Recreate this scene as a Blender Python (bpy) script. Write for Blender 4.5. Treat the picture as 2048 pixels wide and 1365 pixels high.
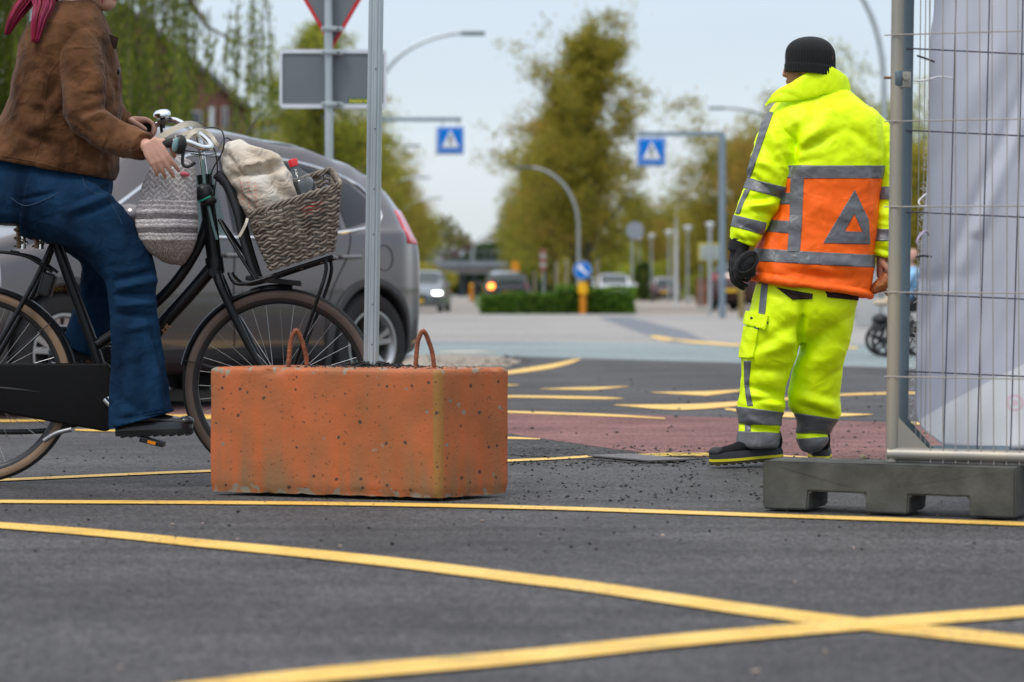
import bpy, bmesh, math, random
import numpy as np
from math import sin, cos, pi, radians, sqrt, atan2
from mathutils import Vector, Matrix, Quaternion, noise

scene = bpy.context.scene
for _o in list(bpy.data.objects):
    bpy.data.objects.remove(_o)
COL = scene.collection
RND = random.Random(7)

# ------------------------------------------------------------------ camera
F = 4836.0          # focal length in pixels of the 2048 px wide photograph (85 mm on 36 mm)
H = 0.72            # camera height
HOR = 580.0         # row of the horizon in the photograph
cam_d = bpy.data.cameras.new('camera')
cam_d.sensor_width = 36.0
cam_d.lens = F / 2048 * 36
cam_d.shift_y = -(682.5 - HOR) / 2048
cam_d.clip_start = 0.1
cam_d.clip_end = 3000
cam_d.dof.use_dof = True
cam_d.dof.focus_distance = 9.45
cam_d.dof.aperture_fstop = 2.9
cam = bpy.data.objects.new('camera', cam_d)
cam.location = (0, 0, H)
cam.rotation_euler = (radians(90), 0, 0)
COL.objects.link(cam)
scene.camera = cam

# ------------------------------------------------------------------ world, sun, exposure
SUN_EL, SUN_AZ = radians(58), radians(-140)     # azimuth measured from +Y clockwise: behind the camera, left
world = bpy.data.worlds.new('World')
scene.world = world
world.use_nodes = True
wn, wl = world.node_tree.nodes, world.node_tree.links
wn.clear()
w_out = wn.new('ShaderNodeOutputWorld')
sky = wn.new('ShaderNodeTexSky')
sky.sky_type = 'NISHITA'
sky.sun_disc = False
sky.sun_elevation = SUN_EL
sky.sun_rotation = SUN_AZ
sky.dust_density = 2.0
bg1 = wn.new('ShaderNodeBackground'); bg1.inputs[1].default_value = 0.05
bg2 = wn.new('ShaderNodeBackground'); bg2.inputs[1].default_value = 1.0
add = wn.new('ShaderNodeAddShader')
# thin overcast layer: brighter towards the zenith, soft streaks
geo = wn.new('ShaderNodeTexCoord')
sepw = wn.new('ShaderNodeSeparateXYZ'); wl.new(geo.outputs['Generated'], sepw.inputs[0])
rampw = wn.new('ShaderNodeValToRGB')
rampw.color_ramp.elements[0].position = 0.0; rampw.color_ramp.elements[0].color = (0.63, 0.675, 0.725, 1)
rampw.color_ramp.elements[1].position = 1.0; rampw.color_ramp.elements[1].color = (1.45, 1.47, 1.5, 1)
e = rampw.color_ramp.elements.new(0.10); e.color = (0.50, 0.56, 0.63, 1)
e = rampw.color_ramp.elements.new(0.30); e.color = (0.55, 0.60, 0.68, 1)
wl.new(sepw.outputs[2], rampw.inputs[0])
mpw = wn.new('ShaderNodeMapping'); mpw.inputs['Scale'].default_value = (1.2, 1.2, 7)
wl.new(geo.outputs['Generated'], mpw.inputs[0])
nzw = wn.new('ShaderNodeTexNoise'); nzw.inputs['Scale'].default_value = 1.6; nzw.inputs['Detail'].default_value = 5
wl.new(mpw.outputs[0], nzw.inputs[0])
mrw = wn.new('ShaderNodeMapRange'); mrw.inputs[1].default_value = 0.3; mrw.inputs[2].default_value = 0.7
mrw.inputs[3].default_value = 0.93; mrw.inputs[4].default_value = 1.06
wl.new(nzw.outputs[0], mrw.inputs[0])
mulw = wn.new('ShaderNodeMixRGB'); mulw.blend_type = 'MULTIPLY'; mulw.inputs[0].default_value = 1
wl.new(rampw.outputs[0], mulw.inputs[1]); wl.new(mrw.outputs[0], mulw.inputs[2])
wl.new(sky.outputs[0], bg1.inputs[0]); wl.new(mulw.outputs[0], bg2.inputs[0])
wl.new(bg1.outputs[0], add.inputs[0]); wl.new(bg2.outputs[0], add.inputs[1])
wl.new(add.outputs[0], w_out.inputs[0])

sun_d = bpy.data.lights.new('sun', 'SUN')
sun_d.energy = 1.5
sun_d.angle = radians(14)
sun_d.color = (1.0, 0.96, 0.9)
sun = bpy.data.objects.new('sun', sun_d)
_sd = Vector((sin(SUN_AZ) * cos(SUN_EL), cos(SUN_AZ) * cos(SUN_EL), sin(SUN_EL)))
sun.rotation_euler = (-_sd).to_track_quat('-Z', 'Y').to_euler()
COL.objects.link(sun)

scene.view_settings.view_transform = 'Standard'
scene.view_settings.look = 'None'
scene.view_settings.exposure = 0.05
scene.view_settings.gamma = 1.0
scene.view_settings.use_curve_mapping = False
scene.render.engine = 'CYCLES'
scene.cycles.use_denoising = True
scene.cycles.max_bounces = 6
scene.cycles.transparent_max_bounces = 12

# ------------------------------------------------------------------ coordinates of the photograph
def P(px, py, D):
    return Vector(((px - 1024) * D / F, D, H - (py - HOR) * D / F))
def G(px, py, z=0.0):
    D = (H - z) * F / (py - HOR)
    return Vector(((px - 1024) * D / F, D, z))

# ------------------------------------------------------------------ materials
MATS = {}
def mat(name, col, rough=0.6, metal=0.0, var=0.12, vscale=8.0, bump=0.0, bscale=60.0, col2=None,
        emit=None, coat=0.0, trans=0.0, island=0.0, sheen=0.0, stretch=(1, 1, 1), ior=1.45, alpha=1.0, spec=0.4, detail=5, wr=0.0, wrs=7.0, wst=(1, 1, 1)):
    if name in MATS:
        return MATS[name]
    m = bpy.data.materials.new(name); m.use_nodes = True
    nt = m.node_tree; n, l = nt.nodes, nt.links
    b = n['Principled BSDF']
    b.inputs['Roughness'].default_value = rough
    b.inputs['Metallic'].default_value = metal
    b.inputs['IOR'].default_value = ior
    b.inputs['Specular IOR Level'].default_value = spec
    b.inputs['Coat Weight'].default_value = coat
    b.inputs['Coat Roughness'].default_value = 0.04
    b.inputs['Sheen Weight'].default_value = sheen
    b.inputs['Alpha'].default_value = alpha
    if trans: b.inputs['Transmission Weight'].default_value = trans
    c = tuple(col) + (1,)
    tc = n.new('ShaderNodeTexCoord'); mp = n.new('ShaderNodeMapping'); mp.inputs['Scale'].default_value = stretch
    l.new(tc.outputs['Object'], mp.inputs[0])
    nz = n.new('ShaderNodeTexNoise'); nz.inputs['Scale'].default_value = vscale; nz.inputs['Detail'].default_value = detail
    l.new(mp.outputs[0], nz.inputs[0])
    if col2 is None:
        c1 = tuple(max(0, x * (1 - var)) for x in col) + (1,); c2 = tuple(x * (1 + var) for x in col) + (1,)
    else:
        c1, c2 = c, tuple(col2) + (1,)
    rp = n.new('ShaderNodeValToRGB'); rp.color_ramp.elements[0].position = 0.32; rp.color_ramp.elements[1].position = 0.68
    rp.color_ramp.elements[0].color = c1; rp.color_ramp.elements[1].color = c2
    l.new(nz.outputs[0], rp.inputs[0])
    last = rp.outputs[0]
    if island:
        gi = n.new('ShaderNodeNewGeometry')
        hs = n.new('ShaderNodeHueSaturation')
        mr = n.new('ShaderNodeMapRange'); mr.inputs[3].default_value = 1 - island; mr.inputs[4].default_value = 1 + island
        l.new(gi.outputs['Random Per Island'], mr.inputs[0]); l.new(mr.outputs[0], hs.inputs['Value'])
        mr2 = n.new('ShaderNodeMapRange'); mr2.inputs[3].default_value = 0.5 + island * .05; mr2.inputs[4].default_value = 0.5 - island * .09
        l.new(gi.outputs['Random Per Island'], mr2.inputs[0]); l.new(mr2.outputs[0], hs.inputs['Hue'])
        l.new(last, hs.inputs['Color']); last = hs.outputs[0]
    l.new(last, b.inputs['Base Color'])
    if emit:
        b.inputs['Emission Color'].default_value = tuple(emit[:3]) + (1,); b.inputs['Emission Strength'].default_value = emit[3]
    if wr:
        mw = n.new('ShaderNodeMapping'); mw.inputs['Scale'].default_value = wst; l.new(tc.outputs['Object'], mw.inputs[0])
        acc = None
        for sc_, am in ((wrs, 1.0), (wrs * 2.3, .45)):
            w1 = n.new('ShaderNodeTexNoise'); w1.inputs['Scale'].default_value = sc_; w1.inputs['Detail'].default_value = 1.5; w1.inputs['Distortion'].default_value = 1.1; l.new(mw.outputs[0], w1.inputs[0])
            w2 = n.new('ShaderNodeMath'); w2.operation = 'SUBTRACT'; w2.inputs[1].default_value = .5; l.new(w1.outputs[0], w2.inputs[0])
            w3 = n.new('ShaderNodeMath'); w3.operation = 'ABSOLUTE'; l.new(w2.outputs[0], w3.inputs[0])
            w4 = n.new('ShaderNodeMath'); w4.operation = 'MULTIPLY'; w4.inputs[1].default_value = -am * 2; l.new(w3.outputs[0], w4.inputs[0])
            if acc is None: acc = w4.outputs[0]
            else:
                w5 = n.new('ShaderNodeMath'); l.new(acc, w5.inputs[0]); l.new(w4.outputs[0], w5.inputs[1]); acc = w5.outputs[0]
        bw = n.new('ShaderNodeBump'); bw.inputs['Distance'].default_value = wr; l.new(acc, bw.inputs['Height']); l.new(bw.outputs[0], b.inputs['Normal'])
    if bump:
        nb = n.new('ShaderNodeTexNoise'); nb.inputs['Scale'].default_value = bscale; nb.inputs['Detail'].default_value = 6
        l.new(mp.outputs[0], nb.inputs[0])
        bp = n.new('ShaderNodeBump'); bp.inputs['Strength'].default_value = 1.0; bp.inputs['Distance'].default_value = bump
        l.new(nb.outputs[0], bp.inputs['Height'])
        if wr: l.new(bw.outputs[0], bp.inputs['Normal'])
        l.new(bp.outputs[0], b.inputs['Normal'])
    MATS[name] = m
    return m

def nodes_of(m):
    return m.node_tree.nodes, m.node_tree.links, m.node_tree.nodes['Principled BSDF']

# ------------------------------------------------------------------ objects
WL = {}
def setp(o, label=None, cat=None, group=None, kind=None):
    if label: o['label'] = label
    if cat: o['category'] = cat
    if group: o['group'] = group
    if kind: o['kind'] = kind
    return o
def thing(name, label, cat, loc=(0, 0, 0), group=None):
    o = bpy.data.objects.new(name, None); COL.objects.link(o)
    o.location = loc; o.empty_display_size = 0.1
    WL[o.name] = Vector(loc)
    return setp(o, label, cat, group)
def link_mesh(name, me, parent=None, m=None, origin=None):
    """me has world coordinates; the object gets its parent's (or origin's) place as its own."""
    o = bpy.data.objects.new(name, me); COL.objects.link(o)
    if parent is not None:
        w = WL[parent.name]; o.parent = parent
        me.transform(Matrix.Translation(-w)); WL[o.name] = w
    else:
        w = Vector(origin) if origin is not None else Vector((0, 0, 0))
        me.transform(Matrix.Translation(-w)); o.location = w; WL[o.name] = w
    if m is not None:
        me.materials.clear(); me.materials.append(m)
    return o

class MB:
    def __init__(s): s.v = []; s.f = []
    def add(s, vs, fs):
        k = len(s.v); s.v += [tuple(v) for v in vs]; s.f += [tuple(i + k for i in f) for f in fs]; return s
    def box(s, c, size, rot=None, taper=1.0):
        c = Vector(c); hx, hy, hz = [q / 2 for q in size]
        vs = []
        for z in (-1, 1):
            t = taper if z > 0 else 1
            for x, y in ((-1, -1), (1, -1), (1, 1), (-1, 1)):
                v = Vector((x * hx * t, y * hy * t, z * hz))
                if rot is not None: v = rot @ v
                vs.append(c + v)
        return s.add(vs, [(3, 2, 1, 0), (4, 5, 6, 7), (0, 1, 5, 4), (1, 2, 6, 5), (2, 3, 7, 6), (3, 0, 4, 7)])
    def tube(s, pts, r, n=8, closed=False, caps=True, flat=None):
        pts = [Vector(p) for p in pts]; N = len(pts)
        rs = r if isinstance(r, (list, tuple)) else [r] * N
        vs = []; up = None
        for i, p in enumerate(pts):
            a = pts[(i - 1) % N] if (closed or i > 0) else p
            b = pts[(i + 1) % N] if (closed or i < N - 1) else p
            t = (b - a); t = t.normalized() if t.length > 1e-9 else Vector((0, 0, 1))
            if up is None:
                up = t.orthogonal().normalized()
            up = up - t * up.dot(t)
            up = up.normalized() if up.length > 1e-6 else t.orthogonal().normalized()
            w = t.cross(up)
            rr = rs[i]
            ra, rb = (rr, rr) if not isinstance(rr, (tuple, list)) else rr
            if flat is not None and i == 0: pass
            for k in range(n):
                q = 2 * pi * k / n
                vs.append(p + up * cos(q) * ra + w * sin(q) * rb)
        fs = []
        M = N if closed else N - 1
        for i in range(M):
            j = (i + 1) % N
            for k in range(n):
                k2 = (k + 1) % n
                fs.append((i * n + k, i * n + k2, j * n + k2, j * n + k))
        if caps and not closed:
            fs.append(tuple(reversed(range(n)))); fs.append(tuple((N - 1) * n + k for k in range(n)))
        return s.add(vs, fs)
    def loft(s, secs, caps=True, closed_ring=True):
        """secs: list of equal-length rings of points"""
        n = len(secs[0]); vs = [p for r in secs for p in r]; fs = []
        for i in range(len(secs) - 1):
            for k in range(n if closed_ring else n - 1):
                k2 = (k + 1) % n
                fs.append((i * n + k, i * n + k2, (i + 1) * n + k2, (i + 1) * n + k))
        if caps:
            fs.append(tuple(reversed(range(n)))); fs.append(tuple((len(secs) - 1) * n + k for k in range(n)))
        return s.add(vs, fs)
    def ell(s, c, r, rot=None, nu=16, nv=10):
        c = Vector(c); vs = []; fs = []
        for j in range(nv + 1):
            th = pi * j / nv
            for i in range(nu):
                ph = 2 * pi * i / nu
                v = Vector((r[0] * sin(th) * cos(ph), r[1] * sin(th) * sin(ph), r[2] * cos(th)))
                if rot is not None: v = rot @ v
                vs.append(c + v)
        for j in range(nv):
            for i in range(nu):
                i2 = (i + 1) % nu
                fs.append((j * nu + i, (j + 1) * nu + i, (j + 1) * nu + i2, j * nu + i2))
        return s.add(vs, fs)
    def lathe(s, prof, c, axis=(0, 0, 1), n=24):
        """prof: (radius, height) pairs along axis"""
        c = Vector(c); q = Vector((0, 0, 1)).rotation_difference(Vector(axis).normalized())
        secs = [[c + q @ Vector((r * cos(2 * pi * k / n), r * sin(2 * pi * k / n), h)) for k in range(n)] for r, h in prof]
        return s.loft(secs)
    def prism(s, poly, ex):
        """poly: list of 3d points in one plane; ex: extrusion vector"""
        n = len(poly); ex = Vector(ex); vs = [Vector(p) for p in poly] + [Vector(p) + ex for p in poly]
        fs = [tuple(reversed(range(n))), tuple(n + k for k in range(n))]
        fs += [(k, (k + 1) % n, n + (k + 1) % n, n + k) for k in range(n)]
        return s.add(vs, fs)
    def mesh(s, name='m', clean=True):
        me = bpy.data.meshes.new(name); me.from_pydata(s.v, [], s.f)
        if clean:
            bm = bmesh.new(); bm.from_mesh(me)
            bmesh.ops.recalc_face_normals(bm, faces=bm.faces); bm.to_mesh(me); bm.free()
        me.update(); return me
    def build(s, name, m, parent=None, smooth=True, angle=40, origin=None, bevel=0, seg=2, clean=True, subd=0):
        me = s.mesh(name, clean)
        if bevel:
            bm = bmesh.new(); bm.from_mesh(me)
            bmesh.ops.remove_doubles(bm, verts=bm.verts, dist=1e-5)
            es = [e for e in bm.edges if len(e.link_faces) == 2 and e.calc_face_angle(0) > radians(30)]
            bmesh.ops.bevel(bm, geom=es, offset=bevel, segments=seg, affect='EDGES', profile=0.6, clamp_overlap=True)
            bm.to_mesh(me); bm.free()
        if smooth:
            me.shade_smooth()
            if angle: me.set_sharp_from_angle(angle=radians(angle))
        o = link_mesh(name, me, parent, m, origin)
        if subd:
            md = o.modifiers.new('s', 'SUBSURF'); md.levels = subd; md.render_levels = subd
        return o

def evaluated(me, mods):
    """apply modifiers [(type, {settings})] to a mesh datablock and return the new mesh"""
    o = bpy.data.objects.new('tmp', me); COL.objects.link(o)
    for t, st in mods:
        md = o.modifiers.new(t, t)
        for k, v in st.items(): setattr(md, k, v)
    dg = bpy.context.evaluated_depsgraph_get()
    out = bpy.data.meshes.new_from_object(o.evaluated_get(dg))
    bpy.data.objects.remove(o)
    return out
def fuse(mb, voxel=0.006, smooth=6):
    me = mb.mesh('f')
    return evaluated(me, [('REMESH', dict(mode='VOXEL', voxel_size=voxel, adaptivity=0)), ('SMOOTH', dict(factor=0.5, iterations=smooth))])

def displace(me, fn):
    n = len(me.vertices)
    co = np.empty(n * 3, 'f'); me.vertices.foreach_get('co', co); co = co.reshape(-1, 3)
    no = np.empty(n * 3, 'f'); me.vertex_normals.foreach_get('vector', no); no = no.reshape(-1, 3)
    d = fn(co, no)
    co += no * d[:, None]
    me.vertices.foreach_set('co', co.ravel()); me.update()
def nz1(co, sc, off=0.0):
    return np.array([noise.noise(Vector((x * sc[0] + off, y * sc[1] + off * 1.7, z * sc[2] - off))) for x, y, z in co], 'f')
def creases(co, no, segs, D):
    """segs: (px,py,px2,py2,depth_m,width_px) valleys (depth<0) or ridges (>0), seen from the camera"""
    px = 1024 + co[:, 0] * F / co[:, 1]; py = HOR - (co[:, 2] - H) * F / co[:, 1]
    d = np.zeros(len(co), 'f'); face = np.clip(-no[:, 1] * 1.5 + 0.3, 0, 1)
    for x1, y1, x2, y2, a, w in segs:
        dx, dy = x2 - x1, y2 - y1; L2 = dx * dx + dy * dy
        t = np.clip(((px - x1) * dx + (py - y1) * dy) / L2, 0, 1)
        dist2 = (px - x1 - t * dx) ** 2 + (py - y1 - t * dy) ** 2
        d += a * np.exp(-dist2 / (w * w)) * np.sqrt(np.maximum(0, np.sin((0.08 + 0.84 * t) * pi)))
    return d * face

def cut_mesh(me, planes, holes=None, off=0.002, facing=None, thick=True):
    """planes: (point, normal) keep the side the normal points to; holes: plane lists whose inside is removed"""
    bm = bmesh.new(); bm.from_mesh(me)
    for p, nrm in planes:
        bmesh.ops.bisect_plane(bm, geom=bm.verts[:] + bm.edges[:] + bm.faces[:], plane_co=p, plane_no=nrm, clear_inner=True, clear_outer=False)
    for hole in holes or []:
        for p, nrm in hole:
            bmesh.ops.bisect_plane(bm, geom=bm.verts[:] + bm.edges[:] + bm.faces[:], plane_co=p, plane_no=nrm)
        dead = [f for f in bm.faces if all((f.calc_center_median() - p).dot(nrm) > 0 for p, nrm in hole)]
        bmesh.ops.delete(bm, geom=dead, context='FACES')
    if facing is not None:
        fv = Vector(facing[:3]); lim = facing[3]
        dead = [f for f in bm.faces if f.normal.dot(fv) < lim]
        bmesh.ops.delete(bm, geom=dead, context='FACES')
    bm.normal_update()
    nrm = {v: v.normal.copy() for v in bm.verts}
    for v in bm.verts: v.co += nrm[v] * off
    if thick and off > 0:
        be = [e for e in bm.edges if e.is_boundary]
        r = bmesh.ops.extrude_edge_only(bm, edges=be)
        nv = [g for g in r['geom'] if isinstance(g, bmesh.types.BMVert)]
        bm.normal_update()
        src = {}
        for e in bm.edges:
            a, b = e.verts
            if a in nrm and b not in nrm: src[b] = a
            if b in nrm and a not in nrm: src[a] = b
        for v in nv:
            if v in src: v.co -= nrm[src[v]] * (off * 1.3)
    out = bpy.data.meshes.new('cut'); bm.to_mesh(out); bm.free()
    return out
def px_planes(poly, D):
    """convex polygon in photograph pixels -> planes that contain the line of sight"""
    c = Vector((sum(p[0] for p in poly) / len(poly), sum(p[1] for p in poly) / len(poly)))
    out = []
    cam_p = Vector((0, 0, H))
    for i in range(len(poly)):
        a, b = poly[i], poly[(i + 1) % len(poly)]
        A, B = P(a[0], a[1], D), P(b[0], b[1], D)
        n = (B - cam_p).cross(A - cam_p).normalized()
        if n.dot(P(c[0], c[1], D) - A) < 0: n = -n
        out.append((A, n))
    return out
def join_meshes(ms, name='j'):
    bm = bmesh.new()
    for m in ms: bm.from_mesh(m)
    out = bpy.data.meshes.new(name); bm.to_mesh(out); bm.free(); return out
def cutpart(src, polys, D, name, m, parent, off=0.002, front=True, holes=None, angle=None):
    ms = [cut_mesh(src, px_planes(p, D), [px_planes(h, D) for h in (holes or [])], off, (0, -1, 0, -0.05) if front else None) for p in polys]
    me = join_meshes(ms, name); me.shade_smooth()
    return link_mesh(name, me, parent, m)
def spline(pts, n=8):
    """Catmull-Rom through points (any dimension tuples)"""
    pts = [tuple(p) for p in pts]; out = []
    for i in range(len(pts) - 1):
        p0 = pts[max(i - 1, 0)]; p1 = pts[i]; p2 = pts[i + 1]; p3 = pts[min(i + 2, len(pts) - 1)]
        for k in range(n):
            t = k / n
            out.append(tuple(0.5 * ((2 * b) + (-a + c) * t + (2 * a - 5 * b + 4 * c - d) * t * t + (-a + 3 * b - 3 * c + d) * t ** 3)
                             for a, b, c, d in zip(p0, p1, p2, p3)))
    out.append(pts[-1]); return out
def clone(root, loc, label=None, rotz=None, scale=None, name=None, matrix=None):
    r = root.copy(); COL.objects.link(r); r.location = loc
    if label: r['label'] = label
    if rotz is not None: r.rotation_euler = (0, 0, rotz)
    if scale is not None: r.scale = (scale,) * 3 if not isinstance(scale, tuple) else scale
    for ch in list(root.children):
        c = ch.copy(); COL.objects.link(c); c.parent = r
        for g in ch.children:
            d = g.copy(); COL.objects.link(d); d.parent = c
    return r
# ================================================================== GROUND AND ROADS
def ground_mat(name, dark, light, speck=0.5, fine=220.0, patch=0.6, rough=0.85, tint=None, bumpd=0.0025, crack=False):
    m = bpy.data.materials.new(name); m.use_nodes = True
    n, l, b = nodes_of(m); b.inputs['Roughness'].default_value = rough; b.inputs['Specular IOR Level'].default_value = 0.35
    tc = n.new('ShaderNodeTexCoord')
    a = n.new('ShaderNodeTexNoise'); a.inputs['Scale'].default_value = patch; a.inputs['Detail'].default_value = 7; a.inputs['Roughness'].default_value = 0.62
    l.new(tc.outputs['Object'], a.inputs[0])
    v = n.new('ShaderNodeTexVoronoi'); v.inputs['Scale'].default_value = fine; l.new(tc.outputs['Object'], v.inputs[0])
    f = n.new('ShaderNodeTexNoise'); f.inputs['Scale'].default_value = fine * 0.35; f.inputs['Detail'].default_value = 6
    l.new(tc.outputs['Object'], f.inputs[0])
    r1 = n.new('ShaderNodeValToRGB'); r1.color_ramp.elements[0].position = 0.3; r1.color_ramp.elements[1].position = 0.72
    r1.color_ramp.elements[0].color = tuple(dark) + (1,); r1.color_ramp.elements[1].color = tuple(light) + (1,)
    l.new(a.outputs[0], r1.inputs[0])
    mr = n.new('ShaderNodeMapRange'); mr.inputs[3].default_value = 1 - speck; mr.inputs[4].default_value = 1 + speck
    sep = n.new('ShaderNodeSeparateColor'); l.new(v.outputs['Color'], sep.inputs[0]); l.new(sep.outputs[0], mr.inputs[0])
    mx = n.new('ShaderNodeMixRGB'); mx.blend_type = 'MULTIPLY'; mx.inputs[0].default_value = 1
    l.new(r1.outputs[0], mx.inputs[1]); l.new(mr.outputs[0], mx.inputs[2])
    mr2 = n.new('ShaderNodeMapRange'); mr2.inputs[1].default_value = 0.35; mr2.inputs[2].default_value = 0.65; mr2.inputs[3].default_value = 0.8; mr2.inputs[4].default_value = 1.2
    l.new(f.outputs[0], mr2.inputs[0])
    mx2 = n.new('ShaderNodeMixRGB'); mx2.blend_type = 'MULTIPLY'; mx2.inputs[0].default_value = 1
    l.new(mx.outputs[0], mx2.inputs[1]); l.new(mr2.outputs[0], mx2.inputs[2])
    last = mx2.outputs[0]
    # roller streaks along the road
    mp = n.new('ShaderNodeMapping'); mp.inputs['Scale'].default_value = (0.5, 5.0, 1); mp.inputs['Rotation'].default_value = (0, 0, 0.12)
    l.new(tc.outputs['Object'], mp.inputs[0])
    s = n.new('ShaderNodeTexNoise'); s.inputs['Scale'].default_value = 1.3; s.inputs['Detail'].default_value = 6; l.new(mp.outputs[0], s.inputs[0])
    mr3 = n.new('ShaderNodeMapRange'); mr3.inputs[1].default_value = 0.3; mr3.inputs[2].default_value = 0.7; mr3.inputs[3].default_value = 0.78; mr3.inputs[4].default_value = 1.22
    l.new(s.outputs[0], mr3.inputs[0])
    mx3 = n.new('ShaderNodeMixRGB'); mx3.blend_type = 'MULTIPLY'; mx3.inputs[0].default_value = 1
    l.new(last, mx3.inputs[1]); l.new(mr3.outputs[0], mx3.inputs[2]); last = mx3.outputs[0]
    l.new(last, b.inputs['Base Color'])
    bp = n.new('ShaderNodeBump'); bp.inputs['Distance'].default_value = bumpd; bp.inputs['Strength'].default_value = 1
    ad = n.new('ShaderNodeMath'); ad.operation = 'ADD'; l.new(v.outputs['Distance'], ad.inputs[0]); l.new(f.outputs[0], ad.inputs[1])
    l.new(ad.outputs[0], bp.inputs['Height']); l.new(bp.outputs[0], b.inputs['Normal'])
    return m
M_ASPH = ground_mat('asphalt_new', (0.035, 0.033, 0.034), (0.082, 0.079, 0.080), 0.75, 130, 0.8, 0.78)
M_RED = ground_mat('asphalt_red', (0.13, 0.058, 0.054), (0.23, 0.115, 0.105), 0.5, 130, 1.3, 0.9)
M_OLD = ground_mat('asphalt_old', (0.24, 0.23, 0.22), (0.33, 0.315, 0.30), 0.25, 40, 0.15, 0.9)
M_WET = ground_mat('asphalt_bluegrey', (0.16, 0.20, 0.205), (0.24, 0.285, 0.285), 0.25, 60, 0.25, 0.85)
M_PAVE = ground_mat('paving_brown', (0.25, 0.22, 0.19), (0.34, 0.30, 0.265), 0.3, 30, 0.4, 0.9)
M_LANE = ground_mat('lane_grey', (0.24, 0.22, 0.20), (0.31, 0.29, 0.27), 0.2, 20, 0.3, 0.9)
M_PATCH = ground_mat('asphalt_patch', (0.13, 0.145, 0.17), (0.17, 0.185, 0.21), 0.2, 40, 0.5, 0.8)
M_GRASS = ground_mat('verge_grass', (0.05, 0.075, 0.02), (0.10, 0.13, 0.04), 0.4, 20, 0.3, 1.0)
M_SAND = ground_mat('sandy_dirt', (0.20, 0.16, 0.12), (0.36, 0.31, 0.25), 0.5, 60, 2.0, 1.0)
M_GRIT = ground_mat('gritty_asphalt', (0.032, 0.032, 0.034), (0.075, 0.073, 0.072), 0.7, 80, 2.5, 0.95, bumpd=0.006)

def sheet(name, poly, z, m, kind='structure', label=None):
    mb = MB(); mb.add([(p[0], p[1], z) for p in poly], [tuple(range(len(poly)))])
    o = mb.build(name, m, smooth=False, clean=False)
    if o.data.polygons[0].normal.z < 0: o.data.flip_normals()
    setp(o, kind=kind, label=label); return o
def gp(pts): return [G(x, y)[:2] for x, y in pts]

sheet('ground', [(-700, -60), (700, -60), (700, 1500), (-700, 1500)], -0.012, M_GRASS)
sheet('road_surface', [(-25, -8), (25, -8)] + gp([(2600, 757), (1830, 735), (1260, 718), (1020, 711), (860, 709)]) + [(-25, 27.2)], -0.008, M_ASPH)
sheet('cross_street', [(-60, 20)] + [(60, 16.0), (60, 34.5)] + gp([(1480, 688), (830, 681)]) + [(-60, 35.5)], -0.0095, M_WET)
sheet('junction_surface', [(-90, 34.0), (90, 31.0), (90, 73), (-90, 73)], -0.0105, M_OLD)
sheet('left_lane', [(-8.5, 73), (-0.9, 73), (-6.0, 330), (-14.0, 330)], -0.0085, M_LANE)
sheet('side_street', [(3.8, 73), (9.0, 73), (16.5, 330), (11.0, 330)], -0.0085, M_PAVE)
sheet('pavement', [(9.2, 57), (60, 57), (60, 330), (17, 330), (9.2, 73)], 0.02, M_PAVE)
sheet('red_cycle_path', gp([(-900, 806), (0, 806), (420, 812), (1022, 821), (1300, 828), (1560, 836), (1840, 845), (2048, 851), (2700, 870),
                             (2700, 990), (2048, 958), (1760, 928), (1500, 915), (1330, 909), (1180, 889), (1022, 866), (420, 838), (0, 834), (-900, 830)]), -0.0062, M_RED)
sheet('gritty_patch', gp([(700, 868), (1022, 868), (1180, 891), (1330, 911), (1420, 914), (1300, 925), (1100, 912), (900, 900), (700, 893)]), -0.005, M_GRIT)
sheet('sandy_patch', gp([(780, 735), (1015, 733), (1045, 722), (1000, 712), (905, 709), (830, 711)]), -0.005, M_SAND)
sheet('repair_strip', gp([(1195, 634), (1260, 634), (1370, 662), (1420, 684), (1340, 684), (1290, 668)]), -0.006, M_PATCH)

# kerb stones along the far edge of the cycle path on the left, under the car
M_KERB = mat('kerb_concrete', (0.30, 0.29, 0.27), 0.9, var=0.2, vscale=4, bump=0.002, bscale=80)
kerb = thing('kerb', 'low grey concrete kerb running behind the bicycle and the orange block', 'kerb', G(200, 799))
ka, kb = G(-250, 797), G(700, 803)
nk = 9
for i in range(nk):
    a = ka.lerp(kb, i / nk); b = ka.lerp(kb, (i + 0.985) / nk); d = (b - a)
    mb = MB(); rot = Matrix.Rotation(atan2(d.y, d.x), 3, 'Z')
    mb.box((a + b) / 2 + Vector((0, 0.1, 0.028)), (d.length, 0.2, 0.075), rot)
    mb.build('kerb_stone', M_KERB, kerb, bevel=0.012)

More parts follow.
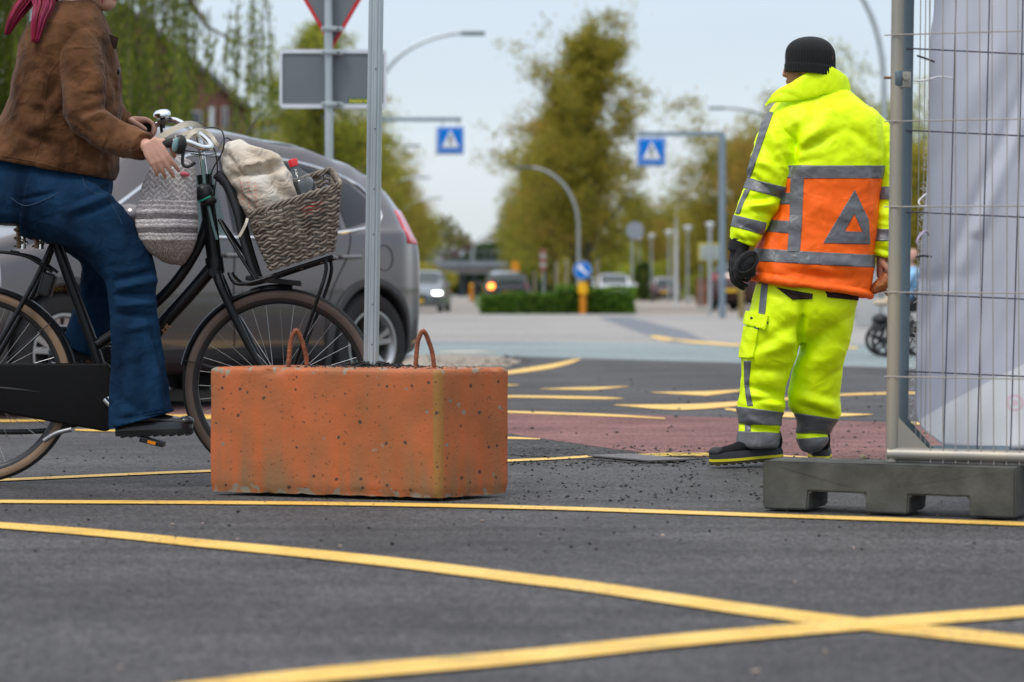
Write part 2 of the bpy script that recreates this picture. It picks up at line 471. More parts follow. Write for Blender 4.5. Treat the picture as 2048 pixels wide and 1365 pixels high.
# ---------------------------------------------------------------- yellow tape and paint lines
def yellow_mat():
    m = bpy.data.materials.new('yellow_marking'); m.use_nodes = True
    n, l, b = nodes_of(m); b.inputs['Roughness'].default_value = 0.55
    tc = n.new('ShaderNodeTexCoord')
    a = n.new('ShaderNodeTexNoise'); a.inputs['Scale'].default_value = 5; a.inputs['Detail'].default_value = 10; l.new(tc.outputs['Object'], a.inputs[0])
    r = n.new('ShaderNodeValToRGB'); r.color_ramp.elements[0].position = 0.30; r.color_ramp.elements[1].position = 0.40
    r.color_ramp.elements[0].color = (0.50, 0.34, 0.08, 1); r.color_ramp.elements[1].color = (0.72, 0.43, 0.075, 1)
    e = r.color_ramp.elements.new(0.62); e.color = (0.78, 0.50, 0.12, 1)
    l.new(a.outputs[0], r.inputs[0])
    gm = n.new('ShaderNodeTexNoise'); gm.inputs['Scale'].default_value = 70; gm.inputs['Detail'].default_value = 4; l.new(tc.outputs['Object'], gm.inputs[0])
    gl_ = n.new('ShaderNodeTexNoise'); gl_.inputs['Scale'].default_value = 2.2; gl_.inputs['Detail'].default_value = 6; l.new(tc.outputs['Object'], gl_.inputs[0])
    ga = n.new('ShaderNodeMath'); ga.operation = 'MULTIPLY_ADD'; ga.inputs[1].default_value = .55; l.new(gl_.outputs[0], ga.inputs[0]); l.new(gm.outputs[0], ga.inputs[2])
    gr = n.new('ShaderNodeMapRange'); gr.inputs[1].default_value = .86; gr.inputs[2].default_value = .98; gr.inputs[3].default_value = 0; gr.inputs[4].default_value = .75; l.new(ga.outputs[0], gr.inputs[0])
    gx = n.new('ShaderNodeMixRGB'); gx.inputs[2].default_value = (.10, .08, .045, 1); l.new(gr.outputs[0], gx.inputs[0]); l.new(r.outputs[0], gx.inputs[1]); l.new(gx.outputs[0], b.inputs['Base Color'])
    f = n.new('ShaderNodeTexNoise'); f.inputs['Scale'].default_value = 160; l.new(tc.outputs['Object'], f.inputs[0])
    bp = n.new('ShaderNodeBump'); bp.inputs['Distance'].default_value = 0.001; l.new(f.outputs[0], bp.inputs['Height']); l.new(bp.outputs[0], b.inputs['Normal'])
    return m
M_YEL = yellow_mat()
M_YWORN = mat('yellow_worn', (0.09, 0.08, 0.05), 0.9, col2=(0.75, 0.52, 0.08), vscale=30)
def marking(pts, label, z=0.0,  m=None, n=6, group='yellow road markings on the junction'):
    """pts: (px, py centre, half thickness px)"""
    z = z * .3 - .0035; s = spline(pts, n); vs = []; fs = []
    for x, y, h in s:
        h = max(h * .86, 0.3)
        a, b = G(x, y - h, z), G(x, y + h, z); vs += [a, b]
    for i in range(len(s) - 1):
        fs.append((2 * i, 2 * i + 1, 2 * i + 3, 2 * i + 2))
    mb = MB(); k = len(vs)
    vs2 = [(v[0], v[1], v[2]) for v in vs] + [(v[0], v[1], -0.0085) for v in vs]
    f2 = list(fs)
    for i in range(len(s) - 1):
        pass
    mb.add(vs2[:k], f2); o = mb.build('yellow_line', m or M_YEL, smooth=False)
    setp(o, label, 'road marking', group); return o
marking([(-400, 1001, 3.5), (0, 1003, 3.6), (600, 1006.5, 3.8), (1024, 1014, 4), (1400, 1026, 4), (2048, 1048, 4.2), (2500, 1065, 4.3)],
        'thin yellow line running across just in front of the orange block and the fence foot')
marking([(-400, 1022, 6), (0, 1050.5, 7), (200, 1066, 8), (400, 1086, 9), (600, 1105, 10), (800, 1126, 11), (1024, 1154, 11.5), (1200, 1176, 12), (1600, 1233, 13), (2048, 1283, 14), (2500, 1335, 15)],
        'long thick yellow line falling from left edge to lower right corner', 0.0)
marking([(100, 1412, 15), (430, 1371, 15), (700, 1343, 16), (1024, 1315, 15.5), (1400, 1276, 14), (1780, 1244, 13), (2048, 1223, 12.5), (2500, 1190, 12)],
        'nearest thick yellow line rising along the bottom edge to the right', 0.004)
marking([(-300, 972, 2.8), (0, 960, 2.6), (415, 942, 2.6), (1022, 921, 2.6), (1190, 912, 2.2)],
        'yellow line passing under the bicycle wheels and behind the orange block')
marking([(1240, 912, 3), (1330, 909, 3.8), (1430, 909, 3.5), (1520, 909, 3)], 'worn crumbly yellow streak left of the safety shoe', 0.001, M_YWORN)
marking([(1450, 908, 1.6), (1600, 914, 1.6), (1900, 938, 1.8), (2300, 978, 2)], 'faint yellow line behind the grey fence foot')
marking([(900, 873, 2), (1022, 876, 2.4), (1080, 878, 0.8)], 'short yellow stub right of the orange block, below the red path', 0.0)
marking([(-300, 842, 2.5), (0, 842, 2.4), (90, 841, 2.0)], 'yellow stub seen through the rear bicycle wheel', 0.0)
marking([(150, 860, 1.6), (200, 861, 2.2), (255, 862, 1.6)], 'short yellow dash between chain case and pedal', 0.0)
marking([(330, 833, 4.5), (425, 834, 5), (520, 835, 4)], 'yellow bar seen between trouser leg and orange block', 0.0)
marking([(900, 819, 2), (1022, 824, 2.4), (1200, 830, 2.6), (1330, 837, 1.2)], 'yellow line along the far edge of the red path', 0.0)
marking([(990, 749, 3), (1040, 742, 4.5), (1100, 733, 5), (1140, 724, 4), (1162, 718, 0.6)], 'curved yellow stripe pointing away beside the sandy patch')
marking([(1010, 771, 2), (1038, 770, 0.5)], 'tiny yellow tip right beside the orange block')
marking([(1080, 778, 0.4), (1150, 777.5, 2.6), (1190, 777, 3.0), (1257, 773, 0.4)], 'slim yellow triangle left of the centre of the junction')
marking([(980, 793, 2.4), (1060, 793.5, 2.6), (1190, 796, 2.8), (1247, 797, 0.4)], 'straight yellow stub just above the red path edge')
marking([(1303, 785, 0.4), (1400, 787, 4.6), (1420, 786.5, 5), (1492, 780, 1.2)], 'yellow triangle directly left of the trouser leg')
marking([(1228, 810, 0.5), (1330, 814, 6), (1400, 813, 6.5), (1480, 807, 5), (1560, 799, 3), (1680, 790, 2.4), (1850, 786, 2), (2200, 784, 2)],
        'long yellow arrow shape passing behind both legs of the worker')
marking([(1450, 818, 2), (1560, 829, 5.5), (1640, 830, 5.5), (1745, 829, 0.5)], 'yellow triangle between and right of the legs of the worker')
marking([(1795, 846, 1.5), (1835, 847, 2.6), (1860, 848, 2.2)], 'yellow dash at the lower left edge of the banner')
marking([(1302, 673, 2.4), (1325, 677, 4), (1348, 680, 2.4)], 'small far yellow dash at the grey repair strip')
marking([(1345, 679, 1.5), (1400, 685, 3), (1490, 691, 2.4), (1600, 692, 2), (1715, 696, 2)], 'far yellow line curving behind the worker on the cross street')
marking([(880, 705, 1), (930, 704, 2.2), (990, 704, 0.6)], 'faint pale dash at the edge of the blue-grey cross street', 0.0, mat('pale_paint', (0.48, 0.46, 0.36), 0.8, var=0.25))
mh = MB(); q = gp([(1175, 913), (1260, 910), (1385, 921), (1300, 924)])
mh.prism([(a, b, 0.0) for a, b in q], (0, 0, 0.006))
setp(mh.build('drain_cover', mat('iron_cover', (0.12, 0.11, 0.11), 0.6, bump=0.002, bscale=200), smooth=False), 'flat grey metal drain cover between the block and the safety shoe', 'drain cover')

# ---------------------------------------------------------------- loose stones
M_STONE = mat('loose_stone', (0.05, 0.048, 0.045), 0.9, island=0.7, var=0.3)
def rock(mb, c, r, rnd):
    vs = []; fs = [(0, 1, 2), (0, 2, 3), (0, 3, 4), (0, 4, 1), (5, 2, 1), (5, 3, 2), (5, 4, 3), (5, 1, 4)]
    a0 = rnd.random() * 6
    vs.append((c[0], c[1], c[2] + r * rnd.uniform(.5, .9)))
    for k in range(4):
        a = a0 + k * pi / 2 + rnd.uniform(-.4, .4); rr = r * rnd.uniform(.6, 1.2)
        vs.append((c[0] + cos(a) * rr, c[1] + sin(a) * rr, c[2] + r * rnd.uniform(0, .45)))
    vs.append((c[0], c[1], c[2] - r * .3)); mb.add(vs, fs)
mb = MB(); rnd = random.Random(3)
def scatter(n, x0, x1, y0, y1, r0, r1):
    for _ in range(n):
        y = y0 + (y1 - y0) * rnd.random() ** 0.8; x = rnd.uniform(x0, x1); g = G(x, y)
        r = r0 + (r1 - r0) * rnd.random() ** 3.5
        rock(mb, (g.x, g.y, -0.006), r, rnd)
scatter(520, 1020, 1600, 880, 1000, 0.002, 0.011)
scatter(180, -50, 430, 870, 1000, 0.002, 0.009)
scatter(260, 1020, 2100, 715, 870, 0.003, 0.018)
scatter(700, 1020, 1420, 890, 930, 0.003, 0.012)
scatter(260, -50, 2100, 985, 1100, 0.0025, 0.009)
scatter(60, -50, 2100, 1050, 1340, 0.002, 0.007)
scatter(300, 850, 1060, 708, 735, 0.006, 0.025)
scatter(260, 1480, 1860, 840, 935, 0.003, 0.012)
scatter(120, 400, 1060, 985, 1005, 0.002, 0.007)
for _ in range(9):
    g = G(rnd.uniform(1200, 1420), rnd.uniform(940, 1010)); rock(mb, (g.x, g.y, -0.004), rnd.uniform(.006, .009), rnd)
setp(mb.build('gravel', M_STONE, smooth=False, clean=False), kind='stuff')
mb = MB()
for x, y, r in ((965, 1040, .011), (345, 1046, .008), (405, 1044, .006), (1325, 1068, .008), (1708, 1093, .007), (1510, 1338, .010), (1650, 1300, .008), (680, 1089, .008), (1590, 1160, .006), (240, 1330, .006), (475, 1075, .006)):
    g = G(x, y); rock(mb, (g.x, g.y, -0.006), r, rnd)
setp(mb.build('pale_gravel', mat('pale_stone', (0.34, 0.27, 0.21), 0.9, island=0.4), smooth=False, clean=False), kind='stuff')
# ================================================================== ORANGE CONCRETE BLOCK
def orange_mat():
    m = bpy.data.materials.new('orange_painted_concrete'); m.use_nodes = True
    n, l, b = nodes_of(m); b.inputs['Roughness'].default_value = 0.62
    tc = n.new('ShaderNodeTexCoord')
    a = n.new('ShaderNodeTexNoise'); a.inputs['Scale'].default_value = 4.5; a.inputs['Detail'].default_value = 7; l.new(tc.outputs['Object'], a.inputs[0])
    r = n.new('ShaderNodeValToRGB'); r.color_ramp.elements[0].position = 0.30; r.color_ramp.elements[1].position = 0.68
    r.color_ramp.elements[0].color = (0.27, 0.085, 0.020, 1); r.color_ramp.elements[1].color = (0.52, 0.115, 0.028, 1)
    l.new(a.outputs[0], r.inputs[0])
    # rain and dirt: darker brown towards the foot, in vertical runs
    sp = n.new('ShaderNodeSeparateXYZ'); l.new(tc.outputs['Object'], sp.inputs[0])
    mp = n.new('ShaderNodeMapping'); mp.inputs['Scale'].default_value = (12, 12, 1.2); l.new(tc.outputs['Object'], mp.inputs[0])
    s = n.new('ShaderNodeTexNoise'); s.inputs['Scale'].default_value = 1.5; s.inputs['Detail'].default_value = 6; l.new(mp.outputs[0], s.inputs[0])
    mz = n.new('ShaderNodeMapRange'); mz.inputs[1].default_value = 0.0; mz.inputs[2].default_value = 0.20; mz.inputs[3].default_value = 1.1; mz.inputs[4].default_value = 0.0
    l.new(sp.outputs[2], mz.inputs[0])
    ms = n.new('ShaderNodeMapRange'); ms.inputs[1].default_value = 0.35; ms.inputs[2].default_value = 0.7; l.new(s.outputs[0], ms.inputs[0])
    mm = n.new('ShaderNodeMath'); mm.operation = 'MULTIPLY'; l.new(mz.outputs[0], mm.inputs[0]); l.new(ms.outputs[0], mm.inputs[1])
    ma = n.new('ShaderNodeMath'); ma.operation = 'MULTIPLY_ADD'; ma.inputs[1].default_value = 0.38; l.new(ms.outputs[0], ma.inputs[0]); l.new(mm.outputs[0], ma.inputs[2])
    mx = n.new('ShaderNodeMixRGB'); mx.inputs[2].default_value = (0.235, 0.115, 0.045, 1); l.new(ma.outputs[0], mx.inputs[0]); l.new(r.outputs[0], mx.inputs[1])
    # moss tinted chamfer at the near corner (object x about 0, y about 0)
    mk = n.new('ShaderNodeVectorMath'); mk.operation = 'LENGTH'
    cb = n.new('ShaderNodeCombineXYZ'); l.new(sp.outputs[0], cb.inputs[0]); l.new(sp.outputs[1], cb.inputs[1]); l.new(cb.outputs[0], mk.inputs[0])
    mk2 = n.new('ShaderNodeMapRange'); mk2.inputs[1].default_value = 0.017; mk2.inputs[2].default_value = 0.026; mk2.inputs[3].default_value = 0.75; mk2.inputs[4].default_value = 0
    l.new(mk.outputs['Value'], mk2.inputs[0])
    mxc = n.new('ShaderNodeMixRGB'); mxc.inputs[2].default_value = (0.27, 0.15, 0.03, 1); l.new(mk2.outputs[0], mxc.inputs[0]); l.new(mx.outputs[0], mxc.inputs[1])
    # pits: scattered voronoi cells, some filled dark, some bare grey
    nw = n.new('ShaderNodeTexNoise'); nw.inputs['Scale'].default_value = 60; l.new(tc.outputs['Object'], nw.inputs[0])
    wv = n.new('ShaderNodeMixRGB'); wv.blend_type = 'ADD'; wv.inputs[0].default_value = 0.012; l.new(tc.outputs['Object'], wv.inputs[1]); l.new(nw.outputs['Color'], wv.inputs[2])
    def pits(scale, rad, pick, seed):
        v = n.new('ShaderNodeTexVoronoi'); v.inputs['Scale'].default_value = scale; v.inputs['Randomness'].default_value = 1
        o = n.new('ShaderNodeMapping'); o.inputs['Location'].default_value = (seed, seed * 2, 0); l.new(wv.outputs[0], o.inputs[0]); l.new(o.outputs[0], v.inputs[0])
        c = n.new('ShaderNodeSeparateColor'); l.new(v.outputs['Color'], c.inputs[0])
        lt = n.new('ShaderNodeMath'); lt.operation = 'LESS_THAN'; lt.inputs[1].default_value = pick; l.new(c.outputs[0], lt.inputs[0])
        rr = n.new('ShaderNodeMath'); rr.operation = 'MULTIPLY'; rr.inputs[1].default_value = rad; l.new(c.outputs[1], rr.inputs[0])
        d = n.new('ShaderNodeMath'); d.operation = 'LESS_THAN'; l.new(v.outputs['Distance'], d.inputs[0]); l.new(rr.outputs[0], d.inputs[1])
        k = n.new('ShaderNodeMath'); k.operation = 'MULTIPLY'; l.new(lt.outputs[0], k.inputs[0]); l.new(d.outputs[0], k.inputs[1])
        return k.outputs[0], c.outputs[2]
    k1, c1 = pits(34, 0.25, 0.42, 1.3)
    k2, c2 = pits(16, 0.17, 0.34, 4.1)
    k3, c3 = pits(75, 0.30, 0.42, 7.7)
    last = mxc.outputs[0]
    for k, cc, dark in ((k3, c3, (0.13, 0.055, 0.02, 1)), (k1, c1, (0.065, 0.035, 0.02, 1)), (k2, c2, (0.20, 0.17, 0.14, 1))):
        x = n.new('ShaderNodeMixRGB'); x.inputs[2].default_value = dark; l.new(k, x.inputs[0]); l.new(last, x.inputs[1]); last = x.outputs[0]
    # chipped bare concrete along the bottom and a few edges
    ch = n.new('ShaderNodeTexNoise'); ch.inputs['Scale'].default_value = 22; ch.inputs['Detail'].default_value = 6; l.new(tc.outputs['Object'], ch.inputs[0])
    zb = n.new('ShaderNodeMapRange'); zb.inputs[1].default_value = 0.004; zb.inputs[2].default_value = 0.05; zb.inputs[3].default_value = 0.20; zb.inputs[4].default_value = 0
    l.new(sp.outputs[2], zb.inputs[0])
    zt = n.new('ShaderNodeMapRange'); zt.inputs[1].default_value = 0.395; zt.inputs[2].default_value = 0.445; zt.inputs[3].default_value = 0; zt.inputs[4].default_value = 0.14
    l.new(sp.outputs[2], zt.inputs[0])
    s1 = n.new('ShaderNodeMath'); l.new(ch.outputs[0], s1.inputs[0]); l.new(zb.outputs[0], s1.inputs[1])
    s2 = n.new('ShaderNodeMath'); l.new(s1.outputs[0], s2.inputs[0]); l.new(zt.outputs[0], s2.inputs[1])
    gt = n.new('ShaderNodeMath'); gt.operation = 'GREATER_THAN'; gt.inputs[1].default_value = 0.715; l.new(s2.outputs[0], gt.inputs[0])
    x = n.new('ShaderNodeMixRGB'); x.inputs[2].default_value = (0.24, 0.19, 0.135, 1); l.new(gt.outputs[0], x.inputs[0]); l.new(last, x.inputs[1])
    l.new(x.outputs[0], b.inputs['Base Color'])
    # relief
    h1 = n.new('ShaderNodeMath'); h1.operation = 'MULTIPLY_ADD'; h1.inputs[1].default_value = -1.0; l.new(k1, h1.inputs[0])
    fz = n.new('ShaderNodeTexNoise'); fz.inputs['Scale'].default_value = 90; fz.inputs['Detail'].default_value = 6; l.new(tc.outputs['Object'], fz.inputs[0])
    fm = n.new('ShaderNodeMath'); fm.operation = 'MULTIPLY'; fm.inputs[1].default_value = 0.7; l.new(fz.outputs[0], fm.inputs[0]); l.new(fm.outputs[0], h1.inputs[2])
    h2 = n.new('ShaderNodeMath'); h2.operation = 'MULTIPLY_ADD'; h2.inputs[1].default_value = -1.0; l.new(k2, h2.inputs[0]); l.new(h1.outputs[0], h2.inputs[2])
    bp = n.new('ShaderNodeBump'); bp.inputs['Distance'].default_value = 0.002; bp.inputs['Strength'].default_value = 1
    l.new(h2.outputs[0], bp.inputs['Height']); l.new(bp.outputs[0], b.inputs['Normal'])
    return m
M_ORG = orange_mat()
BC = G(878, 1000)                                   # near bottom corner
BL = G(418, 986); BR = G(1019, 989)
u = (BL - BC); v = (BR - BC); u.z = v.z = 0
BH = 0.447
block = thing('concrete_block', 'big orange painted concrete block standing on the asphalt with a steel pole in it', 'concrete block', BC)
def block_mesh():
    bm = bmesh.new()
    pts = [BC, BC + v, BC + u + v, BC + u]
    top = [p + Vector((0, 0, BH)) for p in pts]
    vb = [bm.verts.new(p) for p in pts]; vt = [bm.verts.new(p) for p in top]
    bm.faces.new(vb); bm.faces.new(vt[::-1])
    for i in range(4): bm.faces.new((vb[i], vb[(i + 1) % 4], vt[(i + 1) % 4], vt[i]))
    bmesh.ops.recalc_face_normals(bm, faces=bm.faces)
    es = [e for e in bm.edges if max(e.verts[0].co.z, e.verts[1].co.z) > 0.2]
    bmesh.ops.bevel(bm, geom=es, offset=0.014, segments=2, affect='EDGES', profile=0.5)
    be = [e for e in bm.edges if e.calc_length() > 0.08]
    for _ in range(5):
        be = [e for e in bm.edges if e.calc_length() > 0.02]
        bmesh.ops.subdivide_edges(bm, edges=be, cuts=1, use_grid_fill=True)
        if len(bm.verts) > 16000: break
    bm.normal_update()
    for w in bm.verts:
        n_ = w.normal
        a = noise.noise(w.co * 9) * 0.0018 + noise.noise(w.co * 40) * 0.0007
        k = max(0, 1 - w.co.z / 0.035)
        a -= k * (0.006 + 0.010 * max(0, noise.noise(w.co * 24) + 0.15))
        kt = max(0, 1 - (BH - w.co.z) / 0.03); c = noise.noise(w.co * 17)
        if kt > 0 and c > 0.28: a -= kt * (c - 0.28) * 0.05
        w.co += n_ * a
    me = bpy.data.meshes.new('b'); bmesh.ops.triangulate(bm, faces=bm.faces); bm.to_mesh(me); bm.free(); return me
me = block_mesh(); me.shade_smooth(); me.set_sharp_from_angle(angle=radians(50))
link_mesh('block_body', me, block, M_ORG)
M_RUST = mat('rusty_steel', (0.13, 0.045, 0.025), 0.85, col2=(0.30, 0.10, 0.045), vscale=40, bump=0.001, bscale=200)
def rebar(pts, name):
    s = spline(pts, 14); rs = [0.0078 + (0.0017 if (i % 3 == 0) else 0) for i in range(len(s))]
    mb = MB(); mb.tube(s, rs, 10); return mb.build(name, M_RUST, block, angle=70)
def Z(x, y, z): return (x, y, z)
for cx in (596, 852):
    t = (cx - 73 - 878) / (418 - 878)
    base = BC + u * t + v * 0.5; ax = v.normalized() * 0.02 + u.normalized() * -0.013
    w = base; L = [w - ax * 1.2 + Vector((0, 0, BH - .04)), w - ax * 1.0 + Vector((0, 0, BH + .05)), w - ax * .75 + Vector((0, 0, BH + .10)),
                   w - ax * .1 + Vector((0, 0, BH + .128)), w + ax * .6 + Vector((0, 0, BH + .09)), w + ax * 1.1 + Vector((0, 0, BH + .04)), w + ax * 1.4 + Vector((0, 0, BH - .04))]
    rebar([tuple(q) for q in L], 'lifting_loop')

# ---------------------------------------------------------------- steel profile pole standing in the block
M_ZINC = mat('galvanised_steel', (0.42, 0.46, 0.48), 0.42, 0.75, var=0.14, vscale=3, stretch=(3, 3, 0.6), bump=0.0004, bscale=40)
M_BOLT = mat('bolt_dark', (0.12, 0.12, 0.12), 0.5, 0.7)
pb = P(742, 735, 8.60); pb.z = BH - 0.01
ptop = P(756, -260, 8.60)
pole = thing('steel_pole', 'grooved galvanised steel pole standing upright in the orange block', 'pole', pb)
def profile_section(r):
    out = []
    for k in range(48):
        a = 2 * pi * k / 48; q = (k % 48) / 48 * 360
        rr = r
        for g, wd, dp in ((250, 11, .20), (296, 8, .10), (205, 8, .12), (70, 11, .2)):
            d = abs((q - g + 180) % 360 - 180)
            if d < wd: rr = r * (1 - dp)
        out.append((cos(a) * rr, sin(a) * rr))
    return out
sec = profile_section(0.0268)
d = ptop - pb
mb = MB(); mb.loft([[pb + d * t + Vector((x, y, 0)) for x, y in sec] for t in (0, .25, .5, .75, 1)])
mb.build('pole_shaft', M_ZINC, pole, angle=25)
mb = MB()
for t in (0.05, 0.13, 0.27, 0.36, 0.48, 0.6, 0.8):
    c = pb + d * t; mb.lathe([(0.0001, 0), (0.003, 0), (0.003, .0015), (0.0001, .0015)], (c.x + .004, c.y - .0275, c.z), (0, -1, 0), 8)
mb.build('rivets', M_BOLT, pole)['kind'] = 'stuff'
# crumbs of asphalt packed round the foot
mb = MB(); rnd = random.Random(5)
for _ in range(420):
    a = rnd.random() * 2 * pi; rr = abs(rnd.gauss(0, 0.055)) + 0.02
    ht = max(0, 0.022 - rr * 0.22)
    c = Vector((pb.x + cos(a) * rr * 1.6, pb.y + sin(a) * rr * 0.8, BH + rnd.random() * ht))
    rock(mb, c, rnd.uniform(0.003, 0.009), rnd)
for _ in range(160):
    t = rnd.random(); s_ = rnd.random()
    c = BC + u * (0.03 + .72 * t) + v * (0.08 + .8 * s_); rock(mb, (c.x, c.y, BH), rnd.uniform(.002, .006), rnd)
setp(mb.build('asphalt_crumbs', mat('black_crumbs', (0.025, 0.025, 0.026), 0.9, island=.4), smooth=False, clean=False), kind='stuff')

# ================================================================== FENCE FOOT, FENCE PANELS, BANNER
M_FOOT = mat('weathered_concrete_foot', (0.045, 0.046, 0.041), 0.9, col2=(0.095, 0.097, 0.086), vscale=9, bump=0.002, bscale=70)
FA, FB = G(1525, 1018), G(2031, 1038)
fu = (FB - FA); fl = fu.length; fu.normalize(); fv = Vector((-fu.y, fu.x, 0))
FH = 0.158
foot = thing('fence_ballast', 'long grey concrete fence foot with two square notches under the fence post', 'fence foot', FA)
def foot_pt(t, s_, z): return FA + fu * (t * fl) + fv * s_ + Vector((0, 0, z))
outline = [(0, 0), (.185, 0), (.19, .062), (.415, .062), (.42, 0), (.585, 0), (.59, .062), (.82, .062), (.825, 0), (1, 0), (1, FH), (0, FH)]
mb = MB(); mb.prism([foot_pt(t, 0, z) for t, z in outline], fv * 0.22)
mef = mb.mesh(); bm = bmesh.new(); bm.from_mesh(mef)
bmesh.ops.bevel(bm, geom=[e for e in bm.edges if e.calc_face_angle(0) > .5 and e.calc_length() > .03], offset=0.006, segments=2, affect='EDGES')
bmesh.ops.triangulate(bm, faces=bm.faces)
for _ in range(5):
    bmesh.ops.subdivide_edges(bm, edges=[e for e in bm.edges if e.calc_length() > .03], cuts=1)
bm.normal_update()
for w in bm.verts: w.co += w.normal * (noise.noise(w.co * 12) * .002 + noise.noise(w.co * 45) * .0012)
bm.to_mesh(mef); bm.free(); mef.shade_smooth(); mef.set_sharp_from_angle(angle=radians(45))
link_mesh('foot_body', mef, foot, M_FOOT)
g = P(1728, 918, 7.98)
mb = MB(); mb.ell((g.x, FA.y + .06, FH + .006), (.012, .008, .011)); 
setp(mb.build('pebble', mat('dull_stone', (0.20, 0.17, 0.11), .7), None), 'small brown pebble lying on top of the concrete fence foot', 'stone')


M_POSTA = mat('galvanised_beige', (0.42, 0.36, 0.27), 0.5, 0.55, col2=(0.30, 0.29, 0.26), vscale=7, stretch=(1, 1, .35), bump=0.0005, bscale=60)
M_POSTB = mat('galvanised_blue', (0.15, 0.20, 0.235), 0.5, 0.5, col2=(0.10, 0.135, 0.16), vscale=7, stretch=(1, 1, .35), bump=0.0005, bscale=60)
M_WIREA = mat('wire_beige', (0.36, 0.33, 0.30), 0.5, 0.4)
M_WIREB = mat('wire_dark', (0.10, 0.10, 0.13), 0.5, 0.4)
fence_a = thing('mesh_fence', 'near temporary fence panel with beige post, fine wires and bottom pipe', 'fence', P(1785, 918, 7.9), 'temporary mesh fence panels')
D0 = 7.86
pa_b, pa_t = P(1784, 924, D0), P(1799, -260, D0)
mb = MB(); mb.tube([pa_b, pa_t], 0.0205, 20); mb.build('post', M_POSTA, fence_a)
dirA = Vector((0.94, -0.34, 0)).normalized()
pp = P(1776, 908, D0)
mb = MB(); mb.tube([pp, pp + dirA * 1.6 + Vector((0, 0, -.003))], 0.021, 20); mb.build('bottom_pipe', M_POSTA, fence_a)
# corner gusset plates
mb = MB(); a = P(1792, 830, D0 - .012); b_ = P(1862, 902, D0 - .03); c_ = P(1792, 902, D0 - .012)
mb.prism([a, b_, c_], (0, 0.004, 0)); mb.build('gusset_plate', M_POSTA, fence_a, smooth=False)
def on_a(t, y): # point on panel A: t metres along, photo row y at the post
    p = P(1790, y, D0 - .022); return p + dirA * t
mb = MB()
k = 0
wires_h = [(70, .000), (243, 0), (414, 0), (585, 0), (754, 0), (-100, 0), (-270, 0)]
for y, _ in wires_h:
    a = on_a(-0.035, y); b_ = on_a(1.4, y); b_.z += -0.012
    mbw = MB(); mbw.tube([a, (a + b_) / 2 + Vector((0, 0, .002)), b_], 0.0021, 6); mbw.build('horizontal_wire', M_WIREA, fence_a)
for i in range(24):
    t = 0.115 + i * 0.0405
    a = on_a(t, -300); b_ = on_a(t, 925); a.x += (RND.random() - .5) * .012
    if i < 1: pass
    mid = (a + b_) / 2; mid.x += (RND.random() - .5) * .006
    mbw = MB(); mbw.tube([tuple(q) for q in spline([a, mid, b_], 4)], 0.0018, 6); mbw.build('vertical_wire', M_WIREA, fence_a)

fence_b = thing('mesh_fence', 'rear temporary fence panel with blue-grey post and wide dark wires, half covered by banner', 'fence', P(1810, 870, 8.0), 'temporary mesh fence panels')
D1 = 7.96
q0, q1 = P(1804, 915, D1), P(1821, -260, D1)
mb = MB(); mb.tube([q0, q1], 0.0185, 20); mb.build('post', M_POSTB, fence_b)
mb = MB(); a = P(1806, 826, D1 - .01); b_ = P(1875, 905, D1 + .01); c_ = P(1845, 905, D1 + .01); d_ = P(1800, 850, D1 - .01)
mb.prism([a, b_, c_, d_], (0, 0.005, 0)); mb.build('gusset_plate', M_POSTB, fence_b, smooth=False)
mb = MB(); pq = P(1806, 903, D1 + .03); mb.tube([pq, pq + Vector((1.2, .10, -.01))], 0.019, 16); mb.build('bottom_pipe', M_POSTB, fence_b)
dirB = Vector((1, 0.04, 0)).normalized()
for y in (-240, -70, 97, 261, 424, 588, 743):
    a = P(1812, y, D1 - .02); b_ = a + dirB * 1.5 + Vector((0, 0, -.068))
    mbw = MB(); mbw.tube([a, b_], 0.0026, 6); mbw.build('horizontal_wire', M_WIREB, fence_b)
for i in range(9):
    px = 1913 + i * 67
    a = P(px + 6, -300, D1 - .0155 + i * .004); b_ = P(px - 26, 905, D1 - .0155 + i * .004)
    mbw = MB(); mbw.tube([a, (a + b_) / 2 + Vector((.003, 0, 0)), b_], 0.0024, 6); mbw.build('vertical_wire', M_WIREB, fence_b)
for i in range(3):
    px = (1833, 1843, 1852)[i]
    a = P(px + 12, -300, D1 - .012); b_ = P(px - 2, 890, D1 - .012)
    mbw = MB(); mbw.tube([a, (a + b_) / 2, b_], 0.0016, 6); mbw.build('vertical_wire', M_WIREA, fence_b)
# clamp that couples the two posts
clamp = thing('fence_clamp', 'steel coupling clamp with bolt holding the two fence posts together', 'clamp', P(1800, 160, 7.9))
c0 = P(1797, 158, D0); c1 = P(1815, 158, D1)
mb = MB(); mb.lathe([(.0225, -.024), (.0235, -.022), (.0235, .022), (.0225, .024)], c0, (0, 0, 1), 20); mb.build('clamp_band', M_POSTB, clamp)
mb = MB(); mb.box(P(1810, 160, D0 - .014), (.038, .014, .052)); mb.build('clamp_plate', M_POSTA, clamp, bevel=.003)
mb = MB(); mb.lathe([(.0001, 0), (.010, 0), (.010, .009), (.0001, .009)], P(1811, 155, D0 - .022), (0, -1, 0), 6); mb.build('bolt', M_POSTA, clamp, smooth=False)
mb = MB(); mb.tube([P(1768, 156, D0), P(1785, 156, D0)], .0042, 8); mb.build('bolt', M_RUST, clamp)

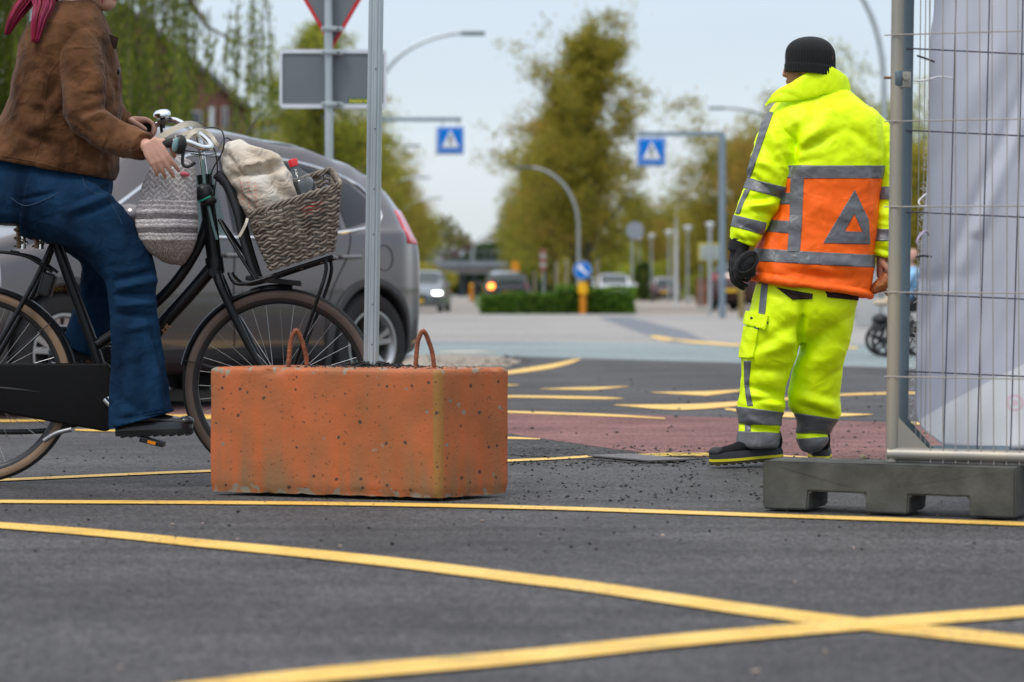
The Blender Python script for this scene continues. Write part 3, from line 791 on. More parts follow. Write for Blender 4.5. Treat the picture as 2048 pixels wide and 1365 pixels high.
# banner: a white mesh cloth tied to the inside of the fence
def banner_mat():
    m = bpy.data.materials.new('white_banner'); m.use_nodes = True
    n, l, b = nodes_of(m); b.inputs['Roughness'].default_value = 0.55
    tc = n.new('ShaderNodeTexCoord'); sp = n.new('ShaderNodeSeparateXYZ'); l.new(tc.outputs['Object'], sp.inputs[0])
    # printed field: pale blue-violet above a diagonal, white below
    dg = n.new('ShaderNodeMath'); dg.operation = 'MULTIPLY_ADD'; dg.inputs[1].default_value = -0.52
    l.new(sp.outputs[0], dg.inputs[0]); l.new(sp.outputs[2], dg.inputs[2])
    rp = n.new('ShaderNodeValToRGB'); rp.color_ramp.interpolation = 'LINEAR'
    e = rp.color_ramp.elements
    e[0].position = 0.0; e[0].color = (0.76, 0.77, 0.79, 1); e[1].position = 1.0; e[1].color = (0.56, 0.58, 0.66, 1)
    a1 = e.new(0.300); a1.color = (0.72, 0.73, 0.76, 1); a2 = e.new(0.303); a2.color = (0.49, 0.50, 0.58, 1)
    mr = n.new('ShaderNodeMapRange'); mr.inputs[1].default_value = -0.3; mr.inputs[2].default_value = 1.0; l.new(dg.outputs[0], mr.inputs[0])
    l.new(mr.outputs[0], rp.inputs[0])
    # faded round print near the right edge
    c = n.new('ShaderNodeVectorMath'); c.operation = 'DISTANCE'; c.inputs[1].default_value = BAN_C
    cb = n.new('ShaderNodeCombineXYZ'); l.new(sp.outputs[0], cb.inputs[0]); l.new(sp.outputs[2], cb.inputs[2]); l.new(cb.outputs[0], c.inputs[0])
    w = n.new('ShaderNodeMath'); w.operation = 'MULTIPLY'; w.inputs[1].default_value = 330; l.new(c.outputs['Value'], w.inputs[0])
    sn = n.new('ShaderNodeMath'); sn.operation = 'SINE'; l.new(w.outputs[0], sn.inputs[0])
    g1 = n.new('ShaderNodeMath'); g1.operation = 'GREATER_THAN'; g1.inputs[1].default_value = -0.2; l.new(sn.outputs[0], g1.inputs[0])
    g2 = n.new('ShaderNodeMath'); g2.operation = 'LESS_THAN'; g2.inputs[1].default_value = 0.033; l.new(c.outputs['Value'], g2.inputs[0])
    g3 = n.new('ShaderNodeMath'); g3.operation = 'MULTIPLY'; l.new(g1.outputs[0], g3.inputs[0]); l.new(g2.outputs[0], g3.inputs[1])
    g4 = n.new('ShaderNodeMath'); g4.operation = 'MULTIPLY'; g4.inputs[1].default_value = 0.55; l.new(g3.outputs[0], g4.inputs[0])
    mx = n.new('ShaderNodeMixRGB'); mx.inputs[2].default_value = (0.70, 0.40, 0.50, 1); l.new(g4.outputs[0], mx.inputs[0]); l.new(rp.outputs[0], mx.inputs[1])
    l.new(mx.outputs[0], b.inputs['Base Color'])
    return m
BD = 8.03
bo = P(1830, 897, BD)
_c = P(2028, 806, BD) - bo
BAN_C = (_c.x, 0, _c.z)
left = [(1868, -280), (1868, 0), (1862, 60), (1858, 130), (1857, 200), (1855, 300), (1852, 380), (1845, 450), (1840, 520), (1836, 600), (1833, 700), (1830, 800), (1832, 850), (1845, 888)]
nu, nv = 90, 130; vs = []
ls = spline(left, 10)
def ban_left(y):
    for i in range(len(ls) - 1):
        if ls[i][1] <= y <= ls[i + 1][1]:
            t = (y - ls[i][1]) / max(1e-6, ls[i + 1][1] - ls[i][1]); return ls[i][0] + (ls[i + 1][0] - ls[i][0]) * t
    return ls[-1][0]
for j in range(nv + 1):
    y = -280 + (888 + 280) * j / nv
    xl = ban_left(y)
    for i in range(nu + 1):
        s_ = i / nu; x = xl + s_ * 560
        yy = y
        if j > nv - 12: yy += (j - nv + 12) / 12 * (14 * s_ * 2 + 6 * sin(s_ * 9) - 30 * max(0, .08 - s_) / .08)
        d_ = 0.022 * noise.noise(Vector((x * .006, y * .004, 1))) + .010 * noise.noise(Vector((x * .02 + y * .008, y * .006, 5)))
        # diagonal fold and hanging pleats
        f1 = (x - 2040) + (y - 260) * 0.42
        d_ += -.016 * math.exp(-(f1 / 16) ** 2) * (1 if 120 < y < 470 else .3) + .012 * math.exp(-((f1 + 28) / 14) ** 2)
        f2 = (y - 560) + (x - 1850) * .10 ; d_ += .010 * math.exp(-(f2 / 14) ** 2) * math.exp(-((x - 1850) / 80) ** 2)
        d_ += .03 * (j / nv) ** 6 * sin(x * .03)
        vs.append(P(x, yy, BD + .01 + d_))
fs = [(j * (nu + 1) + i, j * (nu + 1) + i + 1, (j + 1) * (nu + 1) + i + 1, (j + 1) * (nu + 1) + i) for j in range(nv) for i in range(nu)]
mb = MB(); mb.add(vs, fs)
ban = mb.build('banner', banner_mat(), None, origin=bo, angle=None)
md = ban.modifiers.new('t', 'SOLIDIFY'); md.thickness = .0008
setp(ban, 'large white cloth banner with faded print hanging behind the wire fence', 'banner')
# frayed threads along the left edge of the banner
M_THREAD = mat('white_thread', (0.72, 0.72, 0.74), .8)
mb = MB(); rnd = random.Random(12)
for _ in range(130):
    y = rnd.uniform(230, 890); x = ban_left(min(y, 888)); L = rnd.uniform(3, 12)
    a = P(x + 2, y, BD); mb.tube([a, P(x - L * .5, y + rnd.uniform(-4, 4), BD - .004), P(x - L, y + rnd.uniform(-8, 8), BD - .006)], .0009, 4)
t_ = mb.build('frayed_threads', M_THREAD, ban); t_['kind'] = 'stuff'
# tie wraps
def tie(name, pts, r, m, label):
    mb = MB(); mb.tube(spline(pts, 5), r, 8); o = mb.build(name, m, None, origin=pts[0]); setp(o, label, 'cable tie')
tie('cable_tie', [P(1835, 112, 7.9), P(1850, 117, 7.93), P(1868, 124, 7.99)], .0035, mat('black_plastic', (.02, .02, .022), .45), 'black cable tie at the top of the banner edge')
tie('cable_tie', [P(1828, 162, 7.9), P(1850, 161, 7.91), P(1878, 154, 7.97), P(1905, 157, 8.0)], .003, M_THREAD, 'white cord tying the banner below the black cable tie')
tie('cable_tie', [P(1852, 388, 7.92), P(1838, 402, 7.9), P(1842, 412, 7.9), P(1856, 412, 7.98)], .0025, M_THREAD, 'small white cord loop at the middle of the banner edge')
tie('cable_tie', [P(1836, 489, 7.9), P(1836, 478, 7.9), P(1850, 463, 7.92), P(1858, 470, 7.98)], .004, mat('violet_cord', (.45, .38, .5), .7), 'violet looped tie above the stroller')
tie('cable_tie', [P(1832, 515, 7.9), P(1846, 512, 7.91), P(1862, 514, 7.98)], .0035, MATS['black_plastic'], 'dark tie on the banner edge beside the stroller')
# ================================================================== TREES
def leaf_mat(name, col, tr=0.6, island=0.5, val=1.0):
    m = mat(name, tuple(min(.6, c * val * 1.9) for c in col), 0.6, var=0.3, vscale=0.7, island=island, spec=0.25)
    n, l, b = nodes_of(m)
    out = [x for x in n if x.type == 'OUTPUT_MATERIAL'][0]
    t = n.new('ShaderNodeBsdfTranslucent'); mx = n.new('ShaderNodeMixShader'); mx.inputs[0].default_value = tr
    src = b.inputs['Base Color'].links[0].from_socket
    l.new(src, t.inputs[0]); l.new(b.outputs[0], mx.inputs[1]); l.new(t.outputs[0], mx.inputs[2]); l.new(mx.outputs[0], out.inputs[0])
    return m
def leaf_mesh(C, size, rs, droop=None, aspect=0.6, jit=0.35):
    N = len(C); s = size * rs.uniform(1 - jit, 1 + jit, (N, 1))
    a = rs.normal(size=(N, 3)); a /= np.linalg.norm(a, axis=1, keepdims=True)
    if droop is not None: a = a * (1 - droop) + np.array([[0, 0, -1.0]]) * droop; a /= np.linalg.norm(a, axis=1, keepdims=True)
    r = rs.normal(size=(N, 3)); b = np.cross(a, r); b /= np.maximum(1e-6, np.linalg.norm(b, axis=1, keepdims=True))
    V = np.stack([C - a * s, C + b * s * aspect, C + a * s, C - b * s * aspect], 1).reshape(-1, 3)
    me = bpy.data.meshes.new('leaves')
    me.vertices.add(4 * N); me.vertices.foreach_set('co', V.astype('f').ravel())
    me.loops.add(4 * N); me.loops.foreach_set('vertex_index', np.arange(4 * N, dtype='i'))
    me.polygons.add(N); me.polygons.foreach_set('loop_start', np.arange(0, 4 * N, 4, dtype='i'))
    me.update(calc_edges=True); return me
M_BARK = mat('bark_olive', (0.10, 0.085, 0.055), 0.9, var=0.35, vscale=6, stretch=(1, 1, .3), bump=.01, bscale=14)
L_OLIVE = leaf_mat('leaf_olive', (0.18, 0.172, 0.024))
L_GREEN = leaf_mat('leaf_spring_green', (0.155, 0.175, 0.025))
L_WILLOW = leaf_mat('leaf_willow', (0.090, 0.125, 0.016))
L_BRONZE = leaf_mat('leaf_bronze', (0.20, 0.155, 0.028))
L_DARK = leaf_mat('leaf_dark_green', (0.022, 0.05, 0.012))
L_HEDGE = leaf_mat('leaf_hedge', (0.052, 0.125, 0.015), island=0.6)
def make_tree(h, base, rad, seed, nleaf=9000, leaf=0.056, trunk_r=.13, shape='ovate', lm=None, tip=1.0, cl=.25):
    """returns (trunk mesh builder, leaf mesh) of a tree with its foot at the origin"""
    rs = np.random.RandomState(seed); rnd = random.Random(seed)
    mb = MB(); mb.tube([(0, 0, -.1), (rnd.uniform(-.05, .05), 0, h * .35), (rnd.uniform(-.15, .15), rnd.uniform(-.1, .1), h * .7), (0, 0, h * .97)],
                       [trunk_r * 1.15, trunk_r * .85, trunk_r * .45, .012], 8)
    tips = []
    n = 46
    for i in range(n):
        t = (i + rnd.random()) / n
        z0 = base + (h * .93 - base) * t
        if shape == 'ovate': R = rad * (sin(pi * min(1, (t * .80 + .16))) ** .8) * (1 - .35 * t)
        elif shape == 'cone': R = rad * (1.03 - t) ** .75
        else: R = rad * sqrt(max(.05, 1 - (2 * t - .9) ** 2 * .8))
        R *= rnd.uniform(.65, 1.12)
        a = i * 2.4 + rnd.uniform(-.5, .5); up = rnd.uniform(.35, .9) * (1 + t)
        p = Vector((0, 0, z0)); L = [p.copy()]; d = Vector((cos(a), sin(a), up)).normalized(); k = 5
        for q in range(k):
            d = (d + Vector((rnd.uniform(-.25, .25), rnd.uniform(-.25, .25), rnd.uniform(-.1, .22)))).normalized()
            p = p + d * R / k / max(.35, sqrt(d.x ** 2 + d.y ** 2)) * .9; L.append(p.copy())
        r0 = trunk_r * .32 * (1 - .6 * t)
        mb.tube(L, [r0 * (1 - .85 * q / k) for q in range(k + 1)], 5, caps=False)
        for q in range(1, k + 1):
            for _ in range(3):
                e_ = L[q] + Vector((rnd.gauss(0, 1), rnd.gauss(0, 1), rnd.gauss(.3, .8))) * R * .20
                mb.tube([L[q], e_], [r0 * .25, .004], 3, caps=False); tips.append((L[q] + e_) / 2); tips.append(e_); 
    # wispy leaders above the crown
    for _ in range(4):
        a = rnd.random() * 6.28; r = rad * rnd.uniform(.05, .22) * tip
        p0 = Vector((cos(a) * r * .4, sin(a) * r * .4, h * .8)); p1 = Vector((cos(a) * r, sin(a) * r, h * rnd.uniform(.9, 1.06)))
        mb.tube([p0, p1], [.02, .004], 4, caps=False)
        for q in range(4): tips.append(p0.lerp(p1, .4 + q * .2))
    zs = sorted(v[2] for v in mb.v); k_ = h / zs[int(len(zs) * .999) - 1]
    mb.v = [(a, b_, c * k_) for a, b_, c in mb.v]; tips = [(t[0], t[1], t[2] * k_) for t in tips]
    T = np.array([tuple(t) for t in tips]); w = rs.uniform(.3, 1.6, len(T)); w /= w.sum()
    idx = rs.choice(len(T), nleaf, p=w)
    C = T[idx] + rs.normal(size=(nleaf, 3)) * cl * rs.uniform(.4, 1.2, (nleaf, 1)) * np.array([[1, 1, .8]])
    return mb, leaf_mesh(C, leaf, rs)
TREES = {}
def tree_proto(key, **kw):
    if key not in TREES:
        mb, lm = make_tree(**kw); me = mb.mesh('trunk'); me.shade_smooth(); me.materials.append(M_BARK); TREES[key] = (me, lm)
    return TREES[key]
def put_tree(key, loc, lmat, label, group=None, scale=1.0, rot=0.0, name='tree', cat='tree', **kw):
    tm, lm = tree_proto(key, **kw)
    r = thing(name, label, cat, loc, group); r.scale = (scale,) * 3; r.rotation_euler.z = rot
    a = bpy.data.objects.new('trunk', tm); COL.objects.link(a); a.parent = r
    if lm.materials: 
        if lm.materials[0] != lmat: lm = lm.copy(); lm.materials.clear(); lm.materials.append(lmat)
    else: lm.materials.append(lmat)
    b = bpy.data.objects.new('crown', lm); COL.objects.link(b); b.parent = r; b['kind'] = 'stuff'
    return r
def row_x(off, D): return (950 - 1024) * D / F + off
def K(a, **kw): return dict(key=a, **kw)
kp = [K('p1', h=10.6, base=1.7, rad=3.6, seed=11, nleaf=52000, shape='cone'), K('p2', h=10.0, base=1.9, rad=3.2, seed=12, nleaf=40000, shape='cone'),
      K('p3', h=9.6, base=1.8, rad=2.8, seed=13, nleaf=24000), K('o1', h=8.6, base=1.6, rad=3.2, seed=14, nleaf=30000, shape='round'),
      K('o2', h=7.6, base=1.3, rad=3.2, seed=15, nleaf=28000, shape='round')]
def spec(i): d = dict(kp[i]); return d
med = [(86, 0, L_OLIVE, 'tallest and nearest tree of the median row, behind the round blue sign'),
       (103, 1, L_BRONZE, 'second tree of the median row, bronze tinted, just left of the tallest one'),
       (122, 1, L_OLIVE, 'third tree along the median row, olive green'),
       (143, 2, L_GREEN, 'fourth tree along the median row with paler green leaves'),
       (168, 1, L_OLIVE, 'fifth median tree, partly hidden by those in front'),
       (200, 2, L_GREEN, 'sixth median tree, low against the sky'),
       (245, 2, L_OLIVE, 'farthest tree of the median row near the viaduct')]
for i, (D, k, lm, lab) in enumerate(med):
    put_tree(loc=(row_x(4.0 + (i % 2) * .2, D), D, 0), lmat=lm, label=lab, group='trees on the median', rot=i * 1.3, scale=(1, .97, .98, .95, 1, .95, .95)[i], **spec(k))
lef = [(84, 1, L_GREEN, 'leafy tree rising behind the back of the grey sign panel'),
       (100, 3, L_OLIVE, 'broad tree between sign post and steel pole'),
       (118, 2, L_GREEN, 'tree with green crown just right of the steel pole'),
       (138, 1, L_OLIVE, 'olive tree right of the steel pole, under the zebra sign arm'),
       (162, 2, L_OLIVE, 'tree beside the second curved lamp of the left lane'),
       (192, 2, L_BRONZE, 'bronze tinted tree beside the farther lamps of the left lane'),
       (232, 2, L_OLIVE, 'small far tree at the left lane'),
       (285, 2, L_GREEN, 'farthest tree of the left row next to the viaduct')]
for i, (D, k, lm, lab) in enumerate(lef):
    put_tree(loc=(row_x(-5.5 - (i % 2) * .5, D), D, 0), lmat=lm, label=lab, group='trees left of the road', rot=i * 2.1 + .4, scale=(1.0, 1.1, .98, 1.0, 1.02, 1.05, 1.05, 1.05)[i], **spec(k))
rig = [(1400, 165, 4, 1.05, L_OLIVE, 'rounded tree behind the right zebra sign'), (1318, 180, 4, 1.1, L_GREEN, 'green tree between the median and the side street lamps'),
       (1475, 92, 3, .93, L_OLIVE, 'tall olive tree left of the traffic controller'), (1560, 84, 3, .80, L_BRONZE, 'tree directly behind the traffic controller'),
       (1655, 96, 4, 1.0, L_GREEN, 'tree hidden mostly by the jacket of the traffic controller'), (1738, 76, 3, .93, L_GREEN, 'pale green tree right of the black beanie'),
       (1850, 80, 3, .72, L_OLIVE, 'tree seen in the gap between fence post and banner'), (1960, 84, 3, .9, L_OLIVE, 'tree behind the banner'),
       (1440, 150, 4, 1.05, L_OLIVE, 'far tree behind the arm of the right zebra sign'), (1360, 175, 4, 1.0, L_BRONZE, 'far bronze tree left of the sign arm'),
       (1265, 190, 2, .9, L_GREEN, 'slender green tree behind the grey round sign')]
for i, (px, D, k, sc, lm, lab) in enumerate(rig):
    put_tree(loc=((px - 1024) * D / F, D, 0), lmat=lm, label=lab, group='trees right of the road', rot=i * 1.7 + .2, scale=sc, **spec(k))
lback = [(80, 78, 3, .9, L_GREEN, 'dense tree behind the cyclist at the left edge'), (250, 84, 3, .8, L_OLIVE, 'tree low behind the willow and the handlebar'),
         (390, 96, 4, .85, L_GREEN, 'tree in front of the gabled house'), (560, 92, 4, .86, L_GREEN, 'bushy tree below the left end of the sign panel'),
         (-60, 70, 3, .9, L_GREEN, 'tree beyond the left edge'), (500, 70, 4, .62, L_OLIVE, 'low tree right of the house, above the car roof')]
for i, (px, D, k, sc, lm, lab) in enumerate(lback):
    put_tree(loc=((px - 1024) * D / F, D, 0), lmat=lm, label=lab, group='trees behind the willow', rot=i * 2.9, scale=sc, **spec(k))

# far wood that reads as one mass
rs = np.random.RandomState(40); N = 26000
xs = rs.uniform(-75, 95, N); top = 12.0 + 2.5 * np.sin(xs * .21) + 2.2 * np.sin(xs * .53 + 1) + rs.uniform(-1.5, 1.0, N)
C = np.stack([xs, 385 + rs.uniform(-12, 12, N), rs.uniform(0, 1, N) ** .7 * top], 1)
o = link_mesh('far_wood', leaf_mesh(C, .55, rs), None, leaf_mat('leaf_far_wood', (0.10, 0.10, 0.035), val=1.0)); setp(o, kind='stuff')

# shrubs and hedges on the right-hand side
def shrub(px, py0, D, w, h, lm, label, name='shrub', n=5000, seed=0, leaf=.06, group=None, deep=None):
    rs = np.random.RandomState(seed + 100); c = Vector(((px - 1024) * D / F, D, 0))
    u_ = rs.normal(size=(n, 3)); u_ /= np.linalg.norm(u_, axis=1, keepdims=True); r = rs.uniform(.55, 1.03, (n, 1)) ** .5
    lump = 1 + .12 * np.sin(u_[:, :1] * 7 + seed) * np.cos(u_[:, 2:] * 5)
    C = u_ * r * lump * np.array([[w / 2, (deep or w) / 2, h / 2]]) + np.array([[0, 0, h / 2]])
    C[:, 2] = np.maximum(C[:, 2], .02)
    root = thing(name, label, 'bush', c, group)
    me = leaf_mesh(C, leaf, rs); me.materials.append(lm)
    o = bpy.data.objects.new('crown', me); COL.objects.link(o); o.parent = root; o['kind'] = 'stuff'
    mb = MB()
    for i in range(5):
        a = i * 1.26; mb.tube([(0, 0, -.05), (cos(a) * w * .12, sin(a) * w * .12, h * .4), (cos(a) * w * .3, sin(a) * w * .3, h * .8)], [.03, .02, .008], 5)
    mb2 = mb.mesh('stem'); mb2.materials.append(M_BARK); s_ = bpy.data.objects.new('stem', mb2); COL.objects.link(s_); s_.parent = root
    return root
L_LIME = leaf_mat('leaf_lime', (0.16, 0.20, 0.022))
shrub(1272, 0, 162, 3.2, 2.4, L_LIME, 'round lime green bush behind the end of the hedge', seed=1)
shrub(1300, 0, 165, 2.6, 2.3, L_LIME, 'lime green bush left of the maroon estate car', seed=2)
shrub(1288, 0, 158, 1.3, 2.6, L_DARK, 'dark green clipped bush between two lime green ones', seed=3, n=3000)
shrub(1352, 0, 172, 4.5, 3.0, L_LIME, 'broad yellow green bush behind the maroon estate car', seed=4)
shrub(1412, 0, 162, 3.2, 2.0, L_GREEN, 'low green bush beside the brown wall', seed=5)
shrub(1425, 0, 168, 6.5, 5.2, L_OLIVE, 'tall loose bush below the yellow framed sign', seed=6, n=8000, leaf=.09)
shrub(1515, 0, 120, 5.0, 3.8, L_GREEN, 'green bush behind the black glove', seed=7, n=8000, leaf=.09)
shrub(1240, 0, 170, 5.0, 4.0, L_GREEN, 'green bush between the median trunks and the side street', seed=8, n=8000, leaf=.1)
shrub(1180, 0, 210, 8.0, 4.0, L_OLIVE, 'olive undergrowth behind the median trunks', seed=9, n=9000, leaf=.12)
shrub(1090, 0, 230, 8.0, 3.0, L_DARK, 'dark undergrowth behind the red and white board', seed=10, n=9000, leaf=.12)
shrub(1830, 0, 70, 3.0, 5.0, L_OLIVE, 'tall bush in the gap between fence post and banner', seed=11, n=9000, leaf=.08)
shrub(975, 0, 300, 7.0, 6.5, L_DARK, 'dark green dome shaped tree mass above the viaduct', seed=12, n=8000, leaf=.25)
shrub(925, 0, 320, 6.0, 5.0, L_DARK, 'dark bush left of the dome shaped one above the viaduct', seed=13, n=6000, leaf=.25)
shrub(700, 0, 150, 9.0, 3.5, L_OLIVE, 'undergrowth behind the tail light of the grey car', seed=14, n=9000, leaf=.12)
shrub(800, 0, 210, 10.0, 3.2, L_OLIVE, 'undergrowth at the foot of the left tree row', seed=15, n=9000, leaf=.14)
shrub(860, 0, 300, 10.0, 4.2, L_GREEN, 'undergrowth left of the viaduct', seed=16, n=9000, leaf=.2)
for i, px in enumerate((-40, 150, 320, 470)):
    shrub(px, 0, 62 + i * 4, 6.5, 4.6 - .5 * i, (L_GREEN, L_WILLOW, L_OLIVE, L_GREEN)[i], ('bushes low at the left edge behind the saddle', 'bushes behind the jacket hem', 'bushes behind the handlebar', 'bushes above the car roof left of the aerial')[i], seed=20 + i, n=12000, leaf=.08)

# ---------------------------------------------------------------- willow hanging into the top left corner
WD = 44.0
wil = thing('willow_tree', 'big weeping willow with long hanging green twigs in the upper left', 'tree', ((60 - 1024) * WD / F, WD, 0))
rs = np.random.RandomState(5); rnd = random.Random(5)
mb = MB(); wb = WL[wil.name]
mb.tube([wb + Vector((-2.2, 1, -.1)), wb + Vector((-2.0, 1, 3)), wb + Vector((-1.2, 1, 6.5)), wb + Vector((.5, 0, 9.5))], [.42, .36, .28, .12], 12)
limb = [P(120, -260, WD), P(260, -120, WD), P(370, -20, WD), P(410, 50, WD), P(470, 85, WD), P(525, 95, WD)]
mb.tube([wb + Vector((-1.6, 1, 5))] + limb, [.2, .14, .10, .06, .03, .02, .012], 8)
leafC = []; tw = MB()
def strand(px, y0, y1, D, dens=1.0):
    n = 9; x = px; pts = []
    for i in range(n + 1):
        t = i / n; x += rnd.uniform(-2.5, 2.5); pts.append(P(x + 6 * sin(t * 2 + px), y0 + (y1 - y0) * t, D))
    tw.tube(pts, [.012 * (1 - .8 * i / n) + .002 for i in range(n + 1)], 3, caps=False)
    L = abs(y1 - y0) * D / F; m = int(L * 34 * dens)
    for _ in range(m):
        t = rnd.random() ** .8 * n; i = min(n - 1, int(t)); q = pts[i].lerp(pts[i + 1], t - i)
        leafC.append((q.x + rnd.gauss(0, .045), q.y + rnd.gauss(0, .045), q.z + rnd.gauss(0, .03)))
for _ in range(240):      # main curtain
    px = rnd.uniform(-160, 270) if rnd.random() < .86 else rnd.uniform(260, 400)
    y1 = rnd.uniform(120, 330) if px < 330 else rnd.uniform(60, 240)
    strand(px, -300, y1, WD + rnd.uniform(-3, 3))
for _ in range(150):      # dense low curtain behind the cyclist's arm
    px = rnd.uniform(-160, 380); strand(px, rnd.uniform(40, 190), rnd.uniform(240, 420), WD + rnd.uniform(-3, 4), 1.5)
for px in (395, 412, 428, 452, 468, 476, 500, 508, 515, 528, 536):   # loose outer strands
    for _ in range(2): strand(px + rnd.uniform(-6, 6), rnd.choice((-60, 20, 60)), rnd.uniform(150, 290), WD + rnd.uniform(-1, 1), 1.0)
for _ in range(60):
    px = rnd.uniform(-160, 40); strand(px, -300, rnd.uniform(300, 500), WD + rnd.uniform(-3, 3), 1.6)
mb.build('trunk', M_BARK, wil)
o = tw.build('hanging_twigs', M_BARK, wil, clean=False); o['kind'] = 'stuff'
o = link_mesh('crown', leaf_mesh(np.array(leafC), .062, rs, droop=.65, aspect=.3), wil, L_WILLOW); o['kind'] = 'stuff'

# ---------------------------------------------------------------- hedge on the median nose
hed = thing('hedge', 'clipped green hedge on the median with a taller right half', 'hedge', P(1115, 628, 72.6))
hw = WL[hed.name]
def hedge_bit(x0, x1, h, d0, d1, lm, seed, name='hedge_section'):
    rs = np.random.RandomState(seed); n = int((x1 - x0) * 1500)
    C = np.stack([rs.uniform(x0, x1, n), rs.uniform(d0, d1, n), rs.uniform(0, h, n)], 1)
    f = rs.randint(0, 3, n)
    C[f == 0, 1] = d0 + rs.uniform(0, .12, (f == 0).sum()); C[f == 1, 2] = h - rs.uniform(0, .1, (f == 1).sum())
    C[:, 2] += .05 * np.sin(C[:, 0] * 3.1 + seed) * (C[:, 2] / h)
    o = link_mesh(name, leaf_mesh(C, .045, rs, aspect=.8), hed, lm); 
    mb = MB(); mb.box(((x0 + x1) / 2, (d0 + d1) / 2 + .1, h / 2 - .06), (x1 - x0 - .1, d1 - d0 - .2, h - .12))  # solid dark green box filling the hedge behind its leaf cards
    c_ = mb.build('inner_dark_box', MATS['leaf_dark_green'], hed); return o
X = lambda px: (px - 1024) * 72.6 / F
hedge_bit(X(960), X(1036), .60, 72.6, 75, L_HEDGE, 1)
hedge_bit(X(1036), X(1112), .66, 72.6, 76, leaf_mat('leaf_hedge_light', (0.06, 0.135, 0.02), island=.6), 2)
hedge_bit(X(1112), X(1186), .82, 72.6, 76, L_HEDGE, 3)
hedge_bit(X(1186), X(1272), .78, 72.6, 76, L_HEDGE, 4)

# ================================================================== SIGNS
M_STEEL = mat('dull_steel', (0.40, 0.44, 0.46), 0.4, 0.6, var=.1)
M_STEELD = mat('dark_steel_column', (0.20, 0.26, 0.31), 0.5, 0.3, var=.12)
M_SIGNBACK = mat('sign_back_grey', (0.155, 0.175, 0.195), 0.5, 0.3, var=.06, vscale=2)
M_SIGNRIM = mat('sign_rim_white', (0.62, 0.65, 0.70), 0.45, 0.2, var=.05)
M_SIGNRED = mat('sign_red', (0.50, 0.02, 0.025), 0.4, var=.05)
M_BLUE = mat('sign_blue', (0.0, 0.155, 0.56), 0.5, var=.04, spec=.15)
M_WHITE = mat('sign_white', (0.78, 0.80, 0.82), 0.4, var=.03)
M_BLACK = mat('sign_black', (0.02, 0.02, 0.022), 0.5)
SD = 17.3
sg = thing('traffic_sign', 'grey backs of a triangle and a rectangular panel on a thin post behind the car', 'traffic sign', (P(660, 600, SD).x, SD, 0))
mb = MB(); b0 = Vector((P(661, 600, SD).x, SD, 0)); t0 = P(655, -260, SD); r_ = .0305
sec = [(cos(2 * pi * k / 24) * r_ * (1 if k % 6 else .9), sin(2 * pi * k / 24) * r_ * (1 if k % 6 else .9)) for k in range(24)]
mb.loft([[b0.lerp(t0, t) + Vector((x, y, 0)) for x, y in sec] for t in (0, .5, 1)]); mb.build('post', M_ZINC, sg)
def rrect(x0, y0, x1, y1, r, D, n=5, tilt=0.0):
    pts = []
    for cx, cy, a0 in ((x1 - r, y0 + r, -90), (x1 - r, y1 - r, 0), (x0 + r, y1 - r, 90), (x0 + r, y0 + r, 180)):
        for k in range(n + 1):
            a = radians(a0 + 90 * k / n); x = cx + cos(a) * r; y = cy + sin(a) * r; pts.append(P(x, y + (x - x0) * tilt, D))
    return pts
D = SD + .05
outer = rrect(559, 99, 773, 217, 8, D, tilt=.0); inner = rrect(564.5, 107, 767, 208.5, 3, D)
mb = MB(); n = len(outer); back = [p + Vector((0, .03, 0)) for p in outer]
inb = [p + Vector((0, .03, 0)) for p in inner]
mb.add(outer + inner + back + inb, [(k, (k + 1) % n, n + (k + 1) % n, n + k) for k in range(n)] + [(k, 2 * n + k, 2 * n + (k + 1) % n, (k + 1) % n) for k in range(n)]
       + [(n + k, n + (k + 1) % n, 3 * n + (k + 1) % n, 3 * n + k) for k in range(n)] + [(2 * n + k, 3 * n + k, 3 * n + (k + 1) % n, 2 * n + (k + 1) % n) for k in range(n)])
mb.build('panel_frame', M_SIGNRIM, sg, angle=30)
mb = MB(); mb.prism([p + Vector((0, .012, 0)) for p in rrect(564, 106.5, 767.5, 209, 3, D)], (0, .006, 0)); mb.build('panel_back', M_SIGNBACK, sg, smooth=False)
# sticker with a line of small yellow capitals on dark green
mb = MB(); st = [P(696, 196.5, D), P(760, 196.5, D), P(760, 208, D), P(696, 208, D)]
mb.prism([p + Vector((0, .009, 0)) for p in st], (0, .002, 0)); stk = mb.build('sticker', mat('sticker_green', (0.005, 0.085, 0.06), .5), sg, smooth=False)
def text_mesh(body, size, name='lettering', bold=.0, ext=.0008, sx=1.0):
    cu = bpy.data.curves.new('t', 'FONT'); cu.body = body; cu.size = size; cu.extrude = ext; cu.offset = bold; cu.align_x = 'LEFT'; cu.space_character = 1.05
    o = bpy.data.objects.new('t', cu); COL.objects.link(o)
    me = bpy.data.meshes.new_from_object(o.evaluated_get(bpy.context.evaluated_depsgraph_get())); bpy.data.objects.remove(o)
    me.transform(Matrix.Scale(sx, 4, (1, 0, 0))); me.transform(Matrix.Rotation(radians(90), 4, 'X')); return me
me = text_mesh('PARKWAVE', .036, bold=.0012, sx=1.12); me.transform(Matrix.Translation(P(698.5, 206, D) + Vector((0, .007, 0))))
link_mesh('lettering', me, stk, mat('sticker_yellow', (0.65, 0.60, 0.03), .5))
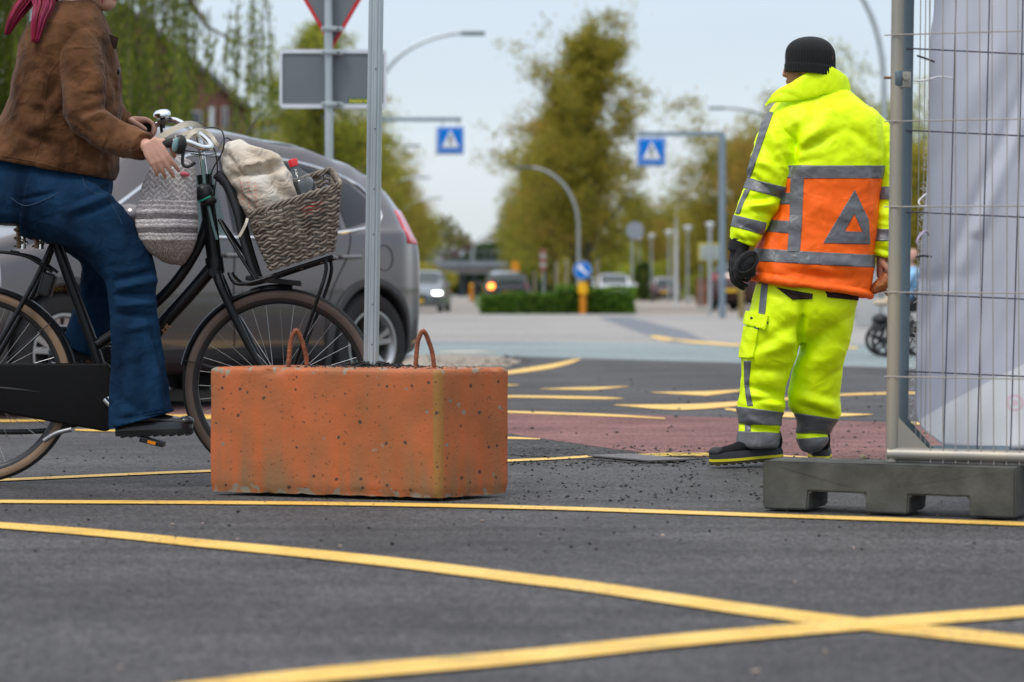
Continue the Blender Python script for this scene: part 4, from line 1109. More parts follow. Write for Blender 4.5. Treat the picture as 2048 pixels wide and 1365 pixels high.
# triangle, point down
def tri(apex, half, top, D, r=3):
    return [P(apex[0] - r * .8, apex[1] - r, D), P(apex[0] + r * .8, apex[1] - r, D), P(apex[0] + half, top + 3, D), P(apex[0] + half - 3, top, D), P(apex[0] - half + 3, top, D), P(apex[0] - half, top + 3, D)]
ap = (664, 98)
to = tri(ap, 138, -142, D - .005); ti = tri((664, 86), 124, -134, D - .005, 1)
n = len(to); tb = [p + Vector((0, .03, 0)) for p in to]; tib = [p + Vector((0, .03, 0)) for p in ti]
mb = MB(); mb.add(to + ti + tb + tib, [(k, (k + 1) % n, n + (k + 1) % n, n + k) for k in range(n)] + [(k, 2 * n + k, 2 * n + (k + 1) % n, (k + 1) % n) for k in range(n)] +
       [(n + k, n + (k + 1) % n, 3 * n + (k + 1) % n, 3 * n + k) for k in range(n)])
mb.build('triangle_rim', M_SIGNRED, sg, smooth=False)
mb = MB(); mb.prism([p + Vector((0, .012, 0)) for p in ti], (0, .006, 0)); mb.build('triangle_back', M_SIGNBACK, sg, smooth=False)
for y in (58, 105, 209):
    mb = MB(); c = P(664, y, SD - .02); mb.box(c + Vector((0, .03, 0)), (.155, .03, .035)); mb.box(c + Vector((-.01, -.018, 0)), (.085, .02, .034))
    cl = mb.build('clamp', M_STEEL, sg, bevel=.004)
    for dx in (-.055, .045): 
        m2 = MB(); m2.lathe([(.0001, 0), (.010, 0), (.010, .009), (.0001, .009)], c + Vector((dx, .014, 0)), (0, -1, 0), 6); m2.build('bolt', M_BOLT, cl, smooth=False)

# ---- gantries with illuminated zebra signs
def zebra_sign(name, label, cx, y0, y1, D, arm, polex, thick=.09):
    r = thing(name, label, 'zebra crossing sign', ((polex - 1024) * D / F, D, 0), 'zebra crossing signs on arms')
    s_ = (y1 - y0) * D / F; c = P(cx, (y0 + y1) / 2, D)
    mb = MB(); zt = P(0, arm, D).z; px_ = (polex - 1024) * D / F
    mb.tube([(px_, D + .06, 0), (px_, D + .06, zt + .03)], thick, 16); mb.build('post', M_STEELD, r)
    tipx = P(cx + (22 if polex < cx else -28), arm, D).x
    mb = MB(); mb.box(((px_ + tipx) / 2, D + .06, zt), (abs(tipx - px_), .11, .11)); mb.build('arm', M_STEELD, r, bevel=.015)
    mb = MB()
    for dx in (-.28, .28): mb.box((c.x + dx * s_, D + .06, (zt + c.z + s_ / 2) / 2), (.04, .03, max(.04, zt - c.z - s_ / 2)))
    mb.build('hanger', M_STEEL, r)
    mb = MB(); mb.box(c + Vector((-.03, .06, 0)), (s_ * 1.02, .14, s_ * 1.02)); mb.build('sign_case', M_SIGNRIM, r, bevel=.04, seg=3)
    mb = MB(); mb.box(c + Vector((0, -.03, 0)), (s_ * .95, .03, s_ * .95)); face = mb.build('sign_face', M_BLUE, r, bevel=.012)
    q = lambda x, z: c + Vector((x * s_, -.0465, z * s_))
    mb = MB()
    mb.prism([q(-.31, -.27), q(.31, -.27), q(0, .36)], (0, -.002, 0)); mb.build('white_triangle', M_WHITE, face, smooth=False)
    mb = MB()   # thin border
    for a, b_ in (((-.42, .42), (.42, .415)), ((-.42, -.415), (.42, -.42))): mb.box(c + Vector((0, -.047, a[1] * s_)), (.84 * s_, .003, .012 * s_))
    for x in (-.42, .42): mb.box(c + Vector((x * s_, -.047, 0)), (.012 * s_, .003, .82 * s_))
    mb.build('border_line', M_WHITE, face, smooth=False)
    mb = MB()   # walking figure and stripes
    yv = Vector((0, -.0035, 0))
    def seg(a, b_, w):
        A, B = q(*a) + yv, q(*b_) + yv; d_ = (B - A).normalized(); s2 = Vector((d_.z, 0, -d_.x)) * w * s_
        mb.prism([A - s2, A + s2, B + s2, B - s2], (0, -.002, 0))
    mb.lathe([(.0001, 0), (.035 * s_, 0), (.035 * s_, .003), (.0001, .003)], q(.0, .185) + yv, (0, -1, 0), 12)
    seg((0, .15), (-.01, -.02), .036); seg((-.01, 0), (-.085, -.19), .02); seg((0, 0), (.075, -.19), .02); seg((0, .12), (-.09, .02), .014); seg((0, .12), (.085, .03), .014)
    for k in range(5): seg((-.25 + k * .115, -.262), (-.215 + k * .115, -.205), .013)
    mb.build('pedestrian_pictogram', M_BLACK, face, smooth=False)
    return r
zebra_sign('zebra_crossing_sign', 'blue zebra crossing sign on an arm just right of the steel pole', 901, 253, 309, 68, 239, 752)
zebra_sign('zebra_crossing_sign', 'blue zebra crossing sign on an arm whose column stands left of the worker', 1303, 275, 333, 61, 268, 1445, .085)

# ---- curved street lamps
def lamp(label, D, tip, root, base_px, thick, flip=1):
    """tip/root: photo points of lamp head end and where the mast becomes straight"""
    r = thing('street_lamp', label, 'street lamp', ((base_px - 1024) * D / F, D, 0), 'curved street lamps')
    A = P(tip[0], tip[1], D); B = P(root[0], root[1], D); base = Vector(((base_px - 1024) * D / F, D, 0))
    top = Vector((base.x, D, B.z)); pts = [tuple(top)]
    for k in range(1, 13):
        a = k / 12 * pi / 2; pts.append((B.x + (A.x - B.x) * (1 - cos(a)), D, B.z + (A.z - B.z) * sin(a)))
    w = thick * D / F / 2
    mb = MB(); mb.tube([base, base.lerp(top, .5)] + pts, [w * 1.5, w * 1.25] + [w * (1.1 - .35 * i / 12) for i in range(13)], 10); mb.build('mast', M_STEEL, r)
    s_ = 1 if A.x > B.x else -1
    mb = MB(); mb.box(A + Vector((s_ * .10, 0, -.02)), (.62, .24, .09)); mb.build('lamp_head', MATS['dull_dark'] if 'dull_dark' in MATS else mat('dull_dark', (.10, .13, .13), .5), r, bevel=.03)
    return r
lamp('nearest curved lamp, its arm reaching right above the zebra sign', 62, (938, 66), (752, 205), 752, 9)
lamp('curved lamp over the left lane, first one below the zebra sign arm', 115, (825, 291), (720, 345), 720, 7)
lamp('curved lamp over the left lane, second one below the zebra sign arm', 148, (848, 355), (740, 420), 740, 7)
lamp('curved lamp over the left lane, third one, beside the tail light', 182, (874, 396), (800, 445), 800, 6)
lamp('small far curved lamp above the silver car', 235, (880, 443), (822, 490), 822, 5)
lamp('curved lamp on the median, arm reaching left in front of the tall tree', 82, (1052, 334), (1156, 450), 1157, 6)
lamp('lamp arm reaching left from behind the worker', 92, (1438, 216), (1560, 262), 1562, 8)
lamp('thick lamp mast right of the worker, arm leaving the frame at the top', 48, (1640, -60), (1767, 165), 1768, 12)
lamp('tiny pale lamp arc at the viaduct', 290, (985, 468), (945, 510), 945, 4)

# ---- round blue arrow sign on a yellow bollard post
rb = thing('keep_right_sign', 'round blue sign with white arrow on an orange yellow post in front of the hedge', 'traffic sign', P(1165, 628, 72.2))
D = 72.2; c = P(1165, 541, D)
mb = MB(); mb.lathe([(.0001, 0), (.275, 0), (.275, .03), (.0001, .03)], c, (0, -1, 0), 32); mb.build('sign_rim', M_SIGNRIM, rb)
mb = MB(); mb.lathe([(.0001, 0), (.258, 0), (.258, .006), (.0001, .006)], c + Vector((0, -.03, 0)), (0, -1, 0), 32); f_ = mb.build('sign_face', M_BLUE, rb)
mb = MB(); A = Vector((.10, 0, -.10)); q = [(-.15, .15), (-.15, -.02), (-.10, .03), (.10, -.14), (.14, -.10), (-.04, .10), (.02, .15)]
mb.prism([c + Vector((x * 1.05 + .02, -.037, z * 1.05)) for x, z in q], (0, -.003, 0)); mb.build('arrow', M_WHITE, f_, smooth=False)
mb = MB(); mb.tube([P(1166, 565, D), P(1166, 588, D)], .15, 16); mb.build('yellow_collar', mat('yellow_plastic', (0.80, 0.42, .01), .4), rb)
mb = MB(); mb.tube([P(1166, 588, D), P(1166, 629, D)], .10, 16); mb.build('orange_post', mat('orange_plastic', (0.55, 0.20, .01), .5), rb)
mb = MB(); mb.tube([P(1166, 541, D + .05), P(1166, 566, D + .05)], .03, 10); mb.build('sign_post', M_STEEL, rb)

def post_thing(name, label, cat, px, D, h, r, m, group=None):
    t = thing(name, label, cat, ((px - 1024) * D / F, D, 0), group); w = WL[t.name]
    mb = MB(); mb.tube([w, w + Vector((0, 0, h))], [r * 1.2, r], 10); mb.build('post', m, t); return t, w
# round grey sign seen from behind
t, w = post_thing('round_sign', 'grey back of a round sign on a thin post beyond the hedge', 'traffic sign', 1264, 74, 2.4, .03, M_STEEL)
mb = MB(); mb.lathe([(.0001, 0), (.27, 0), (.27, .02), (.0001, .02)], P(1270, 461, 73.9), (0, -1, 0), 28); mb.build('sign_disc', mat('grey_disc', (.22, .25, .29), .5), t)
# yellow framed direction board
t, w = post_thing('direction_board', 'pale board with yellow frame on two posts, left of the black glove', 'direction sign', 1402, 84, 1.6, .03, M_STEEL)
a, b_ = P(1396, 486, 84), P(1446, 524, 84)
mb = MB(); mb.box((a + b_) / 2, (b_.x - a.x, .04, a.z - b_.z)); mb.build('yellow_frame', mat('yellow_board', (.50, .42, .06), .5), t, bevel=.01)
mb = MB(); mb.box((a + b_) / 2 + Vector((0, -.03, 0)), (b_.x - a.x - .14, .03, a.z - b_.z - .14)); mb.build('board_face', mat('board_grey', (.36, .42, .42), .5), t)
mb = MB(); x = P(1438, 0, 84).x; mb.tube([(x, 84, 0), (x, 84, 1.7)], .03, 8); mb.build('post', M_STEEL, t)
# orange work sign and orange bollard far off, red and white board
t, w = post_thing('work_sign', 'small orange square sign at the median near the viaduct', 'traffic sign', 1031, 150, 1.6, .03, M_STEEL)
mb = MB(); mb.box(P(1031, 533, 149.9), (.5, .04, .62)); mb.build('sign_board', mat('orange_board', (.72, .28, .02), .5), t)
t, w = post_thing('bollard', 'tiny orange bollard on the lane divider under the viaduct', 'bollard', 943, 150, 1.0, .13, MATS['orange_plastic'])
mb = MB(); mb.ell(w + Vector((0, 0, 1.0)), (.14, .14, .1)); mb.build('cap', MATS['yellow_plastic'], t)
t, w = post_thing('barrier_board', 'red and white board on a post between the median trunks', 'traffic sign', 1087, 118, 1.6, .05, M_STEEL)
for i in range(5):
    mb = MB(); mb.box(P(1086, 503 + i * 9, 117.9), (.30, .04, .20)); mb.build('stripe', (mat('faded_red', (.30, .10, .10), .6), mat('faded_white', (.42, .38, .37), .6))[i % 2], t)
# tall pale post, park lamps
t, w = post_thing('pale_pole', 'short pale pole sticking up in front of the trees left of the worker', 'pole', 1352, 100, 4.1, .07, M_SIGNRIM)
M_GLOBE = mat('lamp_globe', (.62, .66, .66), .3, trans=.0)
for px, yt, D, lab in ((1420, 455, 68, 'nearest of the slim park lamps, beside the sign column'), (1375, 462, 118, 'park lamp right of the maroon estate car'), (1338, 470, 135, 'park lamp above the maroon estate car'),
                      (1303, 477, 150, 'park lamp left of the maroon estate car'), (1278, 483, 165, 'park lamp just right of the grey round sign post'), (1240, 492, 185, 'farthest park lamp, right of the round blue sign'),
                      (1218, 497, 205, 'faint far park lamp over the white car')):
    zt = H + (HOR - yt) * D / F
    t, w = post_thing('park_lamp', lab, 'park lamp', px, D, zt, .05, M_STEEL, 'slim park lamps along the side street')
    mb = MB(); kk = min(1, D / 125); mb.lathe([(r_ * kk, z_ * kk) for r_, z_ in [(.06, -.1), (.17, .02), (.17, .12), (.05, .22), (.0001, .24)]], w + Vector((0, 0, zt)), (0, 0, 1), 16); mb.build('lamp_globe', M_GLOBE, t)
    mb = MB(); mb.lathe([(r_ * kk, z_ * kk) for r_, z_ in [(.001, .16), (.26, .17), (.24, .22), (.001, .28)]], w + Vector((0, 0, zt)), (0, 0, 1), 16); mb.build('lamp_cap', M_SIGNRIM, t)
for px, D, h, lab in ((1483, 60, 1.35, 'short wooden stake right of the sign column'),):
    post_thing('wooden_stake', lab, 'stake', px, D, h, .06, mat('stake_wood', (.22, .17, .06), .8))

# ---- viaduct, walls, houses
M_CONC = mat('viaduct_concrete', (0.30, 0.29, 0.28), .9, var=.15, vscale=.5)
M_CONCD = mat('viaduct_deck', (0.19, 0.21, 0.25), .9, var=.15, vscale=.5)
VD = 262
via = thing('viaduct', 'low concrete viaduct crossing the far end of the road', 'viaduct', (P(950, 560, VD).x, VD, 0))
x0, x1 = P(845, 0, VD).x, P(1190, 0, VD).x
mb = MB(); mb.box(((x0 + x1) / 2, VD, P(0, 529, VD).z), (x1 - x0, 9, .62)); mb.build('parapet', M_CONCD, via)
mb = MB(); mb.box(((x0 + x1) / 2, VD, P(0, 542, VD).z), (x1 - x0, 8, .60)); mb.build('deck_edge', M_CONC, via)
for px in (892, 925, 948, 1012, 1075, 1130):
    mb = MB(); mb.tube([(P(px, 0, VD).x, VD, 0), (P(px, 0, VD).x, VD, 2.5)], .45, 12); mb.build('pillar', M_CONCD, via)
mb = MB(); mb.box((x0 - 2, VD, 1.2), (6, 9, 2.4)); mb.build('abutment', M_CONC, via)
mb = MB()
for k in range(26):
    x = x0 + (x1 - x0) * k / 25; mb.tube([(x, VD - 4.3, 3.9), (x, VD - 4.3, 4.9)], .05, 5)
mb.tube([(x0, VD - 4.3, 4.9), (x1, VD - 4.3, 4.9)], .05, 5); mb.build('railing', M_CONCD, via)
def wall(label, px0, px1, D, h, m, course=.3, D1=None, pieces=8):
    a = Vector(((px0 - 1024) * D / F, D, 0)); D1 = D1 or D; b_ = Vector(((px1 - 1024) * D1 / F, D1, 0))
    t = thing('low_wall', label, 'wall', a); d_ = b_ - a; rot = Matrix.Rotation(atan2(d_.y, d_.x), 3, 'Z')
    for i in range(pieces):
        p = a.lerp(b_, (i + .5) / pieces); mb = MB(); mb.box(p + Vector((0, 0, h / 2)), (d_.length / pieces - .03, .22, h), rot); mb.build('wall_panel', m, t, bevel=.01)
    mb = MB(); mb.box((a + b_) / 2 + Vector((0, 0, h + .03)), (d_.length, .3, .06), rot); mb.build('coping', m, t, bevel=.01)
M_BRK = mat('brown_brick', (.20, .085, .05), .9, var=.3, vscale=3)
M_PALEC = mat('pale_concrete', (.40, .41, .41), .9, var=.1, vscale=1)
wall('brown brick garden wall behind the slim park lamps', 1392, 1480, 110, 1.15, M_BRK)
wall('pale grey low wall right of the worker, behind the stroller', 1712, 2100, 47, .66, M_PALEC)
wall('second pale wall, farther and higher, behind the stroller', 1705, 2150, 58, 1.22, mat('pale_concrete2', (.33, .34, .34), .9, var=.1))
M_ROOF = mat('roof_tiles_dark', (.075, .07, .07), .8, var=.25, vscale=3)
M_BRR = mat('house_brick', (.13, .06, .045), .9, var=.25, vscale=5)
M_GLASSD = mat('window_glass', (.03, .04, .05), .08, spec=.8)
def house(label, px0, px1, eave, apex, D, wallm, roofm, depth=9, wins=()):
    x0, x1 = (px0 - 1024) * D / F, (px1 - 1024) * D / F; ze = H + (HOR - eave) * D / F; za = H + (HOR - apex) * D / F; xm = (x0 + x1) / 2
    t = thing('house', label, 'house', (xm, D, 0))
    mb = MB(); mb.prism([Vector((x0, D, 0)), Vector((x1, D, 0)), Vector((x1, D, ze)), Vector((xm, D, za)), Vector((x0, D, ze))], (0, depth, 0)); mb.build('walls', wallm, t, smooth=False)
    for s_ in (-1, 1):
        e_ = x0 - .3 if s_ < 0 else x1 + .3; k = (za - ze) / (xm - x0) * .3
        mb = MB(); mb.prism([Vector((xm, D - .3, za + .06)), Vector((e_, D - .3, ze - k + .06)), Vector((e_, D - .3, ze - k + .28)), Vector((xm, D - .3, za + .3))], (0, depth + .6, 0)); mb.build('roof', roofm, t, smooth=False)
    for a, b_, c_, d_, m in wins:
        A, B = P(a, b_, D), P(c_, d_, D)
        mb = MB(); mb.box((A.x / 2 + B.x / 2, D - .03, (A.z + B.z) / 2), (B.x - A.x, .1, A.z - B.z)); f_ = mb.build('window', mat('window_frame_grey', (.30, .30, .31), .6), t, smooth=False)
        mb = MB(); mb.box((A.x / 2 + B.x / 2, D - .09, (A.z + B.z) / 2), (B.x - A.x - .16, .03, A.z - B.z - .16)); mb.build('pane', m, f_, smooth=False)
    return t
wn_ = [(418, 214, 430, 262, M_SIGNRIM), (444, 214, 456, 262, M_GLASSD), (380, 222, 404, 262, M_GLASSD), (330, 222, 354, 262, M_GLASSD), (280, 222, 304, 262, M_GLASSD), (200, 222, 224, 262, M_GLASSD)]
house('brick house with dark gabled roof half hidden by the willow', 40, 462, 196, 20, 105, M_BRR, M_ROOF, wins=wn_)
house('low house with brown roof seen above the car aerial', 480, 640, 262, 246, 130, M_PALEC, mat('roof_brown', (.20, .10, .07), .8, var=.2), wins=[(520, 270, 540, 290, M_GLASSD)])
house('far house with red roof left of the dome shaped bush', 905, 975, 508, 490, 335, M_BRR, mat('roof_red', (.13, .08, .07), .8, var=.2), wins=[(920, 502, 930, 515, M_SIGNRIM), (945, 502, 955, 515, M_SIGNRIM)])
house('far pale building left of the viaduct', 838, 884, 512, 500, 330, M_CONC, M_ROOF, wins=[(848, 512, 858, 524, M_GLASSD)])
# tree guards / pale stakes on the median
for i, (px, D) in enumerate(((1113, 112), (1133, 100), (1070, 150), (1195, 96))):
    post_thing('tree_stake', ('pale stake between the median trunks', 'pale stake next to the second median tree', 'thin stake at the left of the median', 'pale stake right of the round blue sign')[i], 'stake', px, D, 2.0, .07, mat('stake_pale', (.30, .26, .19), .9), 'stakes on the median')
# ================================================================== CARS
M_TYRE = mat('tyre_rubber', (.022, .022, .023), .75, bump=.001, bscale=90)
M_RIM = mat('alloy_rim', (.42, .43, .44), .32, .85, var=.05)
M_CARBLACK = mat('black_trim', (.018, .018, .02), .45)
M_CHROME = mat('chrome', (.75, .77, .79), .12, 1.0, var=.02)
M_PLATE = mat('number_plate_yellow', (.62, .40, .02), .4, var=.05)
def glassmat(name, col): return mat(name, col, .05, var=.02, spec=.6)
M_CGLASS = glassmat('car_glass', (.035, .05, .052))
M_TAIL = mat('tail_light_red', (.70, .02, .05), .15, coat=1.0, var=.1)
M_HEAD = mat('head_light', (.6, .62, .65), .1, coat=1)
M_LIT = mat('head_light_lit', (.9, .9, .9), .2, emit=(1, .98, .95, 9))
M_IND = mat('indicator_lit', (.9, .3, .02), .3, emit=(1, .22, .03, 6))
def paint(name, col, metal=.35): return mat(name, col, .20, metal, var=.02, vscale=2, coat=1.0)
def car_ring(x, p, full=True):
    L, W, hr = p['L'], p['W'], p['H']; h = L / 2
    s = x / h                     # -1 rear .. +1 front
    def lut(tab):
        for i in range(len(tab) - 1):
            if tab[i][0] <= s <= tab[i + 1][0]:
                t = (s - tab[i][0]) / (tab[i + 1][0] - tab[i][0]); t = t * t * (3 - 2 * t) if p.get('soft', 1) else t
                return tab[i][1] + (tab[i + 1][1] - tab[i][1]) * t
        return tab[0][1] if s < tab[0][0] else tab[-1][1]
    zt = lut(p['top']) * hr; zb = lut(p['bot']); hw = lut(p['wid']) * W / 2; belt = lut(p['belt']) * hr
    gh = max(0.0, min(1.0, (zt - belt) / (.25 * hr)))
    belt = min(belt, zt - .015); rw = hw * (.93 - .17 * gh) * (1 - (.16 * max(0, -.55 - s) / .35 * gh if hr > 1.7 else 0)); z1 = belt - .10 * (1 if belt > .5 else .4)
    zm = zb + (belt - zb) * .50
    c = [(0, zb), (.80 * hw, zb), (.955 * hw, zb + .05), (.985 * hw, zb + .16), (1.0 * hw, zm), (.992 * hw, z1), (.965 * hw, belt - .015), (.945 * hw, belt),
         (rw + (.945 * hw - rw) * (.55 if gh > .3 else .85), belt + (zt - belt) * .45), (rw + .012, belt + (zt - belt) * .84), (rw * .93, zt - .03 * gh - .004), (rw * .6, zt + .012 * gh), (0, zt + .02)]
    sp = spline(c, 3)
    r = [(x, -y, z) for y, z in sp] + [(x, y, z) for y, z in reversed(sp[1:-1])]
    return [Vector(q) for q in r]
SUV = dict(L=4.28, W=1.86, H=1.75, wb=2.64, woff=-.05, wr=.352, top=[(-1, .50), (-.985, .60), (-.955, .69), (-.93, .735), (-.84, .81), (-.76, .875), (-.66, .915), (-.4, .965), (-.1, .995), (.1, .99), (.22, .955), (.50, .675), (.58, .635), (.85, .575), (.96, .505), (1, .40)],
           bot=[(-1, .42), (-.93, .30), (-.8, .22), (.8, .2), (.93, .22), (1, .34)], wid=[(-1, .62), (-.965, .77), (-.90, .89), (-.78, .965), (-.45, 1), (.6, 1), (.82, .95), (.93, .84), (1, .62)],
           belt=[(-1, .575), (-.8, .65), (0, .62), (.5, .595), (1, .48)])
SEDAN = dict(L=4.4, W=1.76, H=1.44, wb=2.6, wr=.31, top=[(-1, .50), (-.97, .60), (-.92, .66), (-.72, .70), (-.42, .94), (-.1, 1.0), (.1, .985), (.42, .68), (.52, .655), (.85, .57), (.96, .5), (1, .4)],
             bot=[(-1, .4), (-.92, .27), (-.8, .2), (.8, .2), (.93, .22), (1, .32)], wid=SUV['wid'], belt=[(-1, .55), (0, .625), (.5, .60), (1, .48)])
ESTATE = dict(SEDAN, top=[(-1, .45), (-.985, .55), (-.93, .80), (-.87, .93), (-.5, .985), (-.1, 1.0), (.1, .985), (.42, .68), (.52, .655), (.85, .57), (.96, .5), (1, .4)])
def wheel_meshes(p, side, detail):
    """tyre and rim as builders around the origin, axle along y; side=+1 faces +y"""
    R = p['wr']; w = .215 if detail else .19; r0 = R * .655
    prof = [(r0, -w / 2 + .012), (r0 + .02, -w / 2), (R * .93, -w / 2 + .004), (R * .985, -w / 2 + .03), (R, -w / 4), (R, w / 4), (R * .985, w / 2 - .03), (R * .93, w / 2 - .004), (r0 + .02, w / 2), (r0, w / 2 - .012)]
    ty = MB(); n = 48 if detail else 20; secs = []
    for r, h in prof: secs.append([Vector((r * cos(2 * pi * k / n), h, r * sin(2 * pi * k / n))) for k in range(n)])
    ty.loft(secs, caps=False); ty.loft([secs[-1], secs[0]], caps=False)
    rm = MB(); f = side * w / 2
    rim = [(r0 + .004, f), (r0 - .012, f), (r0 - .028, f - side * .02), (r0 - .04, f - side * .07), (r0 - .05, -f * .6)]
    rm.loft([[Vector((r * cos(2 * pi * k / n), h, r * sin(2 * pi * k / n))) for k in range(n)] for r, h in rim], caps=False)
    y1 = f - side * .012
    ns = 5
    for k in range(ns):
        a = 2 * pi * k / ns + .3
        for da in ((-.17, .17) if detail else (0,)):
            a0, a1 = a + da * .55, a + da * 1.05
            def pt(rr, an, ww, y): 
                c = Vector((cos(an) * rr, 0, sin(an) * rr)); t = Vector((-sin(an), 0, cos(an))); return [c + t * ww + Vector((0, y, 0)), c - t * ww + Vector((0, y, 0)), c - t * ww * 1.1 + Vector((0, y - side * .035, 0)), c + t * ww * 1.1 + Vector((0, y - side * .035, 0))]
            ww = .016 if detail else .035
            rm.loft([pt(.035, a0, ww * 1.2, y1 - side * .03), pt(r0 * .45, (a0 + a1) / 2, ww, y1 - side * .012), pt(r0 - .018, a1, ww * 1.15, y1 - side * .004)])
    rm.lathe([(.0001, 0), (.062, 0), (.055, .018), (.0001, .022)], (0, y1 - side * .03, 0), (0, side, 0), 20)
    dk = MB(); dk.lathe([(.0001, 0), (r0 - .04, 0), (r0 - .04, .01), (.0001, .01)], (0, f - side * .11, 0), (0, side, 0), n)
    return ty, rm, dk
def make_car(name, label, p, pm, detail=True, head=None, ind=None, tail=True, glass=None, plate_front=True):
    r = thing(name, label, 'car', (0, 0, 0)); L, W, hh = p['L'], p['W'], p['H']; n = 90 if detail else 40
    xs = [-L / 2 + L * (0.5 - 0.5 * cos(pi * i / n)) for i in range(n + 1)]
    mb = MB(); mb.loft([car_ring(min(max(x, -L / 2 + .001), L / 2 - .001), p) for x in xs]); src = mb.mesh('body')
    body = src.copy()
    wx = (p['wb'] / 2 + p.get('woff', 0), -p['wb'] / 2 + p.get('woff', 0)); wr = p['wr']
    for x in wx:
        for s_ in (-1, 1):
            c = MB(); c.lathe([(.0001, 0), (wr * 1.13, 0), (wr * 1.13, .42), (.0001, .42)], (x, s_ * (W / 2 + .05), wr), (0, -s_, 0), 40 if detail else 20)
            co = bpy.data.objects.new('c', c.mesh()); COL.objects.link(co)
            body = evaluated(body, [('BOOLEAN', dict(object=co, operation='DIFFERENCE', solver='EXACT'))]); bpy.data.objects.remove(co)
    body.shade_smooth(); body.set_sharp_from_angle(angle=radians(32)); link_mesh('body', body, r, pm)
    X = lambda s_: s_ * L / 2
    def side_cut(poly, nm, m, off, sides=(-1, 1), parent=r, hole=None):
        out = []
        for s_ in sides:
            def pls(pg):
                c = Vector((sum(a for a, b in pg) / len(pg), 0, sum(b for a, b in pg) / len(pg))); res = []
                for i in range(len(pg)):
                    A = Vector((pg[i][0], 0, pg[i][1])); B = Vector((pg[(i + 1) % len(pg)][0], 0, pg[(i + 1) % len(pg)][1])); nn = (B - A).cross(Vector((0, 1, 0))).normalized()
                    if nn.dot(c - A) < 0: nn = -nn
                    res.append((A, nn))
                return res
            me = cut_mesh(src, pls(poly) + [(Vector((0, s_ * .15, 0)), Vector((0, s_, 0)))], [pls(hole)] if hole else None, off, (0, s_, 0, .2))
            me.shade_smooth(); me.set_sharp_from_angle(angle=radians(50)); out.append(link_mesh(nm, me, parent, m))
        return out
    g = glass or M_CGLASS; g2 = glassmat('privacy_glass', (.012, .014, .016))
    if p is SUV or p['H'] > 1.55:
        side_cut([(1.02, 1.065), (.93, 1.10), (.26, 1.49), (-.02, 1.54), (-.06, 1.05)], 'side_window', g, .004)
        side_cut([(-.12, 1.05), (-.11, 1.545), (-.75, 1.53), (-1.02, 1.49), (-1.10, 1.11)], 'side_window', g2, .004)
        side_cut([(-1.16, 1.12), (-1.09, 1.475), (-1.32, 1.42), (-1.47, 1.32), (-1.49, 1.19)], 'side_window', g2, .004)
    else:
        k = hh / 1.44
        side_cut([(.86, .925 * k), (.30, 1.28 * k), (.0, 1.345 * k), (-.02, .92 * k)], 'side_window', g, .004)
        side_cut([(-.08, .92 * k), (-.06, 1.345 * k), (-.62, 1.33 * k), (-1.0, 1.25 * k if p['top'][2][1] > .7 else 1.12 * k), (-1.18, .95 * k)], 'side_window', g, .004)
    # windscreen and rear window
    hs = hh
    if p is SUV: wf = [(X(.245), X(.475))]; wr_ = (X(-.925), X(-.70)); zc = 1.36
    elif p['top'][2][1] > .7: wf = [(X(.13), X(.40))]; wr_ = (X(-.965), X(-.885)); zc = .66 * hh
    else: wf = [(X(.13), X(.40))]; wr_ = (X(-.70), X(-.45)); zc = .72 * hh
    for a, b_ in wf:
        me = cut_mesh(src, [(Vector((a, 0, 0)), Vector((1, 0, 0))), (Vector((b_, 0, 0)), Vector((-1, 0, 0))), (Vector((0, .70 * W / 2, 0)), Vector((0, -1, 0))), (Vector((0, -.70 * W / 2, 0)), Vector((0, 1, 0))), (Vector((0, 0, .62 * hh)), Vector((0, 0, 1)))], None, .004)
        me.shade_smooth(); link_mesh('windscreen', me, r, g)
    a, b_ = wr_
    me = cut_mesh(src, [(Vector((a, 0, 0)), Vector((1, 0, 0))), (Vector((b_, 0, 0)), Vector((-1, 0, 0))), (Vector((0, .66 * W / 2, 0)), Vector((0, -1, 0))), (Vector((0, -.66 * W / 2, 0)), Vector((0, 1, 0))), (Vector((0, 0, zc * .9)), Vector((0, 0, 1)))], None, .004)
    if len(me.polygons): me.shade_smooth(); link_mesh('rear_window', me, r, g)
    # lower cladding
    me = cut_mesh(src, [(Vector((0, 0, .36 if detail else .30)), Vector((0, 0, -1))), (Vector((0, 0, .205)), Vector((0, 0, 1))), (Vector((wx[0] - wr * 1.12, 0, 0)), Vector((-1, 0, 0))), (Vector((wx[1] + wr * 1.12, 0, 0)), Vector((1, 0, 0)))], None, .006)
    link_mesh('sill', me, r, M_CARBLACK)
    for x in wx:
        for s_ in (-1, 1):
            ty, rm, dk = wheel_meshes(p, s_, detail)
            o = Vector((x, s_ * (W / 2 - .125), wr))
            for q in (ty, rm, dk): q.v = [tuple(Vector(v) + o) for v in q.v]
            w = ty.build('wheel', M_TYRE, r); rm.build('rim', M_RIM, w); dk.build('brake_disc', M_CARBLACK, w)
    # lights, plates, mirrors, bumpers
    def end_cut(nm, y0, y1, z0, z1, front, m, off=.006, side=(-1, 1), xlim=None):
        if m is M_TAIL and not detail: m = mat('tail_light_dull', (.22, .012, .02), .3)
        for s_ in side:
            pl = [(Vector((0, s_ * y0, 0)), Vector((0, s_, 0))), (Vector((0, s_ * y1, 0)), Vector((0, -s_, 0))), (Vector((0, 0, z0)), Vector((0, 0, 1))), (Vector((0, 0, z1)), Vector((0, 0, -1))),
                  (Vector((xlim if xlim is not None else (X(.80) if front else X(-.86)), 0, 0)), Vector((1 if front else -1, 0, 0)))]
            me = cut_mesh(src, pl, None, off)
            if len(me.polygons): me.shade_smooth(); link_mesh(nm, me, r, m)
    zl = .46 * hh
    end_cut('headlight', W * (.24 if detail else .33), W * .5, zl - (.07 if detail else .05), zl + (.07 if detail else .04), True, head or M_HEAD)
